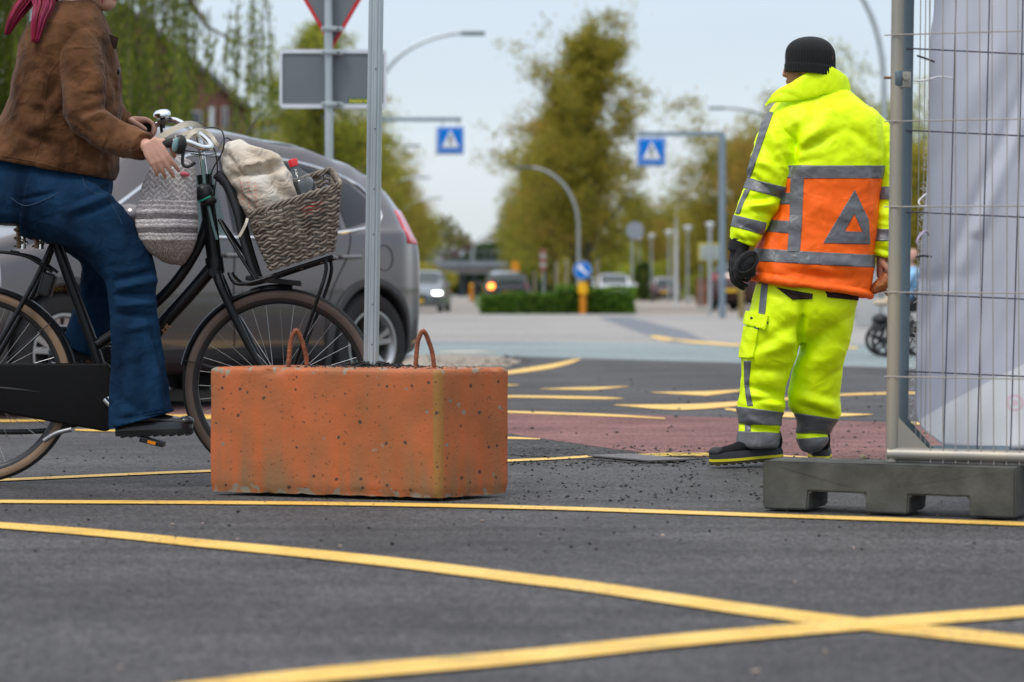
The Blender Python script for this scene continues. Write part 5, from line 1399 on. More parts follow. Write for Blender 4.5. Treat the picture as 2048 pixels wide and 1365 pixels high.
    if p is SUV: end_cut('tail_light', W * .26, W * .52, 1.03, 1.26, False, M_TAIL, xlim=X(-.83))
    elif p['top'][2][1] > .7: end_cut('tail_light', W * .36, W * .52, .50 * hh, .80 * hh, False, M_TAIL, xlim=X(-.86))
    else: end_cut('tail_light', W * .26, W * .52, .50 * hh, .60 * hh, False, M_TAIL, xlim=X(-.90))
    end_cut('grille', -.01, W * .20, .30 * hh, .43 * hh, True, M_CARBLACK)
    end_cut('lower_bumper', -.01, W * .40, .12 * hh, .20 * hh + .05, False, M_CARBLACK, .008)
    for f_ in (1, -1):
        mb = MB(); z = .27 * hh if f_ > 0 else .40 * hh; mb.box((f_ * (L / 2 + .012), 0, z), (.02, .52, .115)); mb.build('number_plate', M_PLATE, r)
    for s_ in (-1, 1):
        mb = MB(); mb.ell((X(.40), s_ * (W / 2 + .07), .66 * hh), (.075, .11, .07)); mb.build('mirror', pm, r)
    if ind:
        c = MB(); c.ell((-L / 2 + .12, W / 2 - .16, .58 * hh), (.14, .14, .12)); c.build('indicator', M_IND, r)
    if detail:
        # chrome window line, door seams, handles, spoiler, fuel flap, roof rail, aerial
        loop = [(1.06, 1.06), (.26, 1.505), (-.02, 1.555), (-.40, 1.562), (-.75, 1.55), (-1.05, 1.508), (-1.34, 1.445), (-1.48, 1.375), (-1.545, 1.29), (-1.53, 1.185), (-1.2, 1.105), (-.3, 1.045), (.5, 1.045), (1.0, 1.05)]
        from mathutils.bvhtree import BVHTree
        bm = bmesh.new(); bm.from_mesh(src); bv = BVHTree.FromBMesh(bm)
        def on_side(x, z, s_, off):
            h_ = bv.ray_cast(Vector((x, s_ * 2, z)), Vector((0, -s_, 0)))
            return h_[0] + Vector((0, s_ * off, 0)) if h_[0] is not None else Vector((x, s_ * W / 2 * .8, z))
        for s_ in (-1, 1):
            pts = [on_side(x, z, s_, .004) for x, z in spline(loop + [loop[0]], 5)[:-1]]
            mb = MB(); mb.tube(pts, .011, 6, closed=True); mb.build('window_trim', M_CHROME, r)
            for sx in ([(1.0, 1.04), (1.02, .80), (.98, .55), (.93, .38)], [(-.09, 1.04), (-.07, .7), (-.09, .37)], [(-1.16, 1.10), (-1.12, .95), (-.98, .75), (-.92, .60), (-.90, .38)]):
                pts = [on_side(x, z, s_, .0005) for x, z in spline(sx, 6)]
                mb = MB(); mb.tube(pts, .0045, 4); mb.build('door_seam', M_CARBLACK, r)
            for x in (.02, -1.02):
                a, b_ = on_side(x, .93, s_, .03), on_side(x - .19, .935, s_, .03)
                mb = MB(); mb.tube([a - Vector((0, s_ * .03, 0)), a, (a + b_) / 2 + Vector((0, s_ * .008, 0)), b_, b_ - Vector((0, s_ * .03, 0))], .013, 8); mb.build('door_handle', pm, r)
            mb = MB(); mb.tube([on_side(x, z, s_, .001) for x, z in spline([(.9, .88), (0, .92), (-1.0, .96), (-1.7, 1.0)], 6)], .006, 4)
            # wheel arch trim
            for x in wx:
                secs = []
                for k in range(25):
                    a = pi * (-.12 + 1.24 * k / 24); ring = []
                    for rr, dy in ((1.125, -.03), (1.125, .012), (1.17, .022), (1.27, .018), (1.29, -.01)):
                        xx, zz = x + cos(a) * wr * rr, wr + sin(a) * wr * rr
                        s0 = on_side(xx, max(.24, zz), s_, 0); ring.append(Vector((xx, s0.y + s_ * dy, zz)))
                    secs.append(ring)
                mb = MB(); mb.loft(secs, caps=True, closed_ring=True); mb.build('arch_trim', mat('trim_darkgrey', (.05, .05, .052), .6, spec=.4), r, angle=30)
            pts = [(.15, .60), (-.4, .625), (-1.0, .60), (-1.45, .56)]
            mb = MB(); mb.tube([Vector((x, s_ * y * .93, z)) for x, y, z in spline([(.25, .62, 1.60), (-.2, .65, 1.675), (-.8, .64, 1.655), (-1.25, .60, 1.60)], 6)], .013, 8); mb.build('roof_rail', pm, r)
            # fuel flap ring on the rear quarter
            if s_ == 1:
                c = (-1.50, .93); pts = [on_side(c[0] + cos(a) * .085, c[1] + sin(a) * .085, s_, .001) for a in [2 * pi * k / 24 for k in range(24)]]
                mb = MB(); mb.tube(pts, .004, 4, closed=True); mb.build('fuel_flap', M_CARBLACK, r)
        bm.free()
        mb = MB(); mb.loft([[Vector((x, y * w_, z)) for y, z, x in q] for w_, q in ((1, [(-.58, 1.575, -1.35), (-.58, 1.53, -1.60), (-.58, 1.49, -1.59), (-.58, 1.54, -1.35)]), (1, [(-.3, 1.635, -1.33), (-.3, 1.585, -1.66), (-.3, 1.545, -1.65), (-.3, 1.59, -1.33)]), (1, [(.3, 1.635, -1.33), (.3, 1.585, -1.66), (.3, 1.545, -1.65), (.3, 1.59, -1.33)]), (1, [(.58, 1.575, -1.35), (.58, 1.53, -1.60), (.58, 1.49, -1.59), (.58, 1.54, -1.35)]))]); mb.build('roof_spoiler', pm, r, angle=50)
        mb = MB(); mb.tube([(-1.0, 0, 1.64), (-1.08, 0, 1.74), (-1.25, 0, 1.92)], [.009, .006, .004], 6); mb.build('aerial', M_CARBLACK, r)
    bpy.data.meshes.remove(src)
    return r
PT_GREY = paint('paint_warm_grey', (.118, .103, .106), .75)
car = make_car('grey_car', 'warm grey metallic high hatchback with chrome window line crossing behind the bicycle', SUV, PT_GREY, True, glass=glassmat('car_glass_teal', (.05, .085, .085)))
CAR_ANG = atan2(-.78, -.625)      # heading: to the left and towards the camera
hd = Vector((cos(CAR_ANG), sin(CAR_ANG), 0)); lf = Vector((-hd.y, hd.x, 0))
rearw = P(745, 0, 15.95); rearw.z = 0
car.rotation_euler.z = CAR_ANG
car.location = rearw - (hd * (-SUV['wb'] / 2 - .05) + lf * (SUV['W'] / 2 - .02))
def far_car(name, label, p, col, px, D, ang, sc=1.0, **kw):
    c = make_car(name, label, p, paint('paint_' + name + label[:6], col), False, **kw)
    c.location = ((px - 1024) * D / F, D, 0); c.rotation_euler.z = ang; c.scale = (sc,) * 3; return c
far_car('silver_car', 'silver blue hatchback with lit headlights coming down the left lane', ESTATE, (.13, .155, .18), 846, 80, radians(-94), .93, head=M_LIT)
far_car('dark_car', 'dark car with orange indicator lit driving away beyond the hedge', ESTATE, (.03, .03, .04), 1010, 101, radians(95), 1.03, ind=True)
far_car('white_car', 'white sedan parked beyond the right end of the hedge', SEDAN, (.72, .74, .76), 1226, 112, radians(-88), 1.0)
far_car('maroon_car', 'maroon estate car parked with its back to us in the side street', ESTATE, (.09, .06, .068), 1330, 148, radians(86), 1.04)
far_car('red_car', 'dark red car half hidden behind the sign column and the black glove', SUV, (.06, .025, .022), 1492, 84, radians(70), 1.0)
far_car('parked_car', 'small dark car parked far behind the park lamps', ESTATE, (.05, .05, .06), 1195, 150, radians(88), 1.0)
# ================================================================== BICYCLE
BD0 = 9.05
SB = F / BD0
def B(px, py, dy=0.0): return P(px, py, BD0) + Vector((0, dy, 0))
M_FRAME = mat('black_frame_paint', (.006, .0065, .008), .35, var=.05, spec=.35)
M_BRUB = mat('bicycle_rubber', (.028, .026, .025), .8)
M_TAN = mat('tan_sidewall', (.22, .145, .09), .75, var=.15)
M_CHR = mat('bike_chrome', (.70, .72, .74), .16, 1.0, var=.05)
M_BPL = mat('bike_black_plastic', (.02, .02, .022), .4)
M_CASE = mat('chain_case_vinyl', (.003, .003, .0035), .6, spec=.2, bump=.0005, bscale=80)
bike = thing('bicycle', 'black upright city bicycle with tan tyre walls, chain case and loaded front carrier', 'bicycle', B(250, 965))
FH_, RH_ = B(560, 771), B(-45, 771); WR = 195 / SB
def wheel(c, nm, tilt=0.0):
    def ring(r, dy, n=72): return [c + Vector((cos(2 * pi * k / n) * r, dy, sin(2 * pi * k / n) * r)) for k in range(n)]
    mb = MB(); tr = .0235
    cc = [(WR - tr + cos(a) * tr, sin(a) * tr) for a in [radians(q) for q in (-62, -45, -25, 0, 25, 45, 62)]]
    mb.loft([ring(r, dy) for r, dy in cc], caps=False); w = mb.build('wheel', M_BRUB, bike, angle=60)
    for s_ in (-1, 1):
        mb = MB(); aa = [WR - tr + cos(radians(q)) * tr for q in (62, 85, 112, 140)]
        mb.loft([ring(WR - tr + cos(radians(q)) * (tr + .0004), s_ * sin(radians(q)) * (tr + .0004)) for q in (60, 80, 105, 130)], caps=False); mb.build('tan_sidewall', M_TAN if nm == 'r' else mat('brown_sidewall', (.13, .092, .075), .75, var=.15), w, angle=None)
    mb = MB(); rr = WR - .046
    mb.loft([ring(r, dy) for r, dy in ((rr + .010, -.0135), (rr - .004, -.0125), (rr - .014, -.004), (rr - .014, .004), (rr - .004, .0125), (rr + .010, .0135))], caps=False)
    mb.build('rim', mat('bike_rim', (.05, .05, .052), .35, .6), w, angle=60)
    mb = MB(); n = 36
    for k in range(n):
        a = 2 * pi * k / n; s_ = 1 if k % 2 else -1; b_ = a + (.55 if (k // 2) % 2 else -.55)
        mb.tube([c + Vector((cos(b_) * .028, s_ * .028, sin(b_) * .028)), c + Vector((cos(a) * (rr - .012), 0, sin(a) * (rr - .012)))], .0011, 5, caps=False)
    mb.build('spokes', mat('spoke_steel', (.45, .45, .45), .3, .8), w)['kind'] = 'stuff'
    mb = MB(); mb.lathe([(.0001, -.055), (.008, -.055), (.008, -.036), (.031, -.034), (.031, -.028), (.017, -.024), (.017, .024), (.031, .028), (.031, .034), (.008, .036), (.008, .055), (.0001, .055)], c, (0, 1, 0), 20)
    mb.build('hub', M_CHR, w, angle=35); return w
wheel(FH_, 'f'); wheel(RH_, 'r')
def btube(nm, pts, r, m=M_FRAME, n=14, par=bike, sp=6):
    s = spline([tuple(p) for p in pts], sp) if len(pts) > 2 else pts
    rr = r if not isinstance(r, (list, tuple)) else [r[0] + (r[1] - r[0]) * i / (len(s) - 1) for i in range(len(s))]
    mb = MB(); mb.tube(s, rr, n); return mb.build(nm, m, par, angle=50)
# frame
btube('seat_tube', [B(105, 462), B(150, 590), B(190, 700), B(217, 795)], .0205)
btube('top_tube', [B(418, 425), B(398, 490), B(350, 566), B(285, 628), B(195, 690)], .0205)
btube('down_tube', [B(428, 530), B(385, 582), B(320, 655), B(262, 735), B(217, 795)], .0265)
btube('head_tube', [B(408, 350), B(432, 545)], .029)
for q_ in ((B(411, 372), B(413.5, 392)), (B(428, 515), B(432, 548))): mb = MB(); mb.tube(q_, .035, 16); mb.build('headset_cup', M_FRAME, bike)
for s_ in (-1, 1):
    btube('seat_stay', [B(110, 480, s_ * .018), B(60, 590, s_ * .055), RH_ + Vector((0, s_ * .06, 0))], .0095)
    btube('chain_stay', [B(212, 793, s_ * .025), B(120, 786, s_ * .055), RH_ + Vector((0, s_ * .06, 0))], .0105)
    btube('fork_blade', [B(432, 540, s_ * .02), B(446, 575, s_ * .050), B(480, 650, s_ * .055), B(520, 725, s_ * .056), FH_ + Vector((0, s_ * .058, 0))], (.0195, .010))
mb = MB(); mb.tube([B(430, 545, -.05), B(430, 545, .05)], .017, 12); mb.build('fork_crown', M_FRAME, bike)
mb = MB(); mb.tube([B(217, 795, -.04), B(217, 795, .04)], .022, 16); mb.build('bottom_bracket', M_FRAME, bike)
# brown lettering remnants on the down tube
me = text_mesh('ER', .034, bold=.001, ext=.0004); me.transform(Matrix.Rotation(radians(-47), 4, 'Y')) ; me.transform(Matrix.Translation(B(330, 668, -.0225)))
link_mesh('frame_lettering', me, bike, mat('copper_lettering', (.28, .15, .07), .5))
# mudguards
def fender(c, a0, a1, r, nm, w=.032):
    secs = []
    for k in range(33):
        a = radians(a0 + (a1 - a0) * k / 32); ring = []
        for q in (-1, -.8, -.4, 0, .4, .8, 1): 
            rr = r - (abs(q) ** 3) * .016; ring.append(c + Vector((cos(a) * rr, q * w, sin(a) * rr)))
        for q in (1, .8, .4, 0, -.4, -.8, -1):
            rr = r - .0015 - (abs(q) ** 3) * .016; ring.append(c + Vector((cos(a) * rr, q * w * .96, sin(a) * rr)))
        secs.append(ring)
    mb = MB(); mb.loft(secs); mb.build(nm, M_FRAME, bike, angle=60)
fender(FH_, 83, 168, WR + .014, 'front_mudguard'); fender(RH_, 12, 188, WR + .014, 'rear_mudguard')
for s_ in (-1, 1):
    mb = MB(); a = radians(165); mb.tube([FH_ + Vector((0, s_ * .05, 0)), FH_ + Vector((cos(a) * WR, s_ * .03, sin(a) * WR))], .0022, 5)
    for q in (150, 40): mb.build('mudguard_stay', M_BPL, bike); mb = MB(); a = radians(q); mb.tube([RH_ + Vector((0, s_ * .05, 0)), RH_ + Vector((cos(a) * WR, s_ * .03, sin(a) * WR))], .0022, 5)
    mb.build('mudguard_stay', M_BPL, bike)
# chain case
def case_poly():
    pts = []
    cA, rA, cB, rB = (216, 794), 68, (-45, 770), 44
    for k in range(14): a = radians(-88 + 176 * k / 13); pts.append((cA[0] + cos(a) * 22, cA[1] + sin(a) * rA))
    for k in range(10): a = radians(92 + 176 * k / 9); pts.append((cB[0] + cos(a) * rB, cB[1] + sin(a) * rB))
    return pts
cp = case_poly(); mb = MB(); mb.prism([B(x, y, -.068) for x, y in cp], (0, .036, 0)); mb.build('chain_case', M_CASE, bike, bevel=.009, seg=3)
mb = MB(); mb.lathe([(.0001, 0), (.012, 0), (.010, .012), (.0001, .014)], B(225, 797, -.07), (0, -1, 0), 16); mb.build('crank_bolt', M_CHR, bike)
# cranks and pedals
btube('crank_arm', [B(217, 797, -.085), B(270, 848, -.092), B(300, 872, -.098)], (.013, .0095), M_CHR)
btube('crank_arm', [B(217, 795, .075), B(172, 742, .085)], (.013, .0095), M_CHR)
def pedal(c, tilt=0):
    rot = Matrix.Rotation(tilt, 3, 'Y')
    mb = MB(); mb.box(c, (.090, .075, .020), rot); p = mb.build('pedal', M_BPL, bike, bevel=.004)
    for s_ in (-1, 1):
        mb = MB(); mb.box(c + rot @ Vector((.002, s_ * .0385, -.001)), (.030, .004, .011), rot); mb.build('reflector', mat('glowing_amber_reflector', (.75, .22, .01), .25, emit=(1, .3, .0, .15)), p)  # faint glow added to the pedal reflector, which is no lamp
pedal(B(318, 878, -.16), radians(14)); pedal(B(165, 733, .15), radians(5))
# stand bars
btube('stand', [B(150, 850, .04), B(90, 862, .02), B(5, 864, .0), B(-60, 860, -.02)], .011, M_BPL)
btube('stand', [B(95, 880, -.07), B(120, 865, -.07), B(150, 857, -.07)], .009, mat('grey_alloy', (.25, .25, .26), .4, .7))
btube('carrier_back', [B(437, 350, -.05), B(458, 372, -.06), B(478, 420, -.08), B(492, 480, -.09), B(512, 545, -.10), B(520, 562, -.11)], (.020, .012), M_BPL)
btube('carrier_back', [B(437, 350, .05), B(458, 372, .06), B(478, 420, .08), B(492, 480, .09), B(512, 545, .10), B(520, 562, .11)], (.012, .009), M_BPL)
# rear carrier
for s_ in (-1, 1):
    btube('rear_carrier', [B(110, 545, s_ * .05), B(85, 528, s_ * .06), B(45, 510, s_ * .065), B(-60, 500, s_ * .065), B(-160, 500, s_ * .06)], .006)
    btube('carrier_leg', [B(-40, 500, s_ * .065), RH_ + Vector((0, s_ * .07, 0))], .0055)
mb = MB(); 
for x in (30, -20, -70, -120): mb.tube([B(x, 503, -.065), B(x, 503, .065)], .005, 8)
mb.build('carrier_bars', M_FRAME, bike)
mb = MB(); mb.box(B(95, 570, 0), (.05, .07, .09), Matrix.Rotation(.3, 3, 'Y')); mb.build('rear_lock', M_BPL, bike, bevel=.012, seg=3)
# saddle
secs = []
for x, y, hw_, th in ((-40, 430, .03, 14), (-28, 428, .085, 20), (10, 428, .105, 24), (60, 432, .085, 22), (110, 434, .045, 20), (150, 434, .026, 16), (172, 438, .014, 10)):
    secs.append([B(x, y, 0) + Vector((0, cos(a) * hw_, sin(a) * th / SB)) + Vector((0, 0, -abs(cos(a)) ** 3 * .02)) for a in [2 * pi * k / 20 for k in range(20)]])
mb = MB(); mb.loft(secs); sad = mb.build('saddle', M_BPL, bike, angle=70)
for x in (42, 78):
    for s_ in (-1, 1):
        pts = [B(x + 0, 452 + q * 4.2, s_ * .045) + Vector((cos(q * 1.57) * .016, sin(q * 1.57) * .016, 0)) for q in range(11)]
        mb = MB(); mb.tube(spline(pts, 3), .0035, 6); mb.tube([B(x, 452, s_ * .045), B(x, 498, s_ * .045)], .009, 8); mb.build('saddle_spring', M_CHR if s_ > 0 else mat('spring_brown', (.16, .10, .06), .4, .5), sad)
btube('seat_post', [B(103, 448), B(108, 475)], .0125, M_CHR)
mb = MB(); mb.tube([B(40, 462, -.02), B(105, 462, -.02), B(150, 450, -.02)], .004, 6); mb.tube([B(40, 462, .02), B(105, 462, .02), B(150, 450, .02)], .004, 6); mb.build('saddle_rails', M_CHR, bike)
# stem and handlebar
btube('steerer', [B(409, 352), B(402, 300), B(396, 268)], .0125, M_CHR)
hb = [B(252, 242, .33), B(275, 243, .325), B(318, 229, .30), B(350, 240, .24), B(374, 254, .14), B(392, 262, .0), B(412, 276, -.14), B(434, 294, -.23), B(438, 303, -.27), B(424, 305, -.30), B(395, 295, -.325), B(360, 297, -.335), B(338, 302, -.34)]
btube('handlebar', hb, .0112, M_CHR, sp=8)
mb = MB(); mb.tube([B(386, 260, .03), B(396, 266, -.03)], .022, 14); mb.build('stem_clamp', M_CHR, bike)
btube('grip', [B(334, 303, -.34), B(372, 296, -.332)], .0165, M_BRUB); btube('grip', [B(235, 244, .33), B(278, 243, .325)], .0165, M_BRUB)
mb = MB(); mb.ell(B(384, 300, -.335), (.026, .024, .036), Matrix.Rotation(.15, 3, 'Y')); mb.build('gear_shifter', M_BPL, bike)
mb = MB(); mb.ell(B(377, 301, -.352), (.012, .012, .028), Matrix.Rotation(.2, 3, 'Y')); mb.build('shifter_window', mat('teal_plastic', (.16, .28, .28), .3), bike)
btube('brake_lever', [B(392, 306, -.33), B(389, 330, -.33), B(392, 341, -.33), B(402, 342, -.33), B(414, 334, -.33)], .0062, M_BPL)
btube('brake_lever', [B(298, 238, .31), B(302, 262, .31), B(318, 276, .30), B(340, 280, .28)], .0062, M_BPL)
btube('brake_lever_mount', [B(302, 222, .30), B(302, 246, .30)], .010, M_BPL)
# bell
mb = MB(); mb.lathe([(.0335, -.002), (.034, .002), (.032, .010), (.024, .017), (.010, .0205), (.0001, .021)], B(301, 219, .30), (-.1, -.35, .95), 28); bl = mb.build('bell', M_CHR, bike, angle=60)
mb = MB(); mb.lathe([(.0001, -.022), (.02, -.022), (.026, -.012), (.026, -.004), (.0001, -.004)], B(303, 224, .30), (-.1, -.35, .95), 20); mb.build('bell_base', mat('bell_base', (.3, .28, .24), .35, .7), bl)
# cables
for pts in ([B(395, 312, -.33), B(420, 312, -.25), B(436, 300, -.15), B(440, 340, -.08), B(430, 400, -.03), B(433, 500, -.03)],
            [B(372, 262, .1), B(400, 258, .0), B(446, 262, -.08), B(452, 300, -.08), B(424, 350, -.03), B(418, 420, -.03)],
            [B(405, 318, -.33), B(440, 315, -.2), B(447, 285, -.05), B(456, 277, .0), B(470, 300, .0), B(440, 370, 0)],
            [B(410, 335, -.02), B(412, 380, -.03), B(422, 440, -.03), B(435, 505, -.03), B(437, 540, -.03)]):
    btube('cable', pts, .0028, M_BPL, 6)
btube('teal_cable_tube', [B(408, 320, -.03), B(412, 375, -.03), B(425, 440, -.032), B(436, 480, -.03)], .006, mat('teal_tube', (.15, .25, .25), .4))
# lock hanging on the headset
mb = MB(); mb.ell(B(410, 388, -.03), (.035, .03, .038)); mb.ell(B(418, 402, -.03), (.034, .03, .022)); mb.build('lamp_bracket', M_BPL, bike)
mb = MB(); mb.tube([B(402, 405, -.055), B(418, 398, -.06), B(424, 394, -.05)], .0035, 6); mb.build('green_strap', mat('green_strap', (.02, .35, .22), .5), bike)
# front carrier
for s_ in (-1, 1):
    dy = s_ * .13
    btube('front_carrier', [B(462, 548, dy * .4), B(478, 566, dy), B(510, 566, dy), B(590, 540, dy), B(668, 515, dy * .95)], .0075)
    btube('carrier_leg', [B(656, 520, dy), B(657, 545, dy), B(640, 600, dy), FH_ + Vector((.01 * 4, s_ * .06, .02))], .0072)
    btube('carrier_stay', [B(440, 440, dy * .2), B(478, 500, dy * .7), B(520, 562, dy)], .0065)
mb = MB()
for t in (0.1, .35, .6, .85):
    x = 500 + 165 * t; y = 566 - 50 * t; mb.tube([B(x, y, -.13), B(x, y, .13)], .005, 8)
mb.tube([B(668, 515, -.124), B(668, 515, .124)], .0075, 8); mb.build('carrier_bars', M_FRAME, bike)
mb = MB(); mb.box(B(548, 562, 0), (.21, .06, .02), Matrix.Rotation(radians(6), 3, 'Y')); mb.build('carrier_lamp_bracket', M_BPL, bike, bevel=.006)

# ================================================================== WICKER BASKET on the carrier
M_WICK = mat('grey_wicker', (.115, .09, .07), .85, vscale=30, col2=(.27, .23, .19))
M_WICKD = mat('wicker_stake', (.15, .115, .09), .9)
bk = thing('wicker_basket', 'grey woven wicker basket strapped on the front carrier of the bicycle', 'basket', B(605, 525))
NB, FBk = -.165, .165
bot = [B(549, 543, NB + .01), B(674, 505, NB + .01), B(655, 498, FBk), B(540, 536, FBk)]
top_ = [B(508, 434, NB - .02), B(688, 376, NB - .02), B(655, 336, FBk + .02), B(478, 395, FBk + .02)]
def peri(c, t, k=5):
    """rounded perimeter point at parameter t 0..4"""
    i = int(t) % 4; f = t - int(t); a, b_ = c[i], c[(i + 1) % 4]; p = a.lerp(b_, f)
    cen = (c[0] + c[1] + c[2] + c[3]) / 4; d_ = min(f, 1 - f)
    if d_ < .10: p = p.lerp(cen, (1 - d_ / .10) ** 2 * .035)
    return p
NST = 11
mb = MB(); rows = 17
for r in range(rows):
    h = (r + .5) / rows; pts = []
    n = NST * 4 * 6
    for k in range(n):
        t = 4 * k / n; p = peri(bot, t).lerp(peri(top_, t), h)
        cen = sum((q for q in bot + top_), Vector()) / 8; o = (p - cen); o.z = 0; o.normalize()
        zw = cos(k / 6 * pi + r * .25) * .0042; w = cos(k / 6 * pi + (r % 2) * pi) * .0045 + noise.noise(Vector((k * .3, r * 3.1, 0))) * .0016
        bulge = sin(pi * h) * .006
        p = p + o * (w + bulge) + Vector((0, 0, zw + noise.noise(Vector((k * .05, r * 7.7, 2))) * .0022)); pts.append(p)
    mb.tube(pts, [.0054 * (1 + .2 * noise.noise(Vector((k * .2, r * 5, 9)))) for k in range(n)], 5, closed=True)
mb.build('woven_strands', M_WICK, bk, angle=None, clean=False)['kind'] = 'stuff'
for k in range(NST * 4):
    t = 4 * k / (NST * 4); mb = MB(); mb.tube([peri(bot, t), peri(bot, t).lerp(peri(top_, t), .5), peri(top_, t) + Vector((0, 0, .004))], .0028, 5); mb.build('stake', M_WICKD, bk)
mb = MB(); n = 260
for ph in (0, 2.1, 4.2):
    pts = []
    for k in range(n):
        t = 4 * k / n; p = peri(top_, t); a = k * .42 + ph; cen = sum(top_, Vector()) / 4; o = (p - cen).normalized()
        pts.append(p + Vector((0, 0, .004)) + o * cos(a) * .0075 + Vector((0, 0, 1)) * sin(a) * .0075)
    mb.tube(pts, .0052, 5, closed=True)
mb.build('braided_rim', M_WICK, bk, angle=None, clean=False)
mb = MB(); mb.prism([q + Vector((0, 0, .004)) for q in bot], (0, 0, .008)); mb.build('basket_floor', M_WICKD, bk, smooth=False)
# handle loops at the short ends
btube_ = btube('front_carrier', [B(700, 490, NB + .05), B(712, 478, NB + .05), B(700, 470, NB + .05)], .003) if False else None

# tote bag standing in the basket
def sack(rings, vox=.006, fold=.006, fs=(14, 14, 14), seed=3, sm=4, D=BD0):
    """rings: (y, xl, xr, depth_half, dy)"""
    secs = []
    for y, xl, xr, dh, dy in rings:
        c = B((xl + xr) / 2, y, dy); w = (xr - xl) / 2 / SB
        secs.append([c + Vector((cos(a) * w, sin(a) * dh, 0)) for a in [2 * pi * k / 28 for k in range(28)]])
    mb = MB(); mb.loft(secs); me = fuse(mb, vox, sm)
    co = np.array([v.co[:] for v in me.vertices])
    displace(me, lambda c, n_: (fold * (1 - 2.2 * np.abs(nz1(c, fs, seed))) + fold * .6 * nz1(c, tuple(q * 2.3 for q in fs), seed + 5)).astype('f'))
    me.shade_smooth(); return me
def tote_mat():
    m = mat('cream_cotton', (.46, .36, .26), .9, col2=(.62, .58, .51), vscale=9, bump=.0006, bscale=300, wr=.012, wrs=9, spec=.15)
    n, l, b = nodes_of(m); tc = n.new('ShaderNodeTexCoord'); sp = n.new('ShaderNodeSeparateXYZ'); l.new(tc.outputs['Object'], sp.inputs[0])
    # rows of small red and blue printed dashes
    src = b.inputs['Base Color'].links[0].from_socket
    for ax, cx, w_, colr, ph in ((0, -.025, .042, (.62, .16, .10, 1), 0.0), (0, -.085, .022, (.20, .32, .45, 1), .4)):
        a1 = n.new('ShaderNodeMath'); a1.operation = 'MULTIPLY_ADD'; a1.inputs[1].default_value = .30; l.new(sp.outputs[2], a1.inputs[0]); l.new(sp.outputs[0], a1.inputs[2])
        d_ = n.new('ShaderNodeMath'); d_.operation = 'SUBTRACT'; d_.inputs[1].default_value = cx; l.new(a1.outputs[0], d_.inputs[0])
        ab = n.new('ShaderNodeMath'); ab.operation = 'ABSOLUTE'; l.new(d_.outputs[0], ab.inputs[0])
        lt = n.new('ShaderNodeMath'); lt.operation = 'LESS_THAN'; lt.inputs[1].default_value = w_; l.new(ab.outputs[0], lt.inputs[0])
        z = n.new('ShaderNodeMath'); z.operation = 'MULTIPLY'; z.inputs[1].default_value = 430; l.new(sp.outputs[2], z.inputs[0])
        s_ = n.new('ShaderNodeMath'); s_.operation = 'SINE'; l.new(z.outputs[0], s_.inputs[0])
        x = n.new('ShaderNodeMath'); x.operation = 'MULTIPLY'; x.inputs[1].default_value = 230; l.new(sp.outputs[0], x.inputs[0])
        sx = n.new('ShaderNodeMath'); sx.operation = 'SINE'; l.new(x.outputs[0], sx.inputs[0])
        mn = n.new('ShaderNodeMath'); mn.operation = 'MINIMUM'; l.new(s_.outputs[0], mn.inputs[0]); l.new(sx.outputs[0], mn.inputs[1])
        gt = n.new('ShaderNodeMath'); gt.operation = 'GREATER_THAN'; gt.inputs[1].default_value = .35; l.new(mn.outputs[0], gt.inputs[0])
        zz = n.new('ShaderNodeMath'); zz.operation = 'LESS_THAN'; zz.inputs[1].default_value = .21; l.new(sp.outputs[2], zz.inputs[0])
        k1 = n.new('ShaderNodeMath'); k1.operation = 'MULTIPLY'; l.new(lt.outputs[0], k1.inputs[0]); l.new(gt.outputs[0], k1.inputs[1])
        k2 = n.new('ShaderNodeMath'); k2.operation = 'MULTIPLY'; l.new(k1.outputs[0], k2.inputs[0]); l.new(zz.outputs[0], k2.inputs[1])
        k3 = n.new('ShaderNodeMath'); k3.operation = 'MULTIPLY'; k3.inputs[1].default_value = .6; l.new(k2.outputs[0], k3.inputs[0])
        mx = n.new('ShaderNodeMixRGB'); mx.inputs[2].default_value = colr; l.new(k3.outputs[0], mx.inputs[0]); l.new(src, mx.inputs[1]); src = mx.outputs[0]
    l.new(src, b.inputs['Base Color']); return m
M_TOTE = tote_mat()
tote = thing('tote_bag', 'cream cotton tote bag with faded red dashes standing in the wicker basket', 'bag', B(545, 480))
me = sack([(283, 478, 486, .008, -.02), (290, 458, 500, .035, -.03), (302, 447, 545, .07, -.03), (322, 446, 566, .09, -.03), (350, 455, 582, .10, -.035), (380, 470, 590, .105, -.035), (410, 482, 598, .11, -.03), (440, 500, 600, .11, -.02), (480, 520, 610, .10, 0), (510, 535, 615, .08, 0)], .006, .007, (9, 9, 14), 4)
displace(me, lambda c, n_: creases(c, n_, [(470, 352, 560, 330, -.045, 9), (480, 340, 540, 322, .018, 10), (500, 300, 560, 340, -.018, 7), (470, 380, 520, 440, -.014, 8), (540, 345, 575, 400, -.018, 7), (560, 350, 590, 395, .012, 8), (505, 360, 520, 420, .010, 9), (452, 310, 480, 345, -.014, 6)], BD0).astype('f'))
link_mesh('bag_body', me, tote, M_TOTE)
M_STRAP = mat('cotton_strap', (.58, .53, .42), .9, bump=.0006, bscale=300)
def ribbon(name, pts, w, m, par, up=None, th=.0018):
    s = spline([tuple(p) for p in pts], 8); mb = MB(); secs = []
    for i, p in enumerate(s):
        p = Vector(p); a = Vector(s[max(i - 1, 0)]); b_ = Vector(s[min(i + 1, len(s) - 1)]); t = (b_ - a).normalized()
        sd_ = t.cross(Vector((0, -1, 0)) if up is None else Vector(up)).normalized(); nn = sd_.cross(t)
        secs.append([p + sd_ * w / 2 + nn * th / 2, p - sd_ * w / 2 + nn * th / 2, p - sd_ * w / 2 - nn * th / 2, p + sd_ * w / 2 - nn * th / 2])
    mb.loft(secs); return mb.build(name, m, par, angle=60)
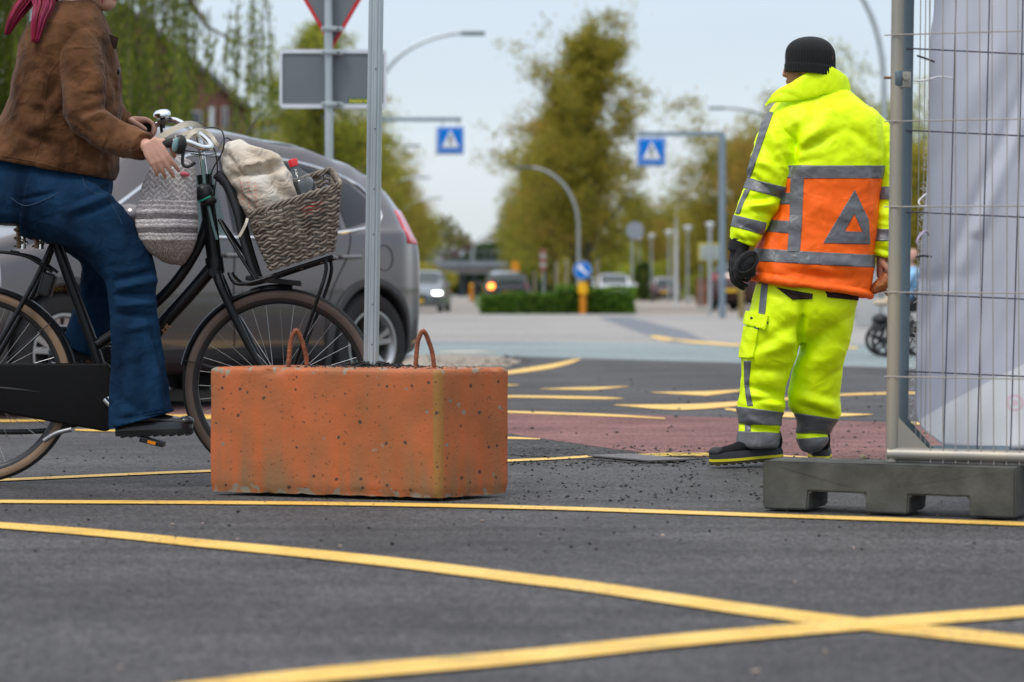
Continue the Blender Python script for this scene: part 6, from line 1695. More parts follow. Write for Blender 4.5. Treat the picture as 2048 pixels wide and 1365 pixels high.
ribbon('strap', [B(322, 283, -.10), B(345, 268, -.10), B(372, 252, -.06), B(388, 249, .0), B(400, 256, .04)], .022, M_STRAP, tote)
ribbon('strap', [B(348, 292, -.12), B(372, 274, -.11), B(395, 264, -.08), B(412, 264, -.07), B(428, 276, -.07), B(438, 290, -.08), B(455, 306, -.06), B(470, 330, -.03)], .014, M_STRAP, tote)
ribbon('strap', [B(382, 285, -.14), B(392, 272, -.13), B(402, 266, -.10), B(418, 268, -.08)], .016, M_STRAP, tote)
ribbon('loose_strap_end', [B(506, 440, -.19), B(503, 452, -.20), B(496, 466, -.20), B(490, 476, -.20)], .010, M_STRAP, tote)
# crumpled paper bits near the stem
for i, (x, y, r) in enumerate(((449, 336, .017), (436, 322, .014), (418, 326, .013), (405, 318, .016))):
    pass
# cola bottle
bt = thing('drink_bottle', 'clear bottle of dark cola with red cap and red label in the wicker basket', 'bottle', B(610, 400))
ax = (B(588, 333, .03) - B(626, 440, .03)); L = ax.length; base = B(630, 452, .03)
M_COLA = mat('cola', (.012, .006, .005), .08, coat=1); M_PET = mat('clear_plastic', (.25, .3, .32), .06, var=.03, alpha=.16, coat=1)
def bl_(prof, name, m, par): 
    mb = MB(); mb.lathe(prof, base, ax.normalized(), 28); return mb.build(name, m, par, angle=50)
u_ = 1.0
bl_([(.0001, -.02), (.048, -.02), (.0525, .0), (.053, .08), (.0525, .150), (.049, .168), (.042, .180), (.0001, .180)], 'cola', M_COLA, bt)
bl_([(.0530, -.02), (.0540, .0), (.0540, .08), (.0535, .150), (.048, .178), (.036, .200), (.021, .220), (.0150, .232), (.0145, .240)], 'bottle_shell', M_PET, bt)
bl_([(.0001, .238), (.0180, .238), (.0185, .262), (.0155, .266), (.0001, .266)], 'cap', mat('red_cap', (.60, .03, .035), .35), bt)
bl_([(.0545, .045), (.0549, .047), (.0549, .080), (.0545, .082)], 'label', mat('red_label', (.50, .01, .02), .4), bt)
# patterned bag hanging from the handlebar
def patt_mat():
    m = bpy.data.materials.new('woven_pattern_cloth'); m.use_nodes = True
    n, l, b = nodes_of(m); b.inputs['Roughness'].default_value = .9
    tc = n.new('ShaderNodeTexCoord'); sp = n.new('ShaderNodeSeparateXYZ'); l.new(tc.outputs['Object'], sp.inputs[0])
    wv = n.new('ShaderNodeTexNoise'); wv.inputs['Scale'].default_value = 14; l.new(tc.outputs['Object'], wv.inputs[0])
    def M(op, a, b_=None, c=None):
        x = n.new('ShaderNodeMath'); x.operation = op
        for i, q in enumerate((a, b_, c)):
            if q is None: continue
            if isinstance(q, (int, float)): x.inputs[i].default_value = q
            else: l.new(q, x.inputs[i])
        return x.outputs[0]
    z = M('MULTIPLY_ADD', wv.outputs[0], .012, sp.outputs[2])
    rp = n.new('ShaderNodeValToRGB'); rp.color_ramp.interpolation = 'CONSTANT'
    mr = n.new('ShaderNodeMapRange'); mr.inputs[1].default_value = -.17; mr.inputs[2].default_value = .17; l.new(z, mr.inputs[0]); l.new(mr.outputs[0], rp.inputs[0])
    e = rp.color_ramp.elements; e[0].position = 0; e[0].color = (.26, .22, .20, 1); e[1].position = .24; e[1].color = (.56, .52, .51, 1)
    lt, md, dk = (.60, .56, .55, 1), (.36, .32, .32, 1), (.15, .13, .135, 1)
    for p, c in ((.27, md), (.29, lt), (.31, dk), (.37, md), (.39, lt), (.41, md), (.43, lt), (.46, dk), (.52, md), (.54, lt), (.57, md), (.60, lt), (.62, md), (.65, lt), (.67, (.34, .31, .31, 1))):
        q = e.new(p); q.color = c
    ch = n.new('ShaderNodeTexChecker'); ch.inputs['Scale'].default_value = 210; ch.inputs[1].default_value = (1.35, 1.35, 1.35, 1); ch.inputs[2].default_value = (.62, .62, .62, 1); l.new(tc.outputs['Object'], ch.inputs[0])
    nz = n.new('ShaderNodeTexNoise'); nz.inputs['Scale'].default_value = 120; nz.inputs['Detail'].default_value = 3; l.new(tc.outputs['Object'], nz.inputs[0])
    tri_ = M('PINGPONG', M('ADD', M('MULTIPLY', sp.outputs[0], 1.0), 1.0), .022)
    zig = M('SUBTRACT', z, tri_); zz = M('PINGPONG', M('ADD', zig, 1.0), .011); zl = M('GREATER_THAN', zz, .0075)
    upper = M('GREATER_THAN', sp.outputs[2], .055); zm = M('MULTIPLY', zl, upper)
    mx = n.new('ShaderNodeMixRGB'); mx.blend_type = 'MULTIPLY'; mx.inputs[0].default_value = .8; l.new(rp.outputs[0], mx.inputs[1]); l.new(ch.outputs[0], mx.inputs[2])
    m2 = n.new('ShaderNodeMixRGB'); m2.inputs[2].default_value = (.56, .53, .52, 1); l.new(M('MULTIPLY', zm, .9), m2.inputs[0]); l.new(mx.outputs[0], m2.inputs[1])
    cr = n.new('ShaderNodeValToRGB'); cr.color_ramp.elements[0].position = .35; cr.color_ramp.elements[0].color = (.62, .62, .62, 1); cr.color_ramp.elements[1].position = .65; cr.color_ramp.elements[1].color = (1.2, 1.2, 1.2, 1); l.new(nz.outputs[0], cr.inputs[0])
    m3 = n.new('ShaderNodeMixRGB'); m3.blend_type = 'MULTIPLY'; m3.inputs[0].default_value = 1; l.new(m2.outputs[0], m3.inputs[1]); l.new(cr.outputs[0], m3.inputs[2])
    l.new(m3.outputs[0], b.inputs['Base Color'])
    bp = n.new('ShaderNodeBump'); bp.inputs['Distance'].default_value = .0015; l.new(nz.outputs[0], bp.inputs['Height']); l.new(bp.outputs[0], b.inputs['Normal'])
    return m
hb_ = thing('cloth_bag', 'grey patterned woven cloth bag hanging from the handlebar', 'bag', B(342, 432, -.12))
me = sack([(318, 345, 372, .02, -.14), (328, 325, 392, .04, -.13), (342, 308, 398, .06, -.13), (365, 297, 402, .075, -.13), (395, 290, 404, .085, -.13), (425, 283, 405, .095, -.13), (455, 282, 404, .10, -.13), (482, 290, 400, .095, -.13), (505, 308, 392, .075, -.13), (522, 335, 380, .045, -.13), (530, 352, 372, .02, -.13)], .006, .005, (10, 10, 5), 9)
link_mesh('bag_body', me, hb_, patt_mat())
ribbon('bag_cord', [B(352, 325, -.15), B(362, 300, -.22), B(372, 285, -.30), B(380, 292, -.345)], .012, M_STRAP, hb_)
mb = MB(); mb.ell(B(384, 354, -.20), (.018, .008, .009), Matrix.Rotation(.2, 3, 'Y')); mb.build('red_tag', mat('red_tag', (.50, .09, .12), .5), hb_)
# ================================================================== PEOPLE
M_SKIN = mat('skin', (.52, .29, .215), .55, var=.10, vscale=9, bump=.0006, bscale=120)
M_SKIN2 = mat('skin_tanned', (.36, .17, .11), .55, var=.12, vscale=12, bump=.0006, bscale=120)
for _m in (M_SKIN, M_SKIN2): _m.node_tree.nodes['Principled BSDF'].inputs['Subsurface Weight'].default_value = .08
def ellring(c, rx, ry, n=28, e=1.0, rot=0.0):
    out = []
    for k in range(n):
        a = 2 * pi * k / n; ca, sa = cos(a), sin(a)
        x = math.copysign(abs(ca) ** e, ca) * rx; y = math.copysign(abs(sa) ** e, sa) * ry
        out.append(c + Vector((x * cos(rot) - y * sin(rot), x * sin(rot) + y * cos(rot), 0)))
    return out
def torso_loft(mb, D, rows, e=.85, sp=4):
    """rows: (y, xl, xr, depth_half, dy[, tilt_px]) photograph rows; tilt lowers the right side"""
    rows = [tuple(r) + (0,) * (6 - len(r)) for r in rows]
    secs = []
    for y, xl, xr, dh, dy, tl in spline(rows, sp):
        c = P((xl + xr) / 2, y, D) + Vector((0, dy, 0)); w = (xr - xl) / 2 * D / F
        ring = ellring(c, w, dh, e=e)
        for p in ring: p.z -= tl * D / F * ((p.x - c.x) / w)
        secs.append(ring)
    mb.loft(secs)
def head(mb, c, fwd, s=1.0):
    """skull, jaw, nose, ears, lips around c (centre of the skull) facing fwd"""
    q = Vector((0, -1, 0)).rotation_difference(Vector(fwd).normalized()).to_matrix() if Vector(fwd).normalized().dot(Vector((0, 1, 0))) < .999 else Matrix.Rotation(pi, 3, 'Z')
    f = Vector(fwd).normalized(); f.z = 0; ang = atan2(f.y, f.x) + pi / 2; q = Matrix.Rotation(ang, 3, 'Z')
    T = lambda x, y, z: c + q @ (Vector((x, y, z)) * s)
    R = lambda a, b_, d_: (a * s, b_ * s, d_ * s)
    mb.ell(T(0, .012, .018), R(.074, .092, .088), q); mb.ell(T(0, -.035, -.040), R(.060, .058, .072), q); mb.ell(T(0, -.052, -.088), R(.036, .036, .026), q)
    mb.ell(T(0, -.094, -.028), R(.013, .020, .024), q); mb.ell(T(0, -.104, -.040), R(.016, .012, .010), q)
    mb.ell(T(0, -.088, -.066), R(.024, .010, .0065), q); mb.ell(T(0, -.086, -.075), R(.022, .010, .007), q)
    mb.ell(T(0, -.080, .010), R(.052, .018, .010), q)
    for x in (-.032, .032): mb.ell(T(x, -.062, -.032), R(.024, .026, .024), q)
    for x in (-1, 1): mb.ell(T(x * .076, .010, -.020), R(.008, .020, .031), q)
    return T, q
def eyes(T, q, s, par, mw, mp):
    for x in (-.031, .031):
        mb = MB(); mb.ell(T(x, -.080, -.008), (.012 * s,) * 3, None, 14, 10); mb.build('eye', mw, par)
        mb = MB(); mb.ell(T(x, -.0885, -.008), (.0055 * s, .0045 * s, .0055 * s), q, 12, 8); mb.build('pupil', mp, par)
def chain(mb, pts, rs, n=10, sp=4):
    s = spline([tuple(p) + (r,) for p, r in zip(pts, rs)], sp)
    mb.tube([q[:3] for q in s], [max(.002, q[3]) for q in s], n)
    mb.ell(pts[-1], (rs[-1],) * 3, None, 10, 8)
def hand(mb, palm_c, axis, side, nrm, curl=.5, s=1.0, spread=.12, thumb=1):
    """axis: wrist->knuckles; side: towards the index finger; nrm: direction the fingers curl to"""
    ax = Vector(axis).normalized(); sd_ = (Vector(side) - ax * Vector(side).dot(ax)).normalized(); nn = ax.cross(sd_)
    if nn.dot(Vector(nrm)) < 0: nn = -nn
    w = palm_c - ax * .045 * s
    for k, (o, L, r) in enumerate(((.030, .072, .0088), (.010, .080, .0090), (-.011, .074, .0085), (-.030, .058, .0076))):
        kn = palm_c + ax * (.042 - .004 * abs(k - 1)) * s + sd_ * o * s
        mb.tube([w + sd_ * o * .55 * s, palm_c + sd_ * o * .9 * s, kn], [.0155 * s, .0150 * s, .0110 * s], 10)
        d_ = (ax + sd_ * spread * (1 - k * .66)).normalized(); p = kn; P_ = [kn - d_ * .01 * s, kn]; a = 0
        for j, f in enumerate((.42, .32, .26)):
            a += curl * (.75, 1.0, .75)[j] * (1 + .12 * k); p = p + (d_ * cos(a) + nn * sin(a)) * L * f * s; P_.append(p)
        chain(mb, P_, [r * 1.1 * s, r * 1.12 * s, r * s, r * .93 * s, r * .78 * s], 10, 3)
    if thumb:
        b0 = palm_c - ax * .025 * s + sd_ * .030 * s * thumb
        chain(mb, [b0 - sd_ * .01 * s, b0 + (sd_ * .8 * thumb + ax * .5 + nn * .35).normalized() * .03 * s, b0 + (sd_ * .55 * thumb + ax * .8 + nn * .5).normalized() * .06 * s, b0 + (sd_ * .35 * thumb + ax + nn * .65).normalized() * .082 * s], [.0155 * s, .0125 * s, .0105 * s, .008 * s], 10, 3)
def cloth_disp(me, amp, fr, seed, segs=None, D=9, fine=.0012):
    def fn(c, n_):
        a = nz1(c, fr, seed); b_ = nz1(c, tuple(q * 2.1 for q in fr), seed + 4)
        d_ = amp * (1 - 2.6 * np.abs(a)) * .55 + amp * .35 * (1 - 2.6 * np.abs(b_)) + fine * nz1(c, (40, 40, 40), seed + 9)
        if segs: d_ = d_ + creases(c, n_, segs, D)
        return d_.astype('f')
    displace(me, fn); me.shade_smooth(); return me
def fluo_mat(name, col):
    m = mat(name, col, .5, var=.05, vscale=14, bump=.0006, bscale=45, wr=.0065, wrs=4.2, spec=.3); return m
M_FY = fluo_mat('fluorescent_yellow', (.76, 1.0, .0)); M_FO = fluo_mat('fluorescent_orange', (1.0, .14, .008))
M_REFL = mat('reflective_tape', (.155, .16, .17), .42, .25, var=.07, vscale=18, bump=.0007, bscale=60, wr=.003, wrs=9)
M_KNIT = mat('black_glove_fabric', (.014, .014, .015), .9, bump=.0008, bscale=400, sheen=.06)
M_EW = mat('eye_white', (.7, .7, .68), .3); M_EP = mat('eye_dark', (.02, .015, .01), .2)

# ------------------------------------------------------------------ the traffic controller
WDp = 9.95
def W(px, py, dy=0.0): return P(px, py, WDp) + Vector((0, dy, 0))
wk = thing('person', 'person seen from behind in fluorescent yellow and orange work suit with black beanie', 'person', (W(1600, 925).x, WDp, 0))
mb = MB()
T_, q_ = head(mb, W(1618, 128), (-.95, .55, 0), 1.03)
mb.tube([W(1630, 160, .01), W(1640, 215, .02)], [.062, .075], 16)
torso_loft(mb, WDp, [(215, 1590, 1690, .09, .0), (250, 1560, 1740, .12, 0), (330, 1575, 1745, .12, 0), (450, 1560, 1720, .115, 0), (560, 1540, 1695, .11, 0), (615, 1548, 1675, .09, 0)])
chain(mb, [W(1570, 255), W(1548, 320, .01), W(1520, 400, 0), W(1500, 450, -.02), W(1480, 490, -.04)], [.055, .05, .042, .036, .030])
chain(mb, [W(1738, 260, .02), W(1772, 330, .04), W(1792, 400, .03), W(1778, 460, 0), W(1765, 515, -.02)], [.055, .05, .042, .036, .028])
hand(mb, W(1760, 538, -.02), (-.05, 0, -1), (0, -1, 0), (1, 0, -.3), .30, 1.0)
for pts in ([W(1568, 610), W(1538, 720, 0), W(1528, 800, 0), W(1520, 860, 0), W(1516, 888, 0)], [W(1656, 610, .03), W(1652, 720, .04), W(1640, 800, .08), W(1636, 850, .10), W(1638, 872, .11)]):
    chain(mb, pts, [.07, .055, .045, .036, .032])
me = fuse(mb, .0058, 4); me.shade_smooth(); body = link_mesh('body', me, wk, M_SKIN2)
eyes(T_, q_, 1.03, body, M_EW, M_EP)

# jacket trunk
mb = MB()
torso_loft(mb, WDp, [(168, 1590, 1682, .068, .02), (185, 1575, 1704, .085, .01), (205, 1553, 1727, .105, .01), (235, 1535, 1757, .135, .0), (275, 1528, 1770, .155, .0), (330, 1540, 1766, .160, 0), (390, 1548, 1760, .160, 0), (440, 1538, 1754, .162, 0),
                     (490, 1516, 1748, .168, 0, 3), (530, 1507, 1744, .172, 0, 9), (555, 1503, 1741, .172, 0, 16), (566, 1505, 1737, .166, 0, 19)], e=.82)
# thick hem roll
hem = []
for k in range(40):
    a = 2 * pi * k / 40; c = W(1621, 572); ca, sa = cos(a), sin(a)
    x = math.copysign(abs(ca) ** .82, ca); y = math.copysign(abs(sa) ** .82, sa)
    hem.append(c + Vector((x * 118 * WDp / F, y * .168, -x * 19 * WDp / F)))
mb.tube(hem, .0125, 10, closed=True)
jk = fuse(mb, .0056, 6)
segsJ = [(1560, 262, 1600, 300, -0.0190, 9), (1592, 258, 1580, 345, -0.0304, 9), (1600, 290, 1650, 250, 0.0190, 12), (1612, 300, 1680, 262, -0.0114, 9), (1700, 255, 1752, 300, -0.0114, 10),
         (1640, 230, 1700, 215, 0.0114, 14), (1575, 330, 1640, 318, -0.0076, 8), (1740, 300, 1760, 420, -0.0114, 9), (1512, 555, 1600, 575, 0.0114, 8), (1580, 545, 1700, 560, -0.0133, 10), (1650, 520, 1735, 540, 0.0114, 12),
         (1540, 500, 1560, 560, 0.0114, 14), (1600, 520, 1660, 545, 0.0095, 12), (1560, 470, 1545, 520, -0.0095, 10), (1690, 420, 1740, 470, 0.0076, 16), (1600, 400, 1680, 430, 0.0066, 18), (1540, 440, 1600, 450, 0.0076, 12)]
cloth_disp(jk, .0048, (6, 6, 8), 3, segsJ, WDp)
WD_ = WDp - .15
link_mesh('jacket', jk, wk, M_FY)
jsrc = bpy.data.objects['jacket'].data.copy(); jsrc.transform(Matrix.Translation(WL[wk.name]))
def jpart(name, polys, m, off, front=True, holes=None): return cutpart(jsrc, polys, WD_, name, m, wk, off, front, holes)
jpart('orange_panel', [[(1400, 343), (1900, 343), (1900, 700), (1400, 700)]], M_FO, .0025, front=False)
jpart('reflective_band', [[(1400, 332), (1900, 331), (1900, 357), (1400, 357)]], M_REFL, .0045, front=False)
jpart('reflective_band', [[(1490, 496), (1640, 505), (1640, 530), (1490, 521)], [(1640, 505), (1780, 512), (1780, 537), (1640, 530)]], M_REFL, .0045)
jpart('vertical_band', [[(1582, 356), (1608, 356), (1605, 430), (1580, 430)], [(1580, 430), (1605, 430), (1600, 506), (1575, 504)]], M_REFL, .0045)
jpart('side_band', [[(1530, 386), (1583, 386), (1582, 409), (1528, 409)]], M_REFL, .004); jpart('side_band', [[(1500, 438), (1581, 443), (1579, 467), (1500, 462)]], M_REFL, .004)
jpart('reflective_triangle', [[(1709, 380), (1646, 487), (1739, 489), (1736, 440)]], M_REFL, .0045, holes=[[(1708, 428), (1689, 463), (1724, 464)]])
# dark band under the hem, its colour painted for the shadow there
mb = MB(); torso_loft(mb, WDp, [(560, 1520, 1722, .150, 0, 10), (592, 1516, 1716, .150, 0, 10)], e=.82, sp=2); w_ = mb.build('waist_shade_band', mat('waist_shade_pocket_dark', (.03, .015, .012), .8), wk)

# sleeves
def sleeve(name, pts, rs, segs, amp=.0065, seed=5):
    mb = MB(); s = spline([tuple(p) + (r,) for p, r in zip(pts, rs)], 6)
    mb.tube([q[:3] for q in s], [q[3] for q in s], 22); mb.ell(pts[0], (rs[0],) * 3)
    me = fuse(mb, .0055, 5); cloth_disp(me, amp, (7, 7, 12), seed, segs, WDp); link_mesh(name, me, wk, M_FY); c = me.copy(); c.transform(Matrix.Translation(WL[wk.name])); return c
lsegs = [(1500, 352, 1560, 395, -0.0168, 8), (1490, 420, 1545, 405, 0.0168, 8), (1500, 418, 1550, 432, -0.0140, 6), (1480, 450, 1525, 470, -0.0084, 6), (1560, 300, 1590, 345, -0.0168, 8), (1540, 260, 1572, 330, 0.0140, 10), (1530, 290, 1565, 350, -0.0112, 8),
         (1470, 478, 1510, 486, -0.0112, 5), (1480, 468, 1500, 490, 0.0098, 5), (1510, 320, 1560, 345, 0.0112, 9), (1498, 400, 1560, 392, -0.0140, 7)]
ls_ = sleeve('sleeve', [W(1565, 248, -.02), W(1552, 285, -.04), W(1542, 330, -.055), W(1528, 380, -.06), W(1505, 430, -.07), W(1490, 465, -.08), W(1481, 490, -.085)], [.074, .086, .090, .083, .075, .066, .052], lsegs)
rs_ = sleeve('sleeve', [W(1735, 255, .02), W(1762, 300, .03), W(1777, 350, .04), W(1783, 400, .03), W(1777, 450, .01), W(1770, 490, -.01), W(1768, 515, -.015)], [.078, .080, .080, .078, .070, .058, .048],
             [(1755, 400, 1790, 420, -.01, 8), (1752, 430, 1800, 440, .01, 8), (1750, 495, 1790, 505, -.009, 5), (1750, 480, 1790, 486, .008, 5)], .012, 8)
DL = WDp - .13
cutpart(ls_, [[(1478, 352), (1572, 375), (1566, 398), (1476, 373)]], DL, 'sleeve_band', M_REFL, wk, .004, False)
cutpart(ls_, [[(1450, 426), (1532, 446), (1526, 470), (1448, 448)]], DL, 'sleeve_band', M_REFL, wk, .004, False)
cutpart(ls_, [[(1531, 222), (1547, 226), (1524, 290), (1512, 290)], [(1512, 290), (1524, 290), (1501, 356), (1489, 356)], [(1491, 380), (1501, 380), (1488, 405), (1480, 405)], [(1480, 405), (1488, 405), (1480, 428), (1472, 428)]], DL, 'shoulder_piping', M_REFL, wk, .004, True)
cutpart(rs_, [[(1740, 374), (1850, 374), (1850, 399), (1740, 399)]], WDp, 'sleeve_band', M_REFL, wk, .004, False)
cutpart(rs_, [[(1740, 458), (1850, 460), (1850, 484), (1740, 482)]], WDp, 'sleeve_band', M_REFL, wk, .004, False)
# collar: stands up, open to the left
secs = []
col = [(1535, 205, -.085, 0), (1548, 186, -.07, .25), (1575, 170, -.085, .6), (1612, 147, -.085, 1), (1655, 136, -.07, 1), (1690, 152, -.02, .95), (1694, 168, .05, .8), (1660, 172, .10, .6), (1610, 178, .115, .5), (1565, 190, .09, .35)]
s = spline([(x, y, d_, k) for x, y, d_, k in col], 8); rings = []
for x, y, d_, k in s:
    h_ = 12 + 44 * k; top = W(x, y, d_); bt_ = W(x + (1630 - x) * -.10, y + h_, d_ * 1.15)
    c = W(1635, y, 0); o = (top - c); o.z = 0; o = o.normalized() * .006
    rings.append([top + o, top - o, bt_ - o, (top + bt_) / 2 - o * 2.2, bt_ + o * 1.2, (top + bt_) / 2 + o * 2.2][0:1] + [top - o, (top + bt_) / 2 - o * .6, bt_ - o, bt_ + o, (top + bt_) / 2 + o * 1.8])
mb = MB(); mb.loft(rings); me = mb.mesh(); me = evaluated(me, [('SUBSURF', dict(levels=2, render_levels=2))]); cloth_disp(me, .003, (14, 14, 14), 21); link_mesh('collar', me, wk, M_FY)
# beanie
secs = []
hc = W(1621, 118, .005); n = 216
def beanie_r(t):   # t 0 bottom .. 1 crown
    return [(0, .1035, -.066), (.03, .1065, -.066), (.10, .107, -.052), (.19, .1065, -.030), (.205, .1035, -.028), (.4, .1035, .010), (.6, .098, .040), (.78, .080, .066), (.9, .052, .083), (.97, .024, .090), (1, .002, .092)]
for t, r, z in spline(beanie_r(0), 5):
    ring = []
    for k in range(n):
        a = 2 * pi * k / n; rb = 1 + (.014 if k % 4 in (0, 1) else -.014) * min(1, (1 - t) * 4)
        p = Vector((cos(a) * r * .985 * rb, sin(a) * r * 1.03 * rb, z)); ring.append(hc + p + Vector((0, 0, -cos(a) * .012 * (1 - t))))
    secs.append(ring)
mb = MB(); mb.loft(secs); mb.build('beanie', mat('black_knit', (.010, .012, .012), .95, bump=.0012, bscale=260, sheen=.08), wk, angle=None)
mb = MB(); mb.ell(W(1640, 160, -.03), (.05, .06, .03)); mb.build('hair', mat('grey_brown_hair', (.12, .085, .06), .8, bump=.001, bscale=150), wk)

# trousers
mb = MB()
torso_loft(mb, WDp, [(572, 1512, 1714, .150, 0, 6), (610, 1503, 1712, .150, 0), (640, 1510, 1700, .135, 0), (668, 1535, 1675, .10, 0), (688, 1570, 1640, .05, 0)], e=.85)
def leg(rows, e=.95): torso_loft(mb, WDp, rows, e=e)
leg([(585, 1512, 1640, .11, -.02), (610, 1502, 1640, .125, -.02), (650, 1492, 1618, .128, -.02), (700, 1484, 1597, .115, -.02), (750, 1483, 1578, .105, -.01), (790, 1480, 1568, .098, 0), (815, 1474, 1569, .100, 0), (832, 1477, 1562, .088, 0), (850, 1478, 1561, .084, 0), (872, 1477, 1557, .082, 0), (893, 1475, 1556, .085, 0)])
leg([(585, 1590, 1710, .11, .02), (610, 1590, 1712, .12, .02), (650, 1598, 1708, .125, .02), (700, 1603, 1696, .112, .03), (745, 1588, 1688, .105, .05), (790, 1581, 1685, .100, .07), (815, 1582, 1687, .100, .08), (836, 1598, 1684, .088, .09), (855, 1603, 1672, .072, .10), (872, 1600, 1664, .070, .11), (893, 1606, 1655, .066, .11), (905, 1610, 1640, .05, .11)])
tr = fuse(mb, .0058, 6)
segsT = [(1520, 690, 1600, 640, -0.0120, 12), (1500, 720, 1590, 680, 0.0105, 12), (1510, 740, 1570, 745, -0.0120, 9), (1500, 790, 1560, 812, 0.0180, 9), (1500, 775, 1558, 790, -0.0150, 8), (1510, 800, 1560, 800, -0.0150, 6), (1606, 700, 1690, 640, -0.0105, 14), (1620, 730, 1690, 700, 0.0090, 14),
         (1590, 790, 1670, 815, 0.0150, 12), (1600, 812, 1660, 832, -0.0150, 8), (1604, 640, 1600, 700, -0.0330, 7), (1603, 600, 1610, 650, -0.0210, 8), (1540, 600, 1600, 640, 0.0090, 18), (1640, 610, 1700, 650, 0.0075, 18), (1480, 848, 1560, 866, -0.0120, 6), (1600, 866, 1665, 870, -0.0150, 5),
         (1530, 660, 1590, 690, 0.0090, 12), (1650, 760, 1685, 740, -0.0090, 8), (1495, 830, 1520, 850, 0.0120, 9)]
cloth_disp(tr, .0050, (6, 6, 9), 31, segsT, WDp)
link_mesh('trousers', tr, wk, M_FY); tsrc = tr.copy(); tsrc.transform(Matrix.Translation(WL[wk.name]))
DT = WDp - .12
def tpart(name, polys, m=M_REFL, off=.004, front=True, holes=None): return cutpart(tsrc, polys, DT, name, m, wk, off, front, holes)
tpart('side_stripe', [[(1525, 560), (1537, 560), (1531, 625), (1518, 625)], [(1518, 625), (1531, 625), (1521, 650), (1510, 648)], [(1512, 650), (1520, 652), (1497, 714), (1488, 712)], [(1489, 722), (1502, 722), (1498, 770), (1490, 770)], [(1490, 770), (1498, 770), (1506, 812), (1495, 812)]])
tpart('ankle_band', [[(1465, 812), (1575, 826), (1575, 852), (1465, 846)]], M_REFL, .0045, False); tpart('ankle_band', [[(1465, 862), (1575, 868), (1575, 900), (1465, 896)]], M_REFL, .0045, False)
tpart('ankle_seam_tab', [[(1490, 840), (1502, 840), (1501, 870), (1491, 868)]], M_REFL, .004)
tpart('ankle_band', [[(1590, 826), (1700, 842), (1690, 870), (1590, 866)]], M_REFL, .0045, False); tpart('ankle_band', [[(1590, 878), (1675, 874), (1650, 900), (1615, 910), (1600, 895)]], M_REFL, .0045, False)
tpart('cargo_pocket', [[(1484, 650), (1518, 660), (1508, 716), (1478, 716)]], M_FY, .010); tpart('pocket_flap', [[(1489, 622), (1538, 632), (1532, 660), (1487, 648)]], M_FY, .015)
for x, y in ((1496, 636), (1527, 645)):
    mb = MB(); mb.lathe([(.0001, 0), (.0058, 0), (.005, .003), (.0001, .004)], W(x, y, -.142), (-.2, -1, 0), 14); mb.build('snap_button', mat('dark_snap', (.04, .045, .05), .3, .6), wk)
for q_ in ([(1552, 575), (1625, 588), (1624, 598), (1585, 600)], [(1694, 588), (1713, 586), (1708, 598), (1700, 598)]): tpart('back_pocket', [q_], MATS['waist_shade_pocket_dark'], .006)
# shoes
M_SHOE = mat('shoe_black_fabric', (.010, .010, .011), .9, spec=.15, bump=.001, bscale=200); M_SOLE = mat('shoe_grey_rubber', (.030, .032, .037), .7); M_YSOLE = mat('sole_yellow', (.70, .62, .02), .5); M_OUT = mat('outsole_dark', (.06, .05, .02), .7)
def shoe(name, toe, heel, h_heel=.0, up=None, s=1.0, par=wk, mU=M_SHOE, mM=M_SOLE, mY=M_YSOLE, mO=M_OUT, ankle=.10):
    ax = heel - toe; L = ax.length; ax.normalize(); sd_ = Vector((-ax.y, ax.x, 0)).normalized(); upv = sd_.cross(ax); upv = upv if upv.z > 0 else -upv
    def X(t, w, z): return toe + ax * (t * L) + sd_ * w + upv * z
    wid = [(0, .012), (.05, .030), (.18, .046), (.34, .050), (.55, .042), (.75, .038), (.92, .036), (1, .020)]
    def outl(z, k, t0=0, tt=1): 
        a = [X(t0 + t * (tt - t0), w * k * s, z) for t, w in spline(wid, 3)]; b_ = [X(t0 + t * (tt - t0), -w * k * s, z) for t, w in reversed(spline(wid, 3))]; return a + b_
    z0 = .0
    mb = MB(); mb.loft([outl(0, .97), outl(.010 * s, 1.0)]); o_ = mb.build(name, mO, par, angle=40)
    mb = MB(); mb.loft([outl(.0105 * s, 1.01), outl(.021 * s, 1.02)]); mb.build('yellow_midsole', mY, o_, angle=40)
    mb = MB(); mb.loft([outl(.0215 * s, 1.0), outl(.036 * s, .98, .0, 1), outl(.050 * s, .90, .01, .98)]); mb.build('rubber_rand', mM, o_, angle=50)
    mb = MB(); secs = []
    for t, w, zt in spline([(.015, .022, .050), (.08, .036, .060), (.2, .043, .068), (.35, .045, .078), (.5, .042, .098), (.62, .040, .125), (.75, .040, .142), (.9, .038, .140), (.985, .030, .120)], 4):
        ring = []
        for k in range(16):
            a = 2 * pi * k / 16; ring.append(X(t, cos(a) * w * s, .034 * s + (zt * s - .034 * s) * (.5 + .5 * sin(a))))
        secs.append(ring)
    mb.loft(secs); mb.tube([X(.76, 0, .09 * s), X(.78, 0, (.09 + ankle) * s)], [.040 * s, .044 * s], 16); me = fuse(mb, .005, 4); me.shade_smooth(); link_mesh('shoe_upper', me, o_, mU)
    mb = MB(); mb.ell(X(.09, 0, .048 * s), (.033 * s, .034 * s, .022 * s), Matrix.Rotation(atan2(ax.y, ax.x), 3, 'Z')); mb.build('toe_cap', mM, o_)
    # tread lugs
    mb = MB()
    for k in range(9):
        t = .06 + k * .105
        for s2 in (-1, 1): mb.box(X(t, s2 * .026 * s, -.003 * s), (.014 * s, .018 * s, .006 * s), Matrix.Rotation(atan2(ax.y, ax.x), 3, 'Z'))
    mb.build('tread_lugs', mO, o_, smooth=False)['kind'] = 'stuff'; return o_
toeL = P(1421, 935, 9.86); toeL.z = .008; heelL = P(1562, 915, 9.99); heelL.z = .022
shoe('safety_shoe', toeL, heelL, ankle=.11)
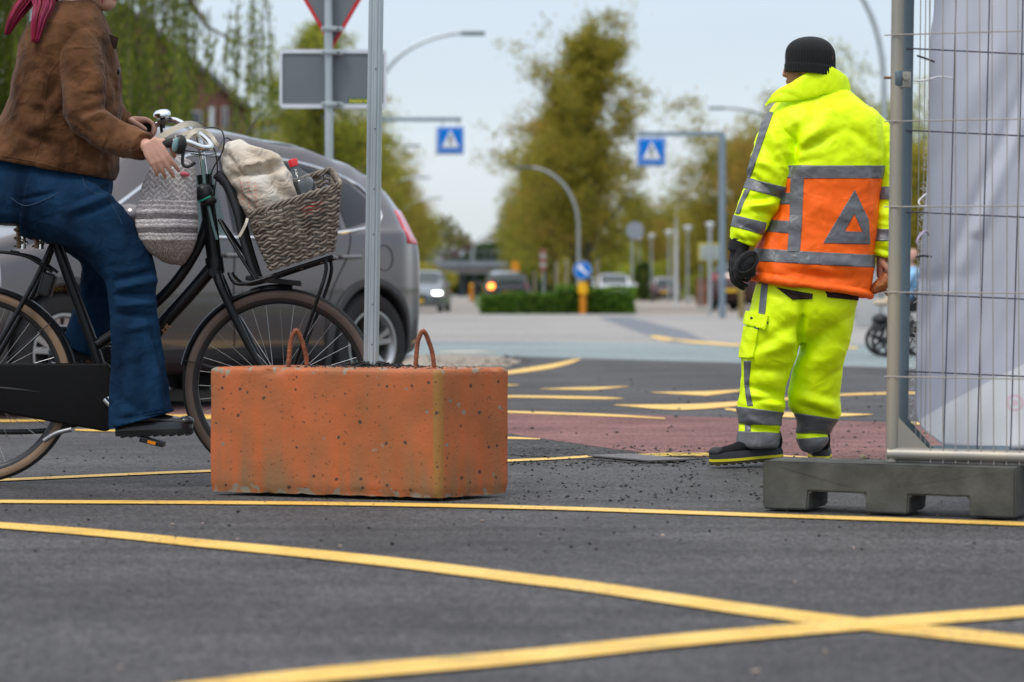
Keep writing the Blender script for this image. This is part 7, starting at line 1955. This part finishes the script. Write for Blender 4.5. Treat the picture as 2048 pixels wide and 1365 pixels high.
toeR = P(1638, 900, 10.33); toeR.z = .004; heelR = P(1643, 922, 10.06); heelR.z = .006
shoe('safety_shoe', toeR, heelR, ankle=.16)
# black glove (worn) and the spare glove held in the hand
mb = MB(); mb.tube([W(1483, 470, -.08), W(1474, 492, -.08), W(1470, 505, -.08)], [.048, .044, .041], 18); hand(mb, W(1468, 522, -.09), (-.12, 0, -1), (-.35, .9, 0), (.9, 0, -.2), .42, 1.12, .04)
me = fuse(mb, .0042, 4); cloth_disp(me, .002, (30, 30, 30), 5); link_mesh('glove', me, wk, M_KNIT)
gl = thing('spare_glove', 'folded black glove held in the gloved left hand of the worker', 'glove', W(1485, 530, -.14))
mb = MB(); c0, c1 = W(1497, 505, -.135), W(1470, 540, -.14)
mb.ell(W(1486, 527, -.14), (.040, .032, .058), Matrix.Rotation(.75, 3, 'Y')); mb.ell(W(1496, 541, -.13), (.02, .02, .03), Matrix.Rotation(-.4, 3, 'Y')); mb.ell(W(1478, 549, -.13), (.014, .014, .022), None)
chain(mb, [W(1480, 535, -.13), W(1484, 550, -.13), W(1492, 557, -.13)], [.012, .011, .009]); me = fuse(mb, .0045, 4); cloth_disp(me, .003, (25, 25, 25), 8); link_mesh('glove_body', me, gl, M_KNIT)
mb = MB(); rg = [W(1487, 526, -.172) + Matrix.Rotation(.75, 3, 'Y') @ Vector((cos(a) * .030, -.004 * cos(a * 2), sin(a) * .050)) for a in [2 * pi * k / 24 for k in range(24)]]
mb.tube(rg, .004, 6, closed=True); mb.build('cuff_edge', M_KNIT, gl)
# baked roll held in the right hand
rl = thing('bread_roll', 'brown baked sausage roll held in the right hand of the worker', 'bread roll', W(1757, 572, -.06))
mb = MB(); s = spline([(1738, 583, .010), (1745, 579, .020), (1757, 571, .026), (1768, 560, .027), (1780, 545, .022), (1786, 536, .012)], 5); mb.tube([W(x, y, -.06) for x, y, r in s], [r for x, y, r in s], 14)
me = fuse(mb, .004, 3); cloth_disp(me, .004, (30, 30, 30), 3); link_mesh('crust', me, rl, mat('baked_crust', (.22, .055, .015), .5, col2=(.42, .15, .04), vscale=25, bump=.002, bscale=60))

# ------------------------------------------------------------------ the cyclist
cy = thing('person', 'person with red hair in brown suede jacket and blue flared jeans riding the bicycle', 'person', B(90, 430))
RD = BD0
mb = MB()
Tc, qc = head(mb, B(181, -46, 0), (.95, -.12, 0), 1.12)
mb.tube([B(165, -22), B(138, 40)], [.058, .068], 16)
torso_loft(mb, RD, [(35, 80, 190, .12, 0), (80, 60, 200, .17, 0), (160, 50, 215, .16, 0), (260, 20, 215, .15, 0), (340, -20, 215, .17, 0), (420, -30, 190, .17, 0)])
chain(mb, [B(160, 95, -.09), B(186, 160, -.175), B(196, 245, -.205), B(260, 283, -.25), B(312, 300, -.305), B(326, 307, -.338)], [.045, .045, .040, .036, .027, .026])
chain(mb, [B(165, 95, .10), B(180, 150, .20), B(190, 220, .28), B(228, 240, .32)], [.045, .045, .040, .026])
hand(mb, B(338, 315, -.350), (.50, -.05, -.80), (.85, .15, .35), (-.45, 1, -.1), .40, 1.02, .15)
hand(mb, B(247, 231, .315), (.9, 0, .05), (0, -1, .1), (.2, -.1, -1), .75, 1.0, .05)
chain(mb, [B(60, 400, -.10), B(190, 430, -.13), B(285, 520, -.13), B(285, 640, -.13), B(290, 760, -.14), B(298, 850, -.15)], [.085, .07, .048, .045, .040, .034])
chain(mb, [B(60, 400, .10), B(150, 440, .14), B(215, 530, .15), B(190, 620, .15), B(165, 715, .15)], [.085, .065, .045, .04, .034])
me = fuse(mb, .0042, 3); me.shade_smooth(); body = link_mesh('body', me, cy, M_SKIN); eyes(Tc, qc, 1.12, body, M_EW, M_EP)
# suede jacket
M_SUEDE = mat('brown_suede', (.036, .014, .006), .95, col2=(.150, .068, .030), vscale=9, bump=.0012, bscale=220, sheen=.10, detail=9, wr=.010, wrs=7, spec=.1)
mb = MB()
torso_loft(mb, RD, [(8, 92, 196, .085, 0, -6), (28, 72, 204, .13, 0, -8), (55, 55, 214, .175, 0, -6), (95, 42, 228, .20, 0), (150, 32, 241, .20, 0), (200, 22, 243, .195, 0), (240, 5, 240, .19, 0, 2), (285, -22, 236, .195, 0, 8), (318, -38, 236, .205, 0, 18), (338, -44, 228, .205, 0, 22)], e=.86)
jk2 = fuse(mb, .0056, 6)
segC = [(120, 150, 95, 200, -0.0150, 12), (60, 240, 100, 255, 0.0150, 14), (40, 270, 110, 290, -0.0150, 10), (95, 180, 80, 240, -0.0120, 12), (30, 150, 45, 240, 0.0090, 12), (150, 150, 145, 250, -0.0240, 9), (100, 290, 200, 330, -0.0075, 12), (60, 300, 70, 350, -0.0075, 6), (215, 90, 235, 200, -0.0150, 7), (60, 200, 110, 215, 0.0120, 10), (20, 250, 60, 300, 0.0120, 12), (10, 310, 120, 330, 0.0060, 12), (232, 240, 205, 340, -0.0120, 9)]
cloth_disp(jk2, .0065, (6, 6, 8), 44, segC, RD); link_mesh('jacket', jk2, cy, M_SUEDE)
def csleeve(pts, rs, segs, seed, amp=.0065):
    mb = MB(); s = spline([tuple(p) + (r,) for p, r in zip(pts, rs)], 6); mb.tube([q[:3] for q in s], [q[3] for q in s], 22); mb.ell(pts[0], (rs[0],) * 3)
    me = fuse(mb, .0054, 5); cloth_disp(me, amp, (8, 8, 11), seed, segs, RD); return link_mesh('jacket_sleeve', me, cy, M_SUEDE)
csleeve([B(160, 84, -.105), B(174, 120, -.145), B(186, 180, -.185), B(190, 235, -.215), B(225, 268, -.235), B(265, 288, -.26), B(300, 298, -.29), B(315, 303, -.315)], [.074, .079, .079, .072, .066, .060, .054, .050],
        [(165, 225, 225, 212, -.012, 7), (170, 240, 215, 225, .012, 8), (150, 240, 190, 275, -.010, 8), (210, 200, 232, 230, .010, 7), (170, 110, 200, 170, .007, 12), (180, 190, 225, 185, -.008, 7), (240, 255, 300, 285, -.006, 8), (160, 150, 175, 200, -.006, 9)], 51)
csleeve([B(165, 88, .15), B(178, 140, .20), B(185, 200, .26), B(210, 232, .30), B(232, 238, .315)], [.078, .078, .066, .054, .046], None, 57)
# lapel, hem seam and pocket seam as thin rolled seams
def seam(nm, pts, r, m, par): mb = MB(); mb.tube(spline([tuple(p) for p in pts], 5), r, 6); return mb.build(nm, m, par)
mb = MB(); mb.prism([B(212, 66, -.04), B(240, 78, -.04), B(236, 100, -.04), B(222, 98, -.04)], (0, .012, 0)); mb.build('lapel', mat('dark_suede', (.022, .010, .006), .9), cy, bevel=.003)
mb = MB(); mb.ell(B(246, 148, -.10), (.006, .012, .014)); mb.build('jacket_button', mat('dark_button', (.02, .012, .01), .3), cy)
# hair: red strands blown back
M_HAIR = mat('magenta_red_hair', (.26, .012, .035), .5, var=.35, vscale=30, stretch=(1, 1, .2), island=.35)
mb = MB(); rnd = random.Random(4)
for bnd, n_, w_ in (([(150, -150, -.02), (105, -70, -.08), (95, -20, -.12), (102, 15, -.15), (97, 50, -.19), (91, 95, -.20)], 130, 11), ([(140, -150, 0), (90, -60, -.02), (72, -10, -.08), (50, 25, -.10), (36, 50, -.11), (26, 75, -.11)], 110, 9), ([(160, -150, .03), (110, -60, .07), (95, 0, .12), (85, 60, .17)], 60, 10)):
    for k in range(n_):
        ox, oy, oz = rnd.gauss(0, w_), rnd.gauss(0, 5), rnd.gauss(0, .016); pts = []
        m_ = len(bnd)
        for i, (x, y, d_) in enumerate(bnd):
            f = 1 - .75 * (i / (m_ - 1)) ** 2; pts.append(tuple(B(x + ox * f, y + oy * f, d_ + oz * f)))
        ss = spline(pts, 5); mb.tube(ss, [.0024 * (1 - .8 * (i / len(ss)) ** 2) for i in range(len(ss))], 5)
mb.ell(B(166, -76, .0), (.105, .092, .095)); mb.ell(B(146, -52, 0), (.085, .088, .085)); mb.build('hair', M_HAIR, cy, angle=None, clean=False)
for k, (a, b_) in enumerate(((-.100, .0), )):
    mb = MB()
    for _ in range(7): 
        o = rnd.uniform(-6, 6); mb.tube(spline([tuple(B(185 + o, -80, -.10)), tuple(B(206 + o, -30, -.10)), tuple(B(211 + o * .4, -5, -.095)), tuple(B(213, 12, -.085))], 5), .002, 5)
    mb.build('hair_strands', M_HAIR, cy)['kind'] = 'stuff'
mb = MB(); mb.tube([B(219, -36, -.075), B(245, -36, -.06)], .003, 6)
mb.tube([B(240, -40, -.058), B(252, -28, -.052), B(252, -12, -.05), B(243, -6, -.052), B(240, -22, -.055), B(240, -40, -.058)], .003, 6); mb.build('glasses', M_BPL, cy)
# jeans
M_JEAN = mat('blue_denim', (.0015, .007, .020), .9, col2=(.009, .038, .088), vscale=6, bump=.0006, bscale=380, spec=.12, wr=.009, wrs=6, stretch=(1, 1, .45), detail=8)
mb = MB()
torso_loft(mb, RD, [(318, -30, 215, .165, 0, 14), (360, -45, 225, .185, 0, 10), (400, -50, 215, .195, 0), (430, -40, 170, .185, 0), (448, -20, 140, .15, 0)], e=.9)
def jleg(pts, n=24): 
    s = spline([tuple(p) + tuple(r) for p, r in pts], 6); rings = []
    for i, q in enumerate(s):
        p = Vector(q[:3]); a = Vector(s[max(i - 1, 0)][:3]); b_ = Vector(s[min(i + 1, len(s) - 1)][:3]); t = (b_ - a).normalized(); yv = Vector((0, 1, 0)); sd_ = t.cross(yv).normalized()
        rings.append([p + sd_ * cos(2 * pi * k / n) * q[3] + yv * sin(2 * pi * k / n) * q[4] for k in range(n)])
    mb.loft(rings)
k_ = 1 / SB
jleg([(B(70, 400, -.09), (78 * k_, .13)), (B(130, 415, -.11), (74 * k_, .115)), (B(195, 448, -.13), (66 * k_, .105)), (B(245, 500, -.135), (58 * k_, .092)), (B(270, 545, -.14), (52 * k_, .08)), (B(277, 600, -.14), (46 * k_, .075)), (B(282, 660, -.14), (47 * k_, .075)), (B(287, 720, -.145), (52 * k_, .08)), (B(291, 780, -.15), (58 * k_, .09)), (B(297, 850, -.155), (67 * k_, .10))])
jleg([(B(70, 405, .09), (76 * k_, .13)), (B(130, 430, .13), (70 * k_, .11)), (B(180, 480, .15), (58 * k_, .09)), (B(195, 530, .155), (46 * k_, .078)), (B(182, 600, .155), (42 * k_, .072)), (B(165, 660, .155), (44 * k_, .075)), (B(150, 705, .155), (47 * k_, .08))])
jn = cut_mesh(fuse(mb, .0056, 5), [(B(228, 856), ((B(366, 816) - B(228, 856)).cross(Vector((0, -1, 0)))).normalized() * (1 if ((B(366, 816) - B(228, 856)).cross(Vector((0, -1, 0)))).z > 0 else -1))], None, 0, None, False)
segN = [(150, 405, 230, 370, -0.0144, 8), (130, 425, 220, 395, 0.0144, 9), (160, 430, 230, 405, -0.0144, 7), (195, 385, 260, 460, 0.0108, 12), (235, 560, 320, 540, -0.0180, 7), (240, 575, 318, 560, 0.0162, 8), (235, 590, 315, 590, -0.0180, 6), (240, 612, 312, 606, 0.0144, 7), (235, 630, 310, 632, -0.0144, 6), (250, 660, 300, 650, 0.0108, 9),
        (300, 640, 335, 800, -0.0108, 5), (270, 680, 260, 820, 0.0108, 14), (310, 690, 320, 820, 0.0108, 12), (40, 400, 110, 385, -0.0108, 5), (240, 840, 350, 825, -0.0090, 5), (120, 450, 220, 520, 0.0108, 16), (245, 800, 300, 835, -0.0108, 10)]
cloth_disp(jn, .0045, (7, 7, 8), 61, segN, RD); link_mesh('jeans', jn, cy, M_JEAN); nsrc = jn.copy(); nsrc.transform(Matrix.Translation(WL[cy.name]))
cutpart(nsrc, [[(225, 842), (375, 812), (380, 822), (228, 854)]], RD - .2, 'hem', M_JEAN, cy, .004, False)
M_STITCH = mat('denim_stitch', (.014, .040, .085), .8)
def on_surf(src, pts, off=.001):
    from mathutils.bvhtree import BVHTree
    bm = bmesh.new(); bm.from_mesh(src); bv = BVHTree.FromBMesh(bm); out = []
    cpos = Vector((0, 0, H))
    for x, y in spline(pts, 6):
        d_ = (P(x, y, 9) - cpos).normalized(); h_ = bv.ray_cast(cpos, d_)
        if h_[0] is not None: out.append(h_[0] - d_ * off)
    bm.free(); return out
for nm, pts, m, r in (('pocket_seam', [(20, 395), (50, 412), (90, 400), (120, 385)], M_STITCH, .0022), ('pocket_seam', [(165, 352), (170, 372), (190, 388), (214, 386)], M_STITCH, .0022), ('side_seam', [(212, 392), (230, 420), (245, 450)], M_STITCH, .0018)):
    o = on_surf(nsrc, pts); 
    if len(o) > 3: mb = MB(); mb.tube(o, r, 5); mb.build(nm, m, cy)
jsr = jk2.copy(); jsr.transform(Matrix.Translation(WL[cy.name]))
for nm, pts in (('jacket_seam', [(88, 240), (84, 270), (66, 330)]), ('jacket_seam', [(150, 80), (128, 110), (112, 130), (95, 160), (88, 240)]), ('hem_seam', [(4, 312), (80, 326), (150, 345), (205, 355)])):
    o = on_surf(jsr, pts, .0005)
    if len(o) > 3: mb = MB(); mb.tube(o, .0022, 5); mb.build(nm, M_SUEDE, cy)
# shoes of the cyclist
M_LEA = mat('black_leather', (.014, .014, .016), .3, bump=.0006, bscale=60, coat=.4); M_BSOLE = mat('black_sole', (.016, .016, .017), .6)
t1, h1 = B(398, 862, -.165), B(246, 868, -.15)
shoe('shoe', t1, h1, s=.95, par=cy, mU=M_LEA, mM=M_LEA, mY=M_BSOLE, mO=M_BSOLE, ankle=.02)
t2, h2 = B(225, 722, .16), B(82, 724, .15)
shoe('shoe', t2, h2, s=.95, par=cy, mU=M_LEA, mM=M_LEA, mY=M_BSOLE, mO=M_BSOLE, ankle=.02)

# ------------------------------------------------------------------ stroller with a small child
SDp = 26.5
def S(px, py, dy=0.0): return P(px, py, SDp) + Vector((0, dy, 0))
st = thing('stroller', 'black stroller with large spoked wheels half hidden behind the fence post', 'stroller', (S(1790, 712).x, SDp, 0))
def sw(c, r, nm):
    mb = MB(); mb.tube([c + Vector((cos(a) * (r - .02), 0, sin(a) * (r - .02))) for a in [2 * pi * k / 32 for k in range(32)]], .021, 8, closed=True); w = mb.build('wheel', M_TYRE, st)
    mb = MB()
    for k in range(5):
        a = 2 * pi * k / 5 + .2; mb.tube([c, c + Vector((cos(a) * (r - .03), 0, sin(a) * (r - .03)))], [.024, .014], 6)
    mb.lathe([(.0001, -.02), (.035, -.02), (.035, .02), (.0001, .02)], c, (0, 1, 0), 12); mb.build('spokes', M_CARBLACK, w)
for dy in (-.22, .22): sw(S(1768, 681, dy), .178, 'f'); sw(S(1836, 678, dy), .19, 'r')
for dy in (-.2, .2):
    mb = MB(); mb.tube([S(1768, 680, dy), S(1780, 640, dy), S(1835, 590, dy), S(1880, 500, dy)], .018, 8); mb.tube([S(1836, 678, dy), S(1820, 640, dy), S(1795, 610, dy)], .016, 8); mb.build('frame_tube', M_CARBLACK, st)
mb = MB(); mb.box(S(1828, 612, 0), (.34, .36, .14), Matrix.Rotation(-.1, 3, 'Y')); mb.box(S(1848, 570, 0), (.10, .36, .50), Matrix.Rotation(.35, 3, 'Y')); mb.build('seat', mat('stroller_fabric', (.03, .03, .035), .9), st, bevel=.04, seg=3)
mb = MB(); mb.ell(S(1760, 640, 0), (.09, .16, .07)); mb.ell(S(1752, 655, 0), (.05, .14, .07)); mb.build('front_fender', M_CARBLACK, st)
mb = MB(); mb.box(S(1800, 650, 0), (.36, .34, .08)); mb.build('luggage_basket', MATS['stroller_fabric'], st, bevel=.02)
bb = thing('person', 'small child in pale blue clothes sitting in the stroller behind the fence post', 'person', S(1826, 590))
mb = MB(); Tb, qb = head(mb, S(1824, 512, 0), (-.9, -.3, 0), .72); mb.tube([S(1824, 528), S(1822, 545)], [.035, .045], 10)
mb.ell(S(1824, 565), (.11, .12, .15)); chain(mb, [S(1818, 590, -.08), S(1795, 592, -.09), S(1785, 605, -.09)], [.06, .05, .035]); chain(mb, [S(1818, 590, .08), S(1795, 592, .09), S(1785, 605, .09)], [.06, .05, .035])
me = fuse(mb, .012, 3); me.shade_smooth(); bdy = link_mesh('body', me, bb, M_SKIN); eyes(Tb, qb, .72, bdy, M_EW, M_EP)
mb = MB(); mb.ell(S(1824, 562), (.125, .135, .16)); chain(mb, [S(1822, 588, -.08), S(1798, 592, -.09), S(1788, 603, -.09)], [.07, .06, .045]); chain(mb, [S(1822, 588, .08), S(1798, 592, .09), S(1788, 603, .09)], [.07, .06, .045]); chain(mb, [S(1826, 545, -.1), S(1812, 562, -.14), S(1800, 575, -.13)], [.045, .04, .032])
me = fuse(mb, .012, 3); cloth_disp(me, .01, (9, 9, 9), 3); link_mesh('blue_suit', me, bb, mat('pale_blue_cloth', (.22, .42, .62), .8, var=.25, vscale=8))
mb = MB()
for dy in (-.09, .09): mb.ell(S(1764, 606, dy), (.085, .035, .035)); mb.ell(S(1776, 602, dy), (.03, .03, .05))
mb.build('shoe', mat('beige_shoe', (.50, .40, .28), .7), bb)
